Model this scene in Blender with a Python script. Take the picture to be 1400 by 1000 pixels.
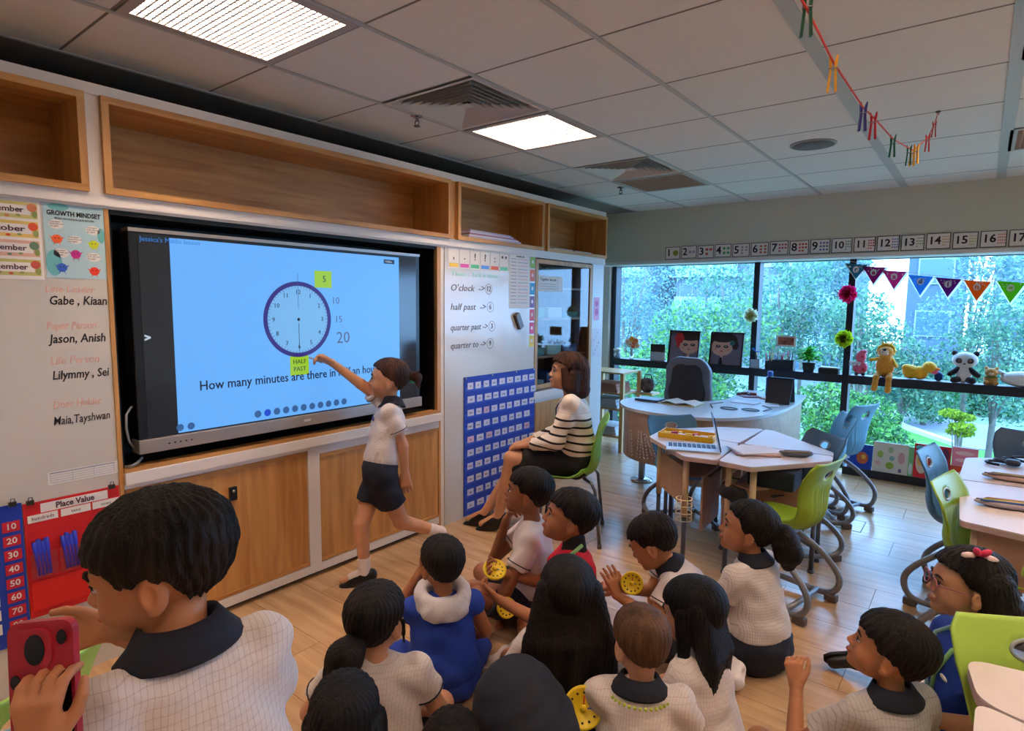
import bpy, bmesh, math, random
import numpy as np
from mathutils import Vector, Matrix, Euler
PI = math.pi
random.seed(7)
SC = bpy.context.scene
for o in list(bpy.data.objects): bpy.data.objects.remove(o)
COL = SC.collection

# ---------------------------------------------------------------- camera, world, lights, exposure
CAM = np.array([2.942, 0.0, 1.6])
cam_d = bpy.data.cameras.new('camera'); cam = bpy.data.objects.new('camera', cam_d); COL.objects.link(cam)
cam_d.sensor_width = 36.0; cam_d.lens = 817.25/1400*36.0; cam_d.clip_start = 0.02; cam_d.clip_end = 400
_R = np.array([[0.787, -0.073, 0.613], [0.617, 0.076, -0.783], [0.011, 0.994, 0.104]])
_u, _s, _v = np.linalg.svd(_R); _R = _u @ _v
cam.matrix_world = Matrix([[*_R[0], CAM[0]], [*_R[1], CAM[1]], [*_R[2], CAM[2]], [0, 0, 0, 1]])
SC.camera = cam

W = bpy.data.worlds.new('sky'); SC.world = W; W.use_nodes = True
bg = W.node_tree.nodes['Background']
bg.inputs['Color'].default_value = (0.45, 0.70, 1.0, 1); bg.inputs['Strength'].default_value = 6.2
SC.view_settings.view_transform = 'Standard'; SC.view_settings.look = 'None'
SC.view_settings.exposure = 1.1; SC.view_settings.gamma = 1.0; SC.view_settings.use_curve_mapping = False
PANEL_POWER = 27.0      # emission strength of the ceiling panels

# ---------------------------------------------------------------- helpers
def srgb(c):
    f = lambda v: (v/12.92 if v <= 0.04045 else ((v+0.055)/1.055)**2.4)
    return tuple(f(v/255.0) for v in c)
MATS = {}
def mat(name, rgb=(200,200,200), rough=0.5, metal=0.0, emit=0, spec=0.5, noise=0.0, nscale=20, bump=0.0, bscale=80, coat=0.0, sheen=0.0, stretch=None, c2=None, trans=0.0, alpha=1.0):
    if name in MATS: return MATS[name]
    m = bpy.data.materials.new(name); m.use_nodes = True; nt = m.node_tree; b = nt.nodes['Principled BSDF']
    c = srgb(rgb); b.inputs['Base Color'].default_value = (*c, 1)
    b.inputs['Roughness'].default_value = rough; b.inputs['Metallic'].default_value = metal
    b.inputs['Specular IOR Level'].default_value = spec
    b.inputs['Coat Weight'].default_value = coat; b.inputs['Sheen Weight'].default_value = sheen
    b.inputs['Transmission Weight'].default_value = trans; b.inputs['Alpha'].default_value = alpha
    if emit: b.inputs['Emission Color'].default_value = (*c, 1); b.inputs['Emission Strength'].default_value = emit
    if noise or bump or c2:
        tc = nt.nodes.new('ShaderNodeTexCoord'); mp = nt.nodes.new('ShaderNodeMapping')
        nt.links.new(tc.outputs['Object'], mp.inputs['Vector'])
        if stretch: mp.inputs['Scale'].default_value = stretch
    if noise or c2:
        n = nt.nodes.new('ShaderNodeTexNoise'); n.inputs['Scale'].default_value = nscale; n.inputs['Detail'].default_value = 4
        nt.links.new(mp.outputs[0], n.inputs['Vector'])
        cr = nt.nodes.new('ShaderNodeValToRGB'); cr.color_ramp.elements[0].position = .35; cr.color_ramp.elements[1].position = .65
        d = srgb(c2) if c2 else tuple(v*(1-noise) for v in c)
        cr.color_ramp.elements[0].color = (*d, 1); cr.color_ramp.elements[1].color = (*c, 1)
        nt.links.new(n.outputs['Fac'], cr.inputs[0]); nt.links.new(cr.outputs[0], b.inputs['Base Color'])
    if bump:
        n2 = nt.nodes.new('ShaderNodeTexNoise'); n2.inputs['Scale'].default_value = bscale; n2.inputs['Detail'].default_value = 3
        nt.links.new(mp.outputs[0], n2.inputs['Vector'])
        bp = nt.nodes.new('ShaderNodeBump'); bp.inputs['Strength'].default_value = bump; bp.inputs['Distance'].default_value = 0.01
        nt.links.new(n2.outputs['Fac'], bp.inputs['Height']); nt.links.new(bp.outputs[0], b.inputs['Normal'])
    MATS[name] = m; return m

def translucent(m, k=.45):
    nt=m.node_tree; b=nt.nodes['Principled BSDF']; t=nt.nodes.new('ShaderNodeBsdfTranslucent'); t.inputs[0].default_value=b.inputs['Base Color'].default_value; mx=nt.nodes.new('ShaderNodeMixShader'); mx.inputs[0].default_value=k
    nt.links.new(b.outputs[0],mx.inputs[1]); nt.links.new(t.outputs[0],mx.inputs[2]); nt.links.new(mx.outputs[0],nt.nodes['Material Output'].inputs[0]); return m

def wood(name, c1, c2, axis='z', rough=0.45, scale=1.0):
    """oak laminate; grain runs along the given local axis"""
    if name in MATS: return MATS[name]
    m = bpy.data.materials.new(name); m.use_nodes = True; nt = m.node_tree; b = nt.nodes['Principled BSDF']
    tc = nt.nodes.new('ShaderNodeTexCoord'); mp = nt.nodes.new('ShaderNodeMapping'); nt.links.new(tc.outputs['Object'], mp.inputs['Vector'])
    st = {'x': (1.2, 14, 14), 'y': (14, 1.2, 14), 'z': (14, 14, 1.2)}[axis]; mp.inputs['Scale'].default_value = tuple(v*scale for v in st)
    n = nt.nodes.new('ShaderNodeTexNoise'); n.inputs['Scale'].default_value = 1.6; n.inputs['Detail'].default_value = 6; n.inputs['Distortion'].default_value = 0.7
    nt.links.new(mp.outputs[0], n.inputs['Vector'])
    cr = nt.nodes.new('ShaderNodeValToRGB'); cr.color_ramp.elements[0].position = .3; cr.color_ramp.elements[1].position = .72
    cr.color_ramp.elements[0].color = (*srgb(c2), 1); cr.color_ramp.elements[1].color = (*srgb(c1), 1)
    nt.links.new(n.outputs['Fac'], cr.inputs[0]); nt.links.new(cr.outputs[0], b.inputs['Base Color'])
    b.inputs['Roughness'].default_value = rough
    bp = nt.nodes.new('ShaderNodeBump'); bp.inputs['Strength'].default_value = .08; bp.inputs['Distance'].default_value = .005
    nt.links.new(n.outputs['Fac'], bp.inputs['Height']); nt.links.new(bp.outputs[0], b.inputs['Normal'])
    MATS[name] = m; return m

class MB:
    """collects simple shapes into one mesh; every face keeps a material slot"""
    def __init__(s): s.v = []; s.f = []; s.mi = []; s.ms = []; s.sm = []
    def slot(s, m):
        if m not in s.ms: s.ms.append(m)
        return s.ms.index(m)
    def add(s, vs, fs, m, smooth=False):
        b = len(s.v); s.v += [tuple(map(float, v)) for v in vs]; k = s.slot(m)
        for f in fs: s.f.append([b+i for i in f]); s.mi.append(k); s.sm.append(smooth)
        return s
    def box(s, lo, hi, m, R=None, o=(0,0,0), bev=0.0):
        x0,y0,z0 = [min(a,b) for a,b in zip(lo,hi)]; x1,y1,z1 = [max(a,b) for a,b in zip(lo,hi)]
        if bev > 0:
            bm = bmesh.new(); bmesh.ops.create_cube(bm, size=1)
            for v in bm.verts: v.co = Vector(((x0+x1)/2+v.co.x*(x1-x0), (y0+y1)/2+v.co.y*(y1-y0), (z0+z1)/2+v.co.z*(z1-z0)))
            bmesh.ops.bevel(bm, geom=list(bm.edges), offset=bev, segments=2, affect='EDGES', profile=.6)
            vs = [v.co.copy() for v in bm.verts]; fs = [[v.index for v in f.verts] for f in bm.faces]; bm.free()
        else:
            vs = [Vector(p) for p in [(x0,y0,z0),(x1,y0,z0),(x1,y1,z0),(x0,y1,z0),(x0,y0,z1),(x1,y0,z1),(x1,y1,z1),(x0,y1,z1)]]
            fs = [(0,3,2,1),(4,5,6,7),(0,1,5,4),(1,2,6,5),(2,3,7,6),(3,0,4,7)]
        if R is not None: vs = [R @ v for v in vs]
        vs = [v + Vector(o) for v in vs]
        return s.add(vs, fs, m)
    def prism(s, poly, z0, z1, m, tf=None):
        n = len(poly); vs = [Vector((p[0],p[1],z0)) for p in poly]+[Vector((p[0],p[1],z1)) for p in poly]
        if tf: vs = [tf(v) for v in vs]
        fs = [tuple(range(n-1,-1,-1)), tuple(range(n,2*n))]+[(i,(i+1)%n,n+(i+1)%n,n+i) for i in range(n)]
        return s.add(vs, fs, m)
    def tube(s, pts, r, m, n=8, cap=True):
        pts = [Vector(p) for p in pts]; rs = r if isinstance(r,(list,tuple)) else [r]*len(pts)
        vs=[]; fs=[]; up=None
        for i,p in enumerate(pts):
            t = (pts[min(i+1,len(pts)-1)]-pts[max(i-1,0)]).normalized()
            if up is None:
                a = Vector((0,0,1)) if abs(t.z)<.9 else Vector((1,0,0)); up = (a - t*a.dot(t)).normalized()
            else: up = (up - t*up.dot(t)).normalized()
            w = t.cross(up)
            for k in range(n):
                an = 2*PI*k/n; vs.append(p+up*math.cos(an)*rs[i]+w*math.sin(an)*rs[i])
        for i in range(len(pts)-1):
            for k in range(n): fs.append((i*n+k, i*n+(k+1)%n, (i+1)*n+(k+1)%n, (i+1)*n+k))
        if cap: fs.append(tuple(range(n-1,-1,-1))); fs.append(tuple((len(pts)-1)*n+k for k in range(n)))
        return s.add(vs, fs, m, True)
    def lathe(s, prof, m, n=20, o=(0,0,0), R=None, cap=True):
        vs=[]; fs=[]
        for r,z in prof:
            for k in range(n):
                a=2*PI*k/n; v=Vector((r*math.cos(a), r*math.sin(a), z)); v = (R@v if R is not None else v)+Vector(o); vs.append(v)
        for i in range(len(prof)-1):
            for k in range(n): fs.append((i*n+k, i*n+(k+1)%n, (i+1)*n+(k+1)%n, (i+1)*n+k))
        if cap: fs.append(tuple(range(n-1,-1,-1))); fs.append(tuple((len(prof)-1)*n+k for k in range(n)))
        return s.add(vs, fs, m, True)
    def ball(s, c, r, m, n=12, R=None):
        r = r if isinstance(r,(list,tuple)) else (r,r,r); k=max(6,n//2+1); prof=[]; vs=[]; fs=[]
        for i in range(k+1):
            t = PI*i/k
            for j in range(n):
                a = 2*PI*j/n; v = Vector((r[0]*math.sin(t)*math.cos(a), r[1]*math.sin(t)*math.sin(a), r[2]*math.cos(t)))
                vs.append((R@v if R is not None else v)+Vector(c))
        for i in range(k):
            for j in range(n): fs.append((i*n+j,(i+1)*n+j,(i+1)*n+(j+1)%n,i*n+(j+1)%n))
        return s.add(vs, fs, m, True)
    def build(s, name, parent=None, local=False):
        me = bpy.data.meshes.new(name)
        o = np.zeros(3)
        me.from_pydata(s.v, [], s.f)
        for m in s.ms: me.materials.append(m)
        me.polygons.foreach_set('material_index', s.mi); me.polygons.foreach_set('use_smooth', s.sm)
        me.update(); ob = bpy.data.objects.new(name, me); COL.objects.link(ob)
        if parent:
            ob.parent = parent
            if not local: me.transform(parent.matrix_basis.inverted())
        return ob

def tag(o, label=None, cat=None, group=None, kind=None):
    if label: o['label'] = label
    if cat: o['category'] = cat
    if group: o['group'] = group
    if kind: o['kind'] = kind
    return o
def empty(name, loc, label=None, cat=None, rz=0, group=None):
    o = bpy.data.objects.new(name, None); COL.objects.link(o); o.empty_display_size = .1
    o.matrix_basis = Matrix.Translation(Vector(loc)) @ Matrix.Rotation(rz, 4, 'Z')
    return tag(o, label, cat, group)
def bx(name, lo, hi, m, parent=None, bev=0.0, R=None, o=(0,0,0)):
    return MB().box(lo, hi, m, R, o, bev).build(name, parent)
def struct(name, mb): return tag(mb.build(name), kind='structure')
def copy_tree(o, parent=None):
    c = o.copy(); COL.objects.link(c)
    if parent: c.parent = parent
    for ch in [x for x in list(o.children)]: copy_tree(ch, c)
    return c
def text(name, body, size, loc, m, parent, face='x', align='LEFT', shear=0.0, depth=0.0006, bold=0.0, rot=0.0, wid=None):
    """flat lettering; face 'x' reads on a plane facing +x, 'z' lies on a horizontal plane, '-y' faces the room from the window side"""
    cu = bpy.data.curves.new(name, 'FONT'); cu.body = body; cu.size = size; cu.align_x = align; cu.align_y = 'CENTER'
    cu.extrude = depth; cu.shear = shear; cu.offset = bold; cu.resolution_u = 2
    tmp = bpy.data.objects.new(name, cu); COL.objects.link(tmp)
    dg = bpy.context.evaluated_depsgraph_get(); dg.update()
    me = bpy.data.meshes.new_from_object(tmp.evaluated_get(dg)); bpy.data.objects.remove(tmp); bpy.data.curves.remove(cu)
    if wid and len(me.vertices):
        xs = [v.co.x for v in me.vertices]; k = wid/max(1e-6, max(xs)-min(xs)); me.transform(Matrix.Diagonal((k,1,1,1)))
    me.materials.clear(); me.materials.append(m)
    E = {'x': Euler((PI/2,0,PI/2)), 'z': Euler((0,0,0)), '-y': Euler((PI/2,0,0))}[face].to_matrix().to_4x4()
    me.transform(Matrix.Translation(Vector(loc)) @ E @ Matrix.Rotation(rot,4,'Z'))
    me.name = name
    ob = bpy.data.objects.new(name, me); COL.objects.link(ob)
    if parent: ob.parent = parent; me.transform(parent.matrix_basis.inverted())
    return ob
# ---------------------------------------------------------------- implicit surfaces for people, hair and clothes
def V3(*a): return np.array(a, float)
class Field:
    def __init__(s, h): s.h = h; s.p = []
    def cone(s, a, b, ra, rb=None, k=.02, op='+', cuts=()): s.p.append(('c', V3(*a), V3(*b), ra, ra if rb is None else rb, k, op, cuts)); return s
    def ell(s, c, r, R=None, k=.02, op='+', cuts=()):
        r = V3(*(r if hasattr(r,'__len__') else (r,r,r))); s.p.append(('e', V3(*c), r, np.eye(3) if R is None else np.array(R), None, k, op, cuts)); return s
    def run(s, post=None):
        lo = np.full(3, 1e9); hi = -lo
        for q in s.p:
            if q[6] != '+': continue
            if q[0]=='c': pts=[q[1]-q[3],q[1]+q[3],q[2]-q[4],q[2]+q[4]]
            else: rr=np.sqrt(((q[3]*q[2][None,:])**2).sum(1)); pts=[q[1]-rr,q[1]+rr]
            for p in pts: lo=np.minimum(lo,p); hi=np.maximum(hi,p)
        h=s.h; lo=lo-3*h-.012; hi=hi+3*h+.012; n=np.ceil((hi-lo)/h).astype(int)+1
        ax=[lo[i]+h*np.arange(n[i]) for i in range(3)]
        D=np.full(n, .5, np.float32)
        for q in s.p:
            k=max(q[5],1e-5); m=k+2*h+.01
            if q[0]=='c': l=np.minimum(q[1]-q[3],q[2]-q[4])-m; u=np.maximum(q[1]+q[3],q[2]+q[4])+m
            else: rr=np.sqrt(((q[3]*q[2][None,:])**2).sum(1)); l=q[1]-rr-m; u=q[1]+rr+m
            i0=np.clip(np.floor((l-lo)/h).astype(int),0,n); i1=np.clip(np.ceil((u-lo)/h).astype(int)+1,0,n)
            if (i1<=i0).any(): continue
            X=ax[0][i0[0]:i1[0]][:,None,None]; Y=ax[1][i0[1]:i1[1]][None,:,None]; Z=ax[2][i0[2]:i1[2]][None,None,:]
            if q[0]=='c':
                a,b=q[1],q[2]; ab=b-a; L=max(ab@ab,1e-9)
                t=np.clip(((X-a[0])*ab[0]+(Y-a[1])*ab[1]+(Z-a[2])*ab[2])/L,0,1)
                d=np.sqrt((X-a[0]-t*ab[0])**2+(Y-a[1]-t*ab[1])**2+(Z-a[2]-t*ab[2])**2)-(q[3]+(q[4]-q[3])*t)
            else:
                c,r,R=q[1],q[2],q[3]; x=X-c[0];y=Y-c[1];z=Z-c[2]
                U=[(R[0,i]*x+R[1,i]*y+R[2,i]*z) for i in range(3)]
                k0=np.sqrt(sum((U[i]/r[i])**2 for i in range(3))); k1=np.sqrt(sum((U[i]/r[i]**2)**2 for i in range(3)))
                d=k0*(k0-1)/np.maximum(k1,1e-6)
            for (pt,nn) in q[7]:
                d=np.maximum(d,(X-pt[0])*nn[0]+(Y-pt[1])*nn[1]+(Z-pt[2])*nn[2])
            S=D[i0[0]:i1[0],i0[1]:i1[1],i0[2]:i1[2]]
            if q[6]=='+':
                w=np.clip(.5+.5*(S-d)/k,0,1); S[...]=S*(1-w)+d*w-k*w*(1-w)
            else:
                d=-d; w=np.clip(.5+.5*(d-S)/k,0,1); S[...]=S*(1-w)+d*w+k*w*(1-w)
        if post is not None:
            D=post(D,ax[0][:,None,None],ax[1][None,:,None],ax[2][None,None,:]).astype(np.float32)
        D[0]=D[-1]=.1; D[:,0]=D[:,-1]=.1; D[:,:,0]=D[:,:,-1]=.1
        return nets(D,lo,h)
def nets(D,lo,h):
    ins=D<0; n=np.array(D.shape)
    cs=[D[dx:n[0]-1+dx,dy:n[1]-1+dy,dz:n[2]-1+dz] for dx in(0,1) for dy in(0,1) for dz in(0,1)]
    cnt=sum((c<0).astype(np.int8) for c in cs); act=(cnt>0)&(cnt<8)
    idx=np.full(act.shape,-1,np.int64); I=np.argwhere(act); idx[act]=np.arange(len(I))
    vals=np.stack([c[act] for c in cs],1); off=np.array([(dx,dy,dz) for dx in(0,1) for dy in(0,1) for dz in(0,1)],float)
    acc=np.zeros((len(I),3)); w=np.zeros(len(I))
    for a in range(8):
        for b in range(a+1,8):
            if abs(off[a]-off[b]).sum()!=1: continue
            m=(vals[:,a]<0)!=(vals[:,b]<0); t=vals[:,a]/np.where(m,vals[:,a]-vals[:,b],1)
            acc+=np.where(m[:,None],off[a]+(off[b]-off[a])*t[:,None],0); w+=m
    P=lo+h*(I+acc/np.maximum(w,1)[:,None]); F=[]
    for ax in range(3):
        sl0=[slice(None)]*3; sl1=[slice(None)]*3; sl0[ax]=slice(0,-1); sl1[ax]=slice(1,None)
        a=ins[tuple(sl0)]; b=ins[tuple(sl1)]; u,v=(ax+1)%3,(ax+2)%3
        for flip,mm in ((0,a&~b),(1,~a&b)):
            e=np.argwhere(mm); e=e[(e[:,u]>0)&(e[:,v]>0)&(e[:,u]<n[u]-1)&(e[:,v]<n[v]-1)]
            if not len(e): continue
            def g(du,dv):
                q=e.copy(); q[:,u]-=du; q[:,v]-=dv; return idx[q[:,0],q[:,1],q[:,2]]
            Q=np.stack([g(1,1),g(0,1),g(0,0),g(1,0)],1)
            if flip: Q=Q[:,::-1]
            F.append(Q)
    F=np.concatenate(F); F=F[(F>=0).all(1)]
    return P,F
def mesh_np(name,parts,mats,parent):
    """parts: list of (verts, quads, slot)"""
    vs=[];fs=[];mi=[];b=0
    for P,F,k in parts: vs.append(P);fs.append(F+b);mi.append(np.full(len(F),k));b+=len(P)
    P=np.concatenate(vs);F=np.concatenate(fs);mi=np.concatenate(mi)
    me=bpy.data.meshes.new(name); me.vertices.add(len(P)); me.vertices.foreach_set('co',P.astype(np.float32).ravel())
    me.loops.add(F.size); me.loops.foreach_set('vertex_index',F.astype(np.int32).ravel())
    me.polygons.add(len(F)); me.polygons.foreach_set('loop_start',(np.arange(len(F))*4).astype(np.int32)); me.polygons.foreach_set('loop_total',np.full(len(F),4,np.int32))
    for m in mats: me.materials.append(m)
    me.polygons.foreach_set('material_index',mi.astype(np.int32)); me.polygons.foreach_set('use_smooth',np.ones(len(F),bool))
    me.update(calc_edges=True); me.validate()
    ob=bpy.data.objects.new(name,me); COL.objects.link(ob)
    if parent: ob.parent=parent
    return ob
def unit(v): v=V3(*v); return v/max(np.linalg.norm(v),1e-9)
def frame(f,up):
    f=unit(f); l=unit(np.cross(up,f)); u=np.cross(f,l); return np.stack([f,l,u],1)   # columns forward, left, up

def skin_mat(name,rgb):
    if name in MATS: return MATS[name]
    m=mat(name,rgb,rough=.5,spec=.35,noise=.10,nscale=18,bump=.05,bscale=300)
    b=m.node_tree.nodes['Principled BSDF']; b.inputs['Subsurface Weight'].default_value=.08; b.inputs['Subsurface Radius'].default_value=(.02,.008,.004); b.inputs['Subsurface Scale'].default_value=.5
    return m
def plaid(name,base,line,per=.0125,w=.16):
    """woven white shirting with fine grid lines, following the body frame"""
    if name in MATS: return MATS[name]
    m=bpy.data.materials.new(name); m.use_nodes=True; nt=m.node_tree; b=nt.nodes['Principled BSDF']; N=nt.nodes.new; L=nt.links.new
    tc=N('ShaderNodeTexCoord'); ns=N('ShaderNodeTexNoise'); ns.inputs['Scale'].default_value=9; L(tc.outputs['Object'],ns.inputs['Vector'])
    ad=N('ShaderNodeVectorMath'); ad.operation='MULTIPLY_ADD'; ad.inputs[1].default_value=(.02,.02,.02); L(ns.outputs['Color'],ad.inputs[0]); L(tc.outputs['Object'],ad.inputs[2])
    sp=N('ShaderNodeSeparateXYZ'); L(ad.outputs[0],sp.inputs[0])
    def line_on(out,p,ww):
        a=N('ShaderNodeMath'); a.operation='DIVIDE'; a.inputs[1].default_value=p; L(out,a.inputs[0])
        f=N('ShaderNodeMath'); f.operation='FRACT'; L(a.outputs[0],f.inputs[0])
        c=N('ShaderNodeMath'); c.operation='LESS_THAN'; c.inputs[1].default_value=ww; L(f.outputs[0],c.inputs[0]); return c.outputs[0]
    xy=N('ShaderNodeMath'); xy.operation='MULTIPLY_ADD'; xy.inputs[1].default_value=.35; L(sp.outputs['X'],xy.inputs[0]); L(sp.outputs['Y'],xy.inputs[2])
    l1=line_on(sp.outputs['Z'],per*1.5,w*.8); l2=line_on(xy.outputs[0],per,w)
    mx=N('ShaderNodeMath'); mx.operation='MULTIPLY_ADD'; mx.inputs[1].default_value=.45; L(l1,mx.inputs[0])
    m2=N('ShaderNodeMath'); m2.operation='MULTIPLY'; m2.inputs[1].default_value=.6; L(l2,m2.inputs[0]); L(m2.outputs[0],mx.inputs[2])
    mc=N('ShaderNodeMix'); mc.data_type='RGBA'; mc.inputs['A'].default_value=(*srgb(base),1); mc.inputs['B'].default_value=(*srgb(line),1)
    L(mx.outputs[0],mc.inputs['Factor']); L(mc.outputs['Result'],b.inputs['Base Color'])
    b.inputs['Roughness'].default_value=.85; b.inputs['Sheen Weight'].default_value=.1
    bp=N('ShaderNodeBump'); bp.inputs['Strength'].default_value=.35; bp.inputs['Distance'].default_value=.02
    n3=N('ShaderNodeTexNoise'); n3.inputs['Scale'].default_value=14; n3.inputs['Detail'].default_value=3; L(tc.outputs['Object'],n3.inputs['Vector']); L(n3.outputs['Fac'],bp.inputs['Height']); L(bp.outputs[0],b.inputs['Normal'])
    MATS[name]=m; return m
def hair_mat(name,rgb,rgb2):
    if name in MATS: return MATS[name]
    m=mat(name,rgb2,rough=.55,spec=.22,noise=.5,nscale=5,bump=.7,bscale=60,stretch=(4,4,.6),c2=rgb); return m

def head_prims(F,O,R,s,sk=1.0,ears=True,open_mouth=False):
    def L(x,y,z): return O+R@(V3(x,y,z)*s)
    def E(c,r,k=.02,op='+',Rr=None): F.ell(L(*c),V3(*r)*s,R if Rr is None else Rr,k*s,op)
    E((-.012,0,.022),(.094,.073,.082)); E((.03,0,.02),(.054,.061,.055)); E((.028,0,-.03),(.056,.056,.062)); E((.03,0,-.066),(.045,.041,.036))
    E((.069,0,-.084),(.017,.02,.014),.022)
    for t in (-1,1):
        E((.050,t*.034,-.034),(.028,.026,.03),.02); E((.074,t*.024,.017),(.012,.022,.008),.014)
        E((.104,t*.031,.001),(.018,.016,.012),.012,'-')
    F.cone(L(.080,0,.002),L(.097,0,-.026),.006*s,.0095*s,.012*s)
    for t in (-1,1): E((.089,t*.0095,-.030),(.009,.007,.007),.007)
    E((.084,0,-.051),(.0105,.020,.0055),.006); E((.081,0,-.0635),(.0105,.017,.0065),.006)
    if open_mouth: E((.094,0,-.0575),(.014,.012,.0055),.004,'-')
    if ears:
        for t in (-1,1):
            a=.35*t; Q=R@np.array([[math.cos(a),-math.sin(a),0],[math.sin(a),math.cos(a),0],[0,0,1]])
            E((-.008,t*.075,-.012),(.019,.009,.030),.008,Rr=Q); E((-.004,t*.086,-.010),(.010,.007,.017),.004,'-',Rr=Q)
            E((-.002,t*.072,-.036),(.010,.008,.010),.006)
def hand_prims(F,w,d,n,side,s,curl=.5,spread=.12,point=False,thumb=.6):
    """w wrist, d direction to the knuckles, n palm normal; side +1 left hand"""
    d=unit(d); n=unit(np.array(n)-d*np.dot(n,d)); t=np.cross(n,d)*side     # t: towards the thumb
    P=lambda a,b,c: w+(d*a+t*b+n*c)*s
    for i,b in enumerate((-.022,-.008,.007,.020)): F.cone(P(.004,b*.55,0),P(.062,b,0),.0125*s,.0105*s,.010*s)
    for i,(b,ln) in enumerate(((-.025,.046),(-.0085,.056),(.0085,.060),(.025,.055))[::1]):
        c=curl if not (point and i==3) else .05
        a1=c*.9; a2=c*1.9; a3=c*2.6; sp=spread*(i-1.5)*.5
        def dr(a): return d*math.cos(a)*math.cos(sp)+t*math.sin(sp)+n*math.sin(a)
        p0=P(.064,b,0); p1=p0+dr(a1)*ln*.45*s; p2=p1+dr(a2)*ln*.32*s; p3=p2+dr(a3)*ln*.25*s
        F.cone(p0,p1,.0082*s,.0074*s,.004*s); F.cone(p1,p2,.0074*s,.0068*s,.002*s); F.cone(p2,p3,.0068*s,.0058*s,.002*s)
    p0=P(.018,.020,.004); p1=P(.042,.020+.026*thumb,.012); p2=p1+(d*.8+t*.35*thumb+n*.3*curl)*.026*s; p3=p2+(d*.9+n*.5*curl)*.018*s
    F.cone(p0,p1,.012*s,.009*s,.008*s); F.cone(p1,p2,.009*s,.0078*s,.002*s); F.cone(p2,p3,.0078*s,.0062*s,.002*s)

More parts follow.
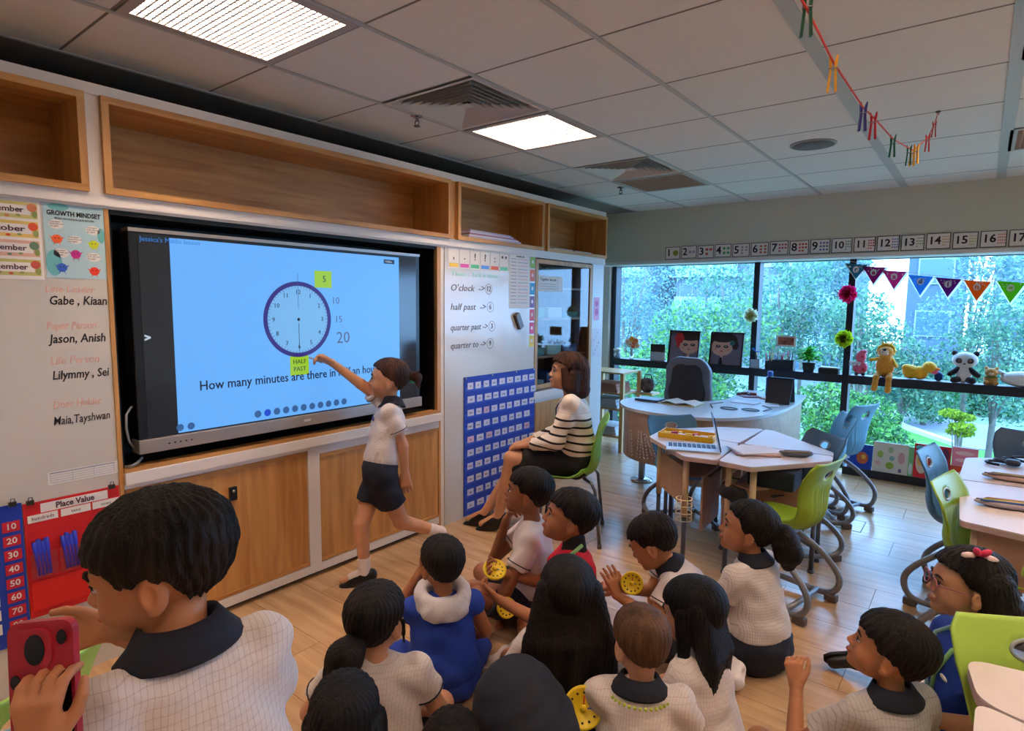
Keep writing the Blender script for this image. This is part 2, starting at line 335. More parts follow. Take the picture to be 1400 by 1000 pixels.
SEAT={'pelvis':(0,0,.095),'belly':(.0,0,.21),'chest':(.0,0,.345),'neck':(-.005,0,.455),'head':(.015,0,.575),
      'shL':(0,.118,.405),'shR':(0,-.118,.405),'elL':(.05,.185,.235),'elR':(.05,-.185,.235),'haL':(.20,.075,.13),'haR':(.20,-.075,.13),
      'hipL':(.0,.07,.085),'hipR':(.0,-.07,.085),'knL':(.25,.20,.10),'knR':(.25,-.20,.10),'anL':(.20,-.02,.045),'anR':(.13,.03,.045),'toL':(.23,-.13,.04),'toR':(.15,.15,.04)}
def person(label,base,yaw,s=1.1,J=None,look=(1,0,0),skin=('skin_tan',(176,122,86)),shirt=None,bottom=None,collar=None,hair=None,locks=(),
           hairline=None,sleeve=.55,hand=None,mouth=False,shoes=None,hs=1.0,h=.007,hh=.004,bot_len=.8,skirt=False,hem=.05,extra=None,neck_r=.034,tilt=0,
           face=True,trim=False,fat=1.1,hair_amp=.003,scarf=None,hairx=1.0,socks=None,lock_k=.012,skr=1.0,pel=1.0,capfull=False,sleeves=True,stripes=None,vneck=False,head_up=None):
    e=empty('person',(base[0],base[1],base[2] if len(base)>2 else 0),label,'person',yaw)
    q={k:V3(*v)*s for k,v in SEAT.items()}
    if J:
        for k,v in J.items(): q[k]=V3(*v)*s
    ms=skin_mat(*skin); S=s
    spine=unit(q['neck']-q['pelvis']); side=unit(q['shL']-q['shR']); fw=np.cross(side,spine); TR=frame(fw,spine)
    side2=unit(q['hipL']-q['hipR']); PR=frame(np.cross(side2,V3(0,0,1)),V3(0,0,1))
    hf=unit(look); HR=frame(hf,V3(*head_up) if head_up is not None else V3(0,tilt,1)); O=q['head']; hsz=s*hs
    HL=lambda x,y,z: O+HR@(V3(x,y,z)*hsz)
    # --- skin: one continuous body
    B=Field(h*s)
    B.ell(q['pelvis'],V3(.085,.105,.075)*s,PR,.05*s).ell(q['belly'],V3(.07,.095,.11)*s*fat,TR,.05*s).ell(q['chest'],V3(.072,.105,.11)*s,TR,.05*s)
    B.cone(q['neck']-spine*.03*s,HL(-.02,0,-.055),neck_r*s*1.05,neck_r*s,.03*s)
    for a in 'LR':
        B.cone(q['chest']+(q['sh'+a]-q['chest'])*.5,q['sh'+a],.045*s,.040*s,.03*s).cone(q['sh'+a],q['el'+a],.036*s,.029*s,.012*s).cone(q['el'+a],q['ha'+a],.029*s,.0195*s,.008*s)
        B.cone(q['hip'+a],q['kn'+a],.062*s,.043*s,.03*s).cone(q['kn'+a],q['an'+a],.041*s,.027*s,.012*s).cone(q['an'+a],q['to'+a],.026*s,.018*s,.012*s)
    Hd=Field(hh*s); head_prims(Hd,O,HR,hsz,open_mouth=mouth); Hd.cone(HL(-.02,0,-.05),q['neck'],neck_r*s,neck_r*s*1.02,.02*s)
    parts=[(*B.run(),0),(*Hd.run(),0)]
    hand=hand or {}
    for a,sd in (('L',1),('R',-1)):
        Hn=Field(.0032*s); w=q['ha'+a]; fa=unit(w-q['el'+a]); o=hand.get(a,{})
        Hn.cone(w-fa*.03*s,w,.0215*s,.0185*s,.01*s)
        hand_prims(Hn,w,o.get('d',fa),o.get('n',(0,0,-1) if abs(fa[2])<.8 else (0,-sd,0)),sd,s*o.get('s',1.0),o.get('curl',.5),point=o.get('point',False),thumb=o.get('thumb',.6))
        parts.append((*Hn.run(),0))
    mesh_np('body',parts,[ms],e)
    # --- face
    if face:
        wh=mat('eye_white',(225,215,210),.25); ir=mat('iris_dark',(38,22,16),.15); br=mat('eyebrow_dark',(40,28,22),.8); li=mat('lip_'+skin[0],tuple(int(v*m) for v,m in zip(skin[1],(.93,.68,.68))),.45)
        for t in (-1,1):
            m=MB().ball(HL(.0750,t*.0295,.001),[v*hsz for v in (.0095,.0125,.0068)],wh,14,Matrix(HR.tolist())); m.ball(HL(.0806,t*.0295,.001),[v*hsz for v in (.0050,.0088,.0066)],ir,12,Matrix(HR.tolist())); m.build('eye',e,True)
            m=MB(); m.tube([HL(.077,t*.045,.005),HL(.0835,t*.036,.0085),HL(.0845,t*.025,.0080),HL(.083,t*.018,.004)],[.0008*hsz,.0017*hsz,.0017*hsz,.0008*hsz],br,6).build('eyelash',e,True)
            m=MB(); m.tube([HL(.077,t*.050,.021),HL(.085,t*.040,.0265),HL(.0885,t*.027,.0265),HL(.0895,t*.014,.022)],[.0012*hsz,.0032*hsz,.0038*hsz,.0025*hsz],br,6).build('eyebrow',e,True)
        MB().tube([HL(.083,.019,-.0575),HL(.0925,.009,-.0565),HL(.0945,0,-.057),HL(.0925,-.009,-.0565),HL(.083,-.019,-.0575)],[.001*hsz,.0038*hsz,.0045*hsz,.0038*hsz,.001*hsz],li,7).build('lips',e,True)
    # --- hair
    if hair:
        G=Field(hh*s*1.15); hl=hairline or ([-.13,-.07,-.045,-.025,.022,.045,.09],[-.048,-.048,-.035,.004,.012,.048,.052])
        G.ell(HL(-.012,0,.047),V3(.103*hairx,.083*hairx,.077*hairx)*hsz,HR,.02*hsz); G.ell(HL(-.013,0,.022),V3(.0985,.0775,.0865)*hsz*(1 if hairx<=1.0 or not locks else 1.03),HR,.02*hsz)
        if capfull: G.ell(HL(-.03,0,-.01),V3(.096,.094,.09)*hsz,HR,.03*hsz)
        hx=np.array(hl[0]); hz=np.array(hl[1]); amp=hair_amp
        def cap(D,X,Y,Z):
            U=[(HR[0,i]*(X-O[0])+HR[1,i]*(Y-O[1])+HR[2,i]*(Z-O[2]))/hsz for i in range(3)]
            an=np.arctan2(U[1],U[0]+.03); zz=np.interp(U[0].ravel(),hx,hz).reshape(U[0].shape)+.0035*np.sin(an*17+U[2]*40)+.0025*np.sin(an*61)
            D=D+amp*s*(np.sin(an*30+np.sin(U[2]*60)*1.5)*.55+np.sin(U[0]*170+U[1]*60)*np.sin(U[2]*120+U[1]*80)*.45)
            c=(zz-U[2])*hsz*.8; return np.maximum(D,c)
        hp=[(*G.run(cap),0)]
        if locks:
            K=Field(hh*s*1.3)
            YR=frame((hf[0],hf[1],0.0001),V3(0,0,1))
            for (a,b,ra,rb) in locks: K.cone(O+YR@(V3(*a)*hsz),O+YR@(V3(*b)*hsz),ra*hsz,rb*hsz,lock_k*hsz)
            def rel(D,X,Y,Z): return D+.0022*s*np.sin((X+Y*.8)*330+np.sin(Z*30)*2.2)*np.cos((Y-X*.7)*260+np.sin(Z*24))
            hp.append((*K.run(rel),0))
        mesh_np('hair',hp,[hair_mat(*hair)],e)
    # --- clothes
    def wr(D,X,Y,Z): return D+.0035*s*(np.sin(X*37+Z*61+np.sin(Y*29)*2)*.6+np.sin(Y*53-Z*47+np.sin(X*31)*1.7)*.5)
    if shirt:
        T=Field(h*s); hp_=q['pelvis']+V3(0,0,hem*s)
        T.ell(q['chest']+spine*.005*s,V3(.088,.122,.122)*s,TR,.05*s).ell(q['belly'],V3(.092,.122,.13)*s*fat,TR,.06*s).ell(q['pelvis']+spine*.05*s,V3(.100,.127,.09)*s*fat,TR,.05*s)
        for a in 'LR':
            ax=q['el'+a]-q['sh'+a]; cu=q['sh'+a]+ax*sleeve; un=unit(ax)
            T.cone(q['chest']+(q['sh'+a]-q['chest'])*.35+spine*.03*s,q['sh'+a],.056*s,.046*s,.03*s)
            if sleeves:
                if sleeve<1: T.cone(q['sh'+a],cu+un*.02*s,.047*s,.054*s,.02*s,cuts=[(cu,un)])
                else:
                    T.cone(q['sh'+a],q['el'+a],.048*s,.043*s,.02*s); f2=unit(q['ha'+a]-q['el'+a]); c2=q['el'+a]+(q['ha'+a]-q['el'+a])*(sleeve-1)
                    T.cone(q['el'+a],c2+f2*.02*s,.043*s,.033*s,.02*s,cuts=[(c2,f2)])
        T.ell(q['neck']+spine*.055*s+fw*.012*s,V3(.052,.052,.055)*s,TR,.012*s,'-')
        nn=V3(0,0,-1) if abs(spine[2])>.5 else -spine
        def post(D,X,Y,Z):
            D=wr(D,X,Y,Z); lim=(X-hp_[0])*nn[0]+(Y-hp_[1])*nn[1]+(Z-hp_[2])*nn[2]+.006*np.sin(X*40)*np.cos(Y*35)
            return np.maximum(D,lim)
        o=mesh_np('shirt',[(*T.run(post),0)],[shirt],e)
        if stripes:
            co=np.empty(len(o.data.vertices)*3,np.float32); o.data.vertices.foreach_get('co',co)
            o.data.materials.append(stripes[0]); stripes[1](o.data,co.reshape(-1,3))
        if trim:
            for a in 'LR':
                ax=q['el'+a]-q['sh'+a]; un=unit(ax); cu=q['sh'+a]+ax*(sleeve-.09); w1=unit(np.cross(un,V3(.1,.2,1))); w2=np.cross(un,w1)
                rr=(.0555)*s; pts=[cu+(w1*math.cos(i*PI/10)+w2*math.sin(i*PI/10))*rr for i in range(21)]
                MB().tube(pts,.0022*s,mat('navy_trim',(22,24,42),.8),6).build('sleeve_trim',e,True)
    if bottom:
        Bt=Field(h*s); Bt.ell(q['pelvis']+V3(0,0,.01*s),V3(.108,.130,.100)*s*pel,PR,.05*s)
        for a in 'LR':
            ax=q['kn'+a]-q['hip'+a]; cu=q['hip'+a]+ax*bot_len; un=unit(ax)
            Bt.cone(q['hip'+a],cu+un*.02*s,.075*s,.070*s,.05*s,cuts=[(cu,un)])
        if skirt:
            Bt.cone(q['pelvis'],(q['knL']+q['knR'])/2*V3(.85,.85,1),.085*s*skr,.075*s*skr,.08*s*skr); Bt.cone(q['pelvis']+V3(0,0,-.02)*s,q['knL']*.9,.08*s*skr,.055*s*skr,.06*s*skr); Bt.cone(q['pelvis']+V3(0,0,-.02)*s,q['knR']*.9,.08*s*skr,.055*s*skr,.06*s*skr)
        mesh_np('skirt' if skirt else 'shorts',[(*Bt.run(lambda D,X,Y,Z:np.maximum(wr(D,X,Y,Z),(.004-e.location.z)-Z)),0)],[bottom],e)
    if collar:
        c=q['neck']+spine*.008*s; vs=[];fs=[];n=30; T_=frame(fw,spine)
        for ri,(r,z) in enumerate(((.046,.022),(.052,.027),(.066,.006),(.084,-.016),(.083,-.023),(.064,-.006),(.044,.010))):
            for k in range(n+1):
                a=PI*(.10+1.80*k/n)
                zz=z-(.030*max(0,math.cos(a))*(1 if ri in(2,3,4,5) else .35)); yy=r*math.sin(a)*1.08; xx=r*math.cos(a)*.92
                vs.append(c+T_@(V3(xx,yy,zz)*s))
        for i in range(7):
            for k in range(n): fs.append((i*(n+1)+k,i*(n+1)+k+1,((i+1)%7)*(n+1)+k+1,((i+1)%7)*(n+1)+k))
        fs.append(tuple(i*(n+1) for i in range(7))); fs.append(tuple(i*(n+1)+n for i in range(6,-1,-1)))
        m=MB(); m.add(vs,fs,collar,True); m.build('collar',e,True)
    if socks:
        for a in 'LR':
            Fs=Field(.005*s); f=q['an'+a]; u=unit(q['kn'+a]-f); cut=f+u*socks[1]*s
            Fs.cone(f,f+u*(socks[1]+.02)*s,.031*s,.035*s,.01,cuts=[(cut,u)]); Fs.cone(f,f+(q['to'+a]-f)*.6,.029*s,.024*s,.01)
            mesh_np('sock',[(*Fs.run(),0)],[socks[0]],e)
    if shoes:
        for a in 'LR':
            Fs=Field(.0045*s); an=q['an'+a]; to=q['to'+a]; dr=unit(to-an); dn=V3(0,0,-1); dn=dn-dr*(dn@dr)*.9; dn=unit(dn)
            heel=an-dr*.03*s+dn*.022*s; tip=an+dr*.125*s+dn*.030*s
            Fs.cone(heel,tip,.030*s,.026*s,.02*s); Fs.cone(an+dr*.02*s+dn*.012*s,an+dr*.07*s+dn*.02*s,.032*s,.03*s,.02*s)
            Fs.cone(heel+dn*.014*s,tip+dn*.008*s,.026*s,.026*s,.01*s)
            if shoes[1]=='mary': Fs.ell(an+dr*.035*s-dn*.008*s,V3(.038,.024,.024)*s,None,.006,'-')
            mesh_np('shoe',[(*Fs.run(),0)],[shoes[0]],e)
    if extra: extra(e,q,HL,HR,TR,s)
    return e
# ---------------------------------------------------------------- materials of the room
WHITE_PAINT = mat('white_laminate', (226,219,213), .45)
OAK_Y = wood('oak_laminate_level', (212,158,92), (172,116,60), 'y')
OAK_Z = wood('oak_laminate_upright', (212,158,92), (176,120,64), 'z')
OAK_X = wood('oak_laminate_deep', (212,158,92), (176,120,64), 'x')
BLACK = mat('black_plastic', (16,16,18), .4)
DARKMET = mat('window_frame_dark', (38,42,52), .45, metal=.2)
TILE = mat('ceiling_tile_board', (222,216,210), .9, noise=.03, nscale=30, bump=.15, bscale=220)
TBAR = mat('ceiling_bar', (178,178,176), .5)
WALLP = mat('wall_plaster', (206,206,188), .85, bump=.05, bscale=150)
FLOORM = None
# floor planks: pale vinyl, grain along x
def floor_mat():
    m = bpy.data.materials.new('floor_vinyl'); m.use_nodes = True; nt = m.node_tree; b = nt.nodes['Principled BSDF']; N = nt.nodes.new; L = nt.links.new
    tc = N('ShaderNodeTexCoord'); oi = N('ShaderNodeObjectInfo'); ad = N('ShaderNodeVectorMath'); ad.operation = 'ADD'
    mu = N('ShaderNodeVectorMath'); mu.operation = 'MULTIPLY'; mu.inputs[1].default_value = (40,40,40)
    L(oi.outputs['Random'], mu.inputs[0]); L(tc.outputs['Object'], ad.inputs[0]); L(mu.outputs[0], ad.inputs[1])
    mp = N('ShaderNodeMapping'); mp.inputs['Scale'].default_value = (1.3, 16, 1); L(ad.outputs[0], mp.inputs[0])
    n = N('ShaderNodeTexNoise'); n.inputs['Scale'].default_value = 1.5; n.inputs['Detail'].default_value = 7; n.inputs['Distortion'].default_value = .5; L(mp.outputs[0], n.inputs['Vector'])
    cr = N('ShaderNodeValToRGB'); cr.color_ramp.elements[0].position = .3; cr.color_ramp.elements[1].position = .75
    cr.color_ramp.elements[0].color = (*srgb((172,134,98)),1); cr.color_ramp.elements[1].color = (*srgb((204,168,128)),1); L(n.outputs['Fac'], cr.inputs[0])
    L(cr.outputs[0], b.inputs['Base Color']); b.inputs['Roughness'].default_value = .24; b.inputs['Specular IOR Level'].default_value = .6
    bp = N('ShaderNodeBump'); bp.inputs['Strength'].default_value = .06; bp.inputs['Distance'].default_value = .004; L(n.outputs['Fac'], bp.inputs['Height']); L(bp.outputs[0], b.inputs['Normal'])
    return m
FLOORM = floor_mat()
CEIL = 2.62; XR = 7.0; YB = -2.6; YW = 6.5
# ---------------------------------------------------------------- floor
fl = struct('floor', MB().box((-.8,YB,-.15),(XR,YW+.1,-.006), mat('floor_joint', (92,74,60), .9)))
pm = None
j = 0; y = 2.41-.2875*18
while y < YW:
    off = [0,.41,.83][j%3]; x = -1.2+off-.23
    while x < XR:
        x0 = max(x,-.75); x1 = min(x+1.2, XR); y0 = max(y,YB); y1 = min(y+.2875, YW)
        if x1-x0 > .05 and y1-y0 > .03:
            if x1-x0 > 1.19 and y1-y0 > .28:
                if pm is None: pm = MB().box((.0012,.0012,-.006),(1.1988,.2863,0),FLOORM).build('plank'); pmo = pm; pm = pm.data; bpy.data.objects.remove(pmo)
                o = bpy.data.objects.new('plank', pm); COL.objects.link(o); o.location = (x0,y0,0)
            else:
                o = MB().box((.0012,.0012,-.006),(x1-x0-.0012,y1-y0-.0012,0),FLOORM).build('plank'); o.location = (x0,y0,0)
            o.parent = fl
        x += 1.2
    y += .2875; j += 1
m = MB(); sk = mat('socket_cover_line',(70,62,56),.6)
for lo,hi in (((2.17,4.77),(2.375,4.775)),((2.17,5.03),(2.375,5.035)),((2.17,4.77),(2.175,5.035)),((2.37,4.77),(2.375,5.035))): m.box((*lo,0.0),(*hi,.0015),sk)
m.box((2.178,4.778,.0),(2.367,5.028,.0008),FLOORM)
tag(m.build('floor_socket_cover'),'small rectangular socket cover outlined in the floor beyond the green chair','socket cover')
# ---------------------------------------------------------------- ceiling
ce = struct('ceiling', MB().box((-.8,YB,CEIL+.035),(XR,YW+.1,CEIL+.12), mat('ceiling_void',(60,56,52),.9)))
XL = [-.14,.42]+[.42+.64*i for i in range(1,11)]+[XR]; YL = [.88+.61*i for i in range(-5,9)]+[6.17]; YL[0] = YB
LIT = {(1,0),(1,3),(5,0),(5,3),(8,0),(8,3),(8,6),(5,-3),(1,-3),(8,-3),(3,-3)}
SPECIAL = {}
def cell(i,k): return XL[i], XL[i+1], .88+.61*k, .88+.61*(k+1)
tm = {}
holes = {(1,0),(1,3),(1,2),(1,5),(1,6),(5,0),(5,3),(5,6),(8,0),(8,3),(8,6),(1,-3),(5,-3),(8,-3)}
for i in range(len(XL)-1):
    for kk in range(len(YL)-1):
        y0,y1 = YL[kk],YL[kk+1]; k = kk-5
        if (i,k) in holes: continue
        sx,sy = round(XL[i+1]-XL[i],3), round(y1-y0,3)
        if sx < .05 or sy < .05: continue
        if (sx,sy) not in tm:
            t = MB().box((.004,.004,0),(sx-.004,sy-.004,.016),TILE,bev=.002).build('ceiling_tile'); tm[(sx,sy)] = t.data
        else: t = bpy.data.objects.new('ceiling_tile', tm[(sx,sy)]); COL.objects.link(t)
        t.location = (XL[i],y0,CEIL); t.parent = ce
for x in XL[1:-1]:
    w = .028 if abs(x-2.34)<.02 or abs(x-2.98)<.02 else .011
    o = bx('ceiling_bar',(x-w,YB,CEIL-.006),(x+w,6.17,CEIL+.02),TBAR); o.parent = ce
o = bx('ceiling_bar',(-.155,YB,CEIL-.006),(-.135,6.17,CEIL+.02),TBAR); o.parent = ce
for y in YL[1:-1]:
    o = bx('ceiling_bar',(-.14,y-.005,CEIL-.0005),(XR,y+.005,CEIL+.02),mat('tile_gap_shade',(120,112,104),.6)); o.parent = ce  # shadow gaps between tile rows, painted as dark strips
struct('trim_1', MB().box((-.75,YB,CEIL),(-.155,6.5,CEIL+.03), mat('plaster_strip_shade',(120,112,106),.8)))  # plaster strip; shade above the cabinets is put into its dark colour
# ---------------------------------------------------------------- walls
struct('wall_left', MB().box((-.85,YB,0),(-.75,YW+.05,CEIL+.05), WALLP))
struct('wall_rear', MB().box((-.8,YB-.1,0),(XR,YB,CEIL+.05), WALLP))
struct('wall_right', MB().box((XR,YB,0),(XR+.1,YW+.05,CEIL+.05), WALLP))
struct('wall_window', MB().box((-.75,6.17,2.055),(XR,6.30,CEIL+.03), WALLP).box((-.75,6.30,2.075),(XR,6.6,CEIL+.03),WHITE_PAINT))
struct('trim_2', MB().box((-.75,6.165,2.04),(XR,6.6,2.072), mat('soffit_white',(225,225,225),.5)))
struct('trim_3', MB().box((-.75,6.36,0),(-.57,6.5,2.05), WHITE_PAINT))
# ---------------------------------------------------------------- windows (frames dark, panes of real glass)
def glass():
    m = bpy.data.materials.new('window_glass'); m.use_nodes = True; nt = m.node_tree; N = nt.nodes.new; L = nt.links.new
    nt.nodes.remove(nt.nodes['Principled BSDF']); t = N('ShaderNodeBsdfTransparent'); t.inputs[0].default_value = (.74,.86,.97,1)
    g = N('ShaderNodeBsdfGlossy'); g.inputs['Roughness'].default_value = .02; fr = N('ShaderNodeFresnel'); fr.inputs['IOR'].default_value = 1.5
    mx = N('ShaderNodeMixShader'); ge = N('ShaderNodeNewGeometry'); iv = N('ShaderNodeMath'); iv.operation = 'SUBTRACT'; iv.inputs[0].default_value = 1; L(ge.outputs['Backfacing'], iv.inputs[1]); mu = N('ShaderNodeMath'); mu.operation = 'MULTIPLY'; L(iv.outputs[0], mu.inputs[0]); L(fr.outputs[0], mu.inputs[1]); L(mu.outputs[0], mx.inputs[0]); L(t.outputs[0], mx.inputs[1]); L(g.outputs[0], mx.inputs[2]); L(mx.outputs[0], nt.nodes['Material Output'].inputs[0]); return m
GLASS = glass(); MATS['window_glass'] = GLASS
MX = [-.56,1.10,1.96,3.75,5.4,6.95]
for n_ in range(5):
    w = empty('window_%d'%(n_+1),(MX[n_],YW,0)); tag(w,kind='structure')
    a,b = MX[n_],MX[n_+1]
    bx('mullion',(a-.028 if n_ else a,6.40,.05),(a+.028 if n_ else a+.055,6.53,2.06),DARKMET,w)
    bx('sill_beam',(a+.028,6.36,.875),(b-.028,6.53,.955),DARKMET,w,bev=.004)
    bx('bottom_rail',(a+.028,6.38,0),(b-.028,6.53,.075),DARKMET,w,bev=.004)
    bx('head_rail',(a+.028,6.44,2.035),(b-.028,6.53,2.06),DARKMET,w)
    bx('pane',(a+.02,6.478,.95),(b-.02,6.484,2.04),GLASS,w); bx('pane',(a+.02,6.478,.07),(b-.02,6.484,.88),GLASS,w)
tag(bx('door_1',(4.2,YB,0),(5.1,YB+.05,2.1),OAK_Z),kind='structure')

# ---------------------------------------------------------------- ceiling lights, vents, speaker, sprinklers
LOUV = mat('louvre_white',(150,150,156),.4); PANEL = mat('light_panel_glow',(255,228,200),.5,emit=PANEL_POWER)
def ceiling_light(i,k,label,on=True,m_lou=None):
    x0,x1,y0,y1 = cell(i,k); x0+=.012;x1-=.012;y0+=.008;y1-=.008
    e = empty('ceiling_light',((x0+x1)/2,(y0+y1)/2,CEIL-.006),label,'ceiling light',group='recessed ceiling lights')
    m = MB(); w=.035; F_=mat('light_frame',(170,160,155),.5)
    for lo,hi in (((x0,y0),(x1,y0+w)),((x0,y1-w),(x1,y1)),((x0,y0+w),(x0+w,y1-w)),((x1-w,y0+w),(x1,y1-w))): m.box((*lo,CEIL-.006),(*hi,CEIL+.03),F_)
    m.build('frame',e)
    lm = m_lou or LOUV; g = MB(); n=22
    for q in range(1,n):
        xx = x0+w+(x1-x0-2*w)*q/n; yy = y0+w+(y1-y0-2*w)*q/n
        g.box((xx-.003,y0+w,CEIL-.004),(xx+.003,y1-w,CEIL+.008),lm); g.box((x0+w,yy-.003,CEIL-.004),(x1-w,yy+.003,CEIL+.008),lm)
    g.build('louvre',e)
    bx('diffuser',(x0+w,y0+w,CEIL+.014),(x1-w,y1-w,CEIL+.02),PANEL if on else mat('panel_unlit',(120,95,80),.6),e)
ceiling_light(1,0,'large lit square ceiling light with louvre grid above the screen, nearest the camera')
ceiling_light(1,3,'lit square ceiling light beside the first slatted air vent')
ceiling_light(1,6,'unlit brownish square ceiling light next to the farther air vent',False,mat('louvre_unlit',(176,140,118),.5))
ceiling_light(5,6,'unlit brownish square ceiling light at the right edge of the photo',False,mat('louvre_unlit',(176,140,118),.5))
LN=['lit ceiling light behind the camera, over the left whiteboard','lit ceiling light above the camera position, unseen','lit ceiling light over the right desks, out of frame','lit ceiling light near the right wall, middle of the room','lit ceiling light near the right wall and the windows','lit ceiling light in the rear right corner','lit ceiling light by the rear door, out of frame','lit ceiling light by the rear wall, left corner','lit ceiling light near the right wall, nearest the camera','lit spare ceiling light']
for (i,k) in [c for c in LIT if c not in ((1,0),(1,3),(3,-3))]: ceiling_light(i,k,LN.pop(0))
def vent(i,k,label):
    x0,x1,y0,y1 = cell(i,k); cx,cy=(x0+x1)/2,(y0+y1)/2; hx,hy=(x1-x0)/2-.012,(y1-y0)/2-.012
    e = empty('air_vent',(cx,cy,CEIL),label,'air vent'); vm = mat('vent_metal',(205,196,188),.45)
    bx('duct',(cx-hx,cy-hy,CEIL+.034),(cx+hx,cy+hy,CEIL+.04),mat('vent_dark',(20,18,18),.9),e)
    def ring(r0,z0,r1,z1,t=.0015,name='slat'):
        vs=[];fs=[]
        for r,z in ((r0,z0),(r1,z1),(r1,z1+t),(r0,z0+t)):
            for sx,sy in ((-1,-1),(1,-1),(1,1),(-1,1)): vs.append((cx+sx*hx*r,cy+sy*hy*r,z))
        for a in range(4):
            for b in range(4): fs.append((a*4+b,a*4+(b+1)%4,((a+1)%4)*4+(b+1)%4,((a+1)%4)*4+b))
        MB().add(vs,fs,vm).build(name,e)
    ring(1.0,CEIL-.006,.93,CEIL-.004,.004,'frame')
    for q in range(7):
        r=.92-q*.115; ring(r,CEIL-.004-.0*q,r-.085,CEIL+.026)
    bx('centre_plate',(cx-hx*.1,cy-hy*.1,CEIL),(cx+hx*.1,cy+hy*.1,CEIL+.003),vm,e)
vent(1,2,'slatted square air vent between the two lit ceiling lights'); vent(1,5,'smaller looking slatted air vent next to the unlit ceiling light')
e = empty('ceiling_speaker',(2.02,4.25,CEIL),'round grey speaker grille flush in the ceiling','speaker')
MB().lathe([(.135,0),(.135,-.006),(.125,-.008)],mat('speaker_rim',(150,150,152),.5),32,(2.02,4.25,CEIL)).build('rim',e)
MB().lathe([(.12,-.006),(.12,-.010),(.02,-.013)],mat('speaker_mesh',(118,118,122),.7,bump=.8,bscale=400),32,(2.02,4.25,CEIL)).build('grille',e)
for (x,y,lab) in ((.413,2.358,'chrome sprinkler head hanging from the ceiling beside the nearer air vent'),(.364,4.819,'small sprinkler head under the ceiling beyond the unlit light')):
    e = empty('sprinkler',(x,y,CEIL),lab,'sprinkler'); cm = mat('chrome_dull',(150,140,135),.25,metal=.9)
    MB().lathe([(.035,0),(.035,-.004),(.02,-.01),(.008,-.012),(.008,-.03)],cm,16,(x,y,CEIL)).build('escutcheon',e)
    m = MB().tube([(x-.012,y,CEIL-.03),(x-.014,y,CEIL-.045),(x,y,CEIL-.056)],.003,cm,6).tube([(x+.012,y,CEIL-.03),(x+.014,y,CEIL-.045),(x,y,CEIL-.056)],.003,cm,6).box((x-.013,y-.003,CEIL-.033),(x+.013,y+.003,CEIL-.027),cm); m.build('frame_arms',e)
    MB().lathe([(.019,-.056),(.019,-.059)],cm,16,(x,y,CEIL)).build('deflector',e)
# ---------------------------------------------------------------- the world beyond the windows (ground one storey down)
GZ = -4.0
struct('ground_outside', MB().box((-60,8,GZ-.3),(40,90,GZ), mat('garden_soil_grass',(118,136,112),.95,noise=.3,nscale=3)))
lawn = mat('lawn_green',(80,144,50),.9,noise=.2,nscale=40,bump=.5,bscale=200)
tag(MB().prism([(-3,33),(1.4,24.9),(5.5,24.4),(12,27.5),(9,29.5),(2.6,29.5),(.6,32.5)],GZ,GZ+.04,lawn).build('lawn'),kind='stuff')
pv = mat('path_paving',(140,142,154),.85,noise=.08,nscale=8)
struct('path_outside', MB().prism([(-1.5,38.5),(.4,32.6),(2.6,29.7),(9,29.7),(16,33),(16,38),(6,35)],GZ,GZ+.05,pv))
struct('road_outside', MB().prism([(-6,64),(4,45),(18,45),(18,66)],GZ,GZ+.05,mat('road_pale',(150,156,165),.85)))
struct('kerb_outside', MB().prism([(-1.6,39),(.35,32.4),(2.5,29.4),(2.7,29.6),(.6,32.7),(-1.3,39.2)],GZ,GZ+.2,mat('kerb_stone',(190,190,190),.8)).prism([(1.0,24.6),(12,24.0),(12,24.3),(1.1,24.9)],GZ,GZ+.25,mat('kerb_stone',(190,190,190),.8)))
rng = np.random.default_rng(5)
def leafmass(blobs, n, size, mats, name, parent, tip=0.0):
    """small leaf quads scattered through the outer shell of several ellipsoids"""
    P=[];tot=sum((b[3]*b[4]*b[5])**.66 for b in blobs)
    vs=[]
    for b in blobs:
        k=int(n*((b[3]*b[4]*b[5])**.66)/tot); d=rng.normal(size=(k,3)); d/=np.linalg.norm(d,axis=1)[:,None]; r=rng.uniform(.55,1.05,k)**.6
        c=np.array(b[:3])+d*r[:,None]*np.array(b[3:6]); vs.append(c)
    c=np.concatenate(vs); k=len(c); a=rng.normal(size=(k,3)); a/=np.linalg.norm(a,axis=1)[:,None]; t=rng.normal(size=(k,3)); t[:,2]-=.3; bb=np.cross(a,t); bb/=np.linalg.norm(bb,axis=1)[:,None]
    sz=size*rng.uniform(.6,1.4,k)[:,None]; V=np.stack([c-a*sz,c+bb*sz*.45,c+a*sz,c-bb*sz*.45],1).reshape(-1,3); F=np.arange(4*k).reshape(-1,4)
    me=bpy.data.meshes.new(name); me.vertices.add(len(V)); me.vertices.foreach_set('co',V.astype(np.float32).ravel()); me.loops.add(F.size); me.loops.foreach_set('vertex_index',F.astype(np.int32).ravel())
    me.polygons.add(k); me.polygons.foreach_set('loop_start',(np.arange(k)*4).astype(np.int32)); me.polygons.foreach_set('loop_total',np.full(k,4,np.int32))
    for m in mats: me.materials.append(m)
    me.polygons.foreach_set('material_index',rng.integers(0,len(mats),k).astype(np.int32)); me.update(calc_edges=True)
    o=bpy.data.objects.new(name,me); COL.objects.link(o); o['kind']='stuff'
    if parent: o.parent=parent; me.transform(parent.matrix_basis.inverted())
    return o
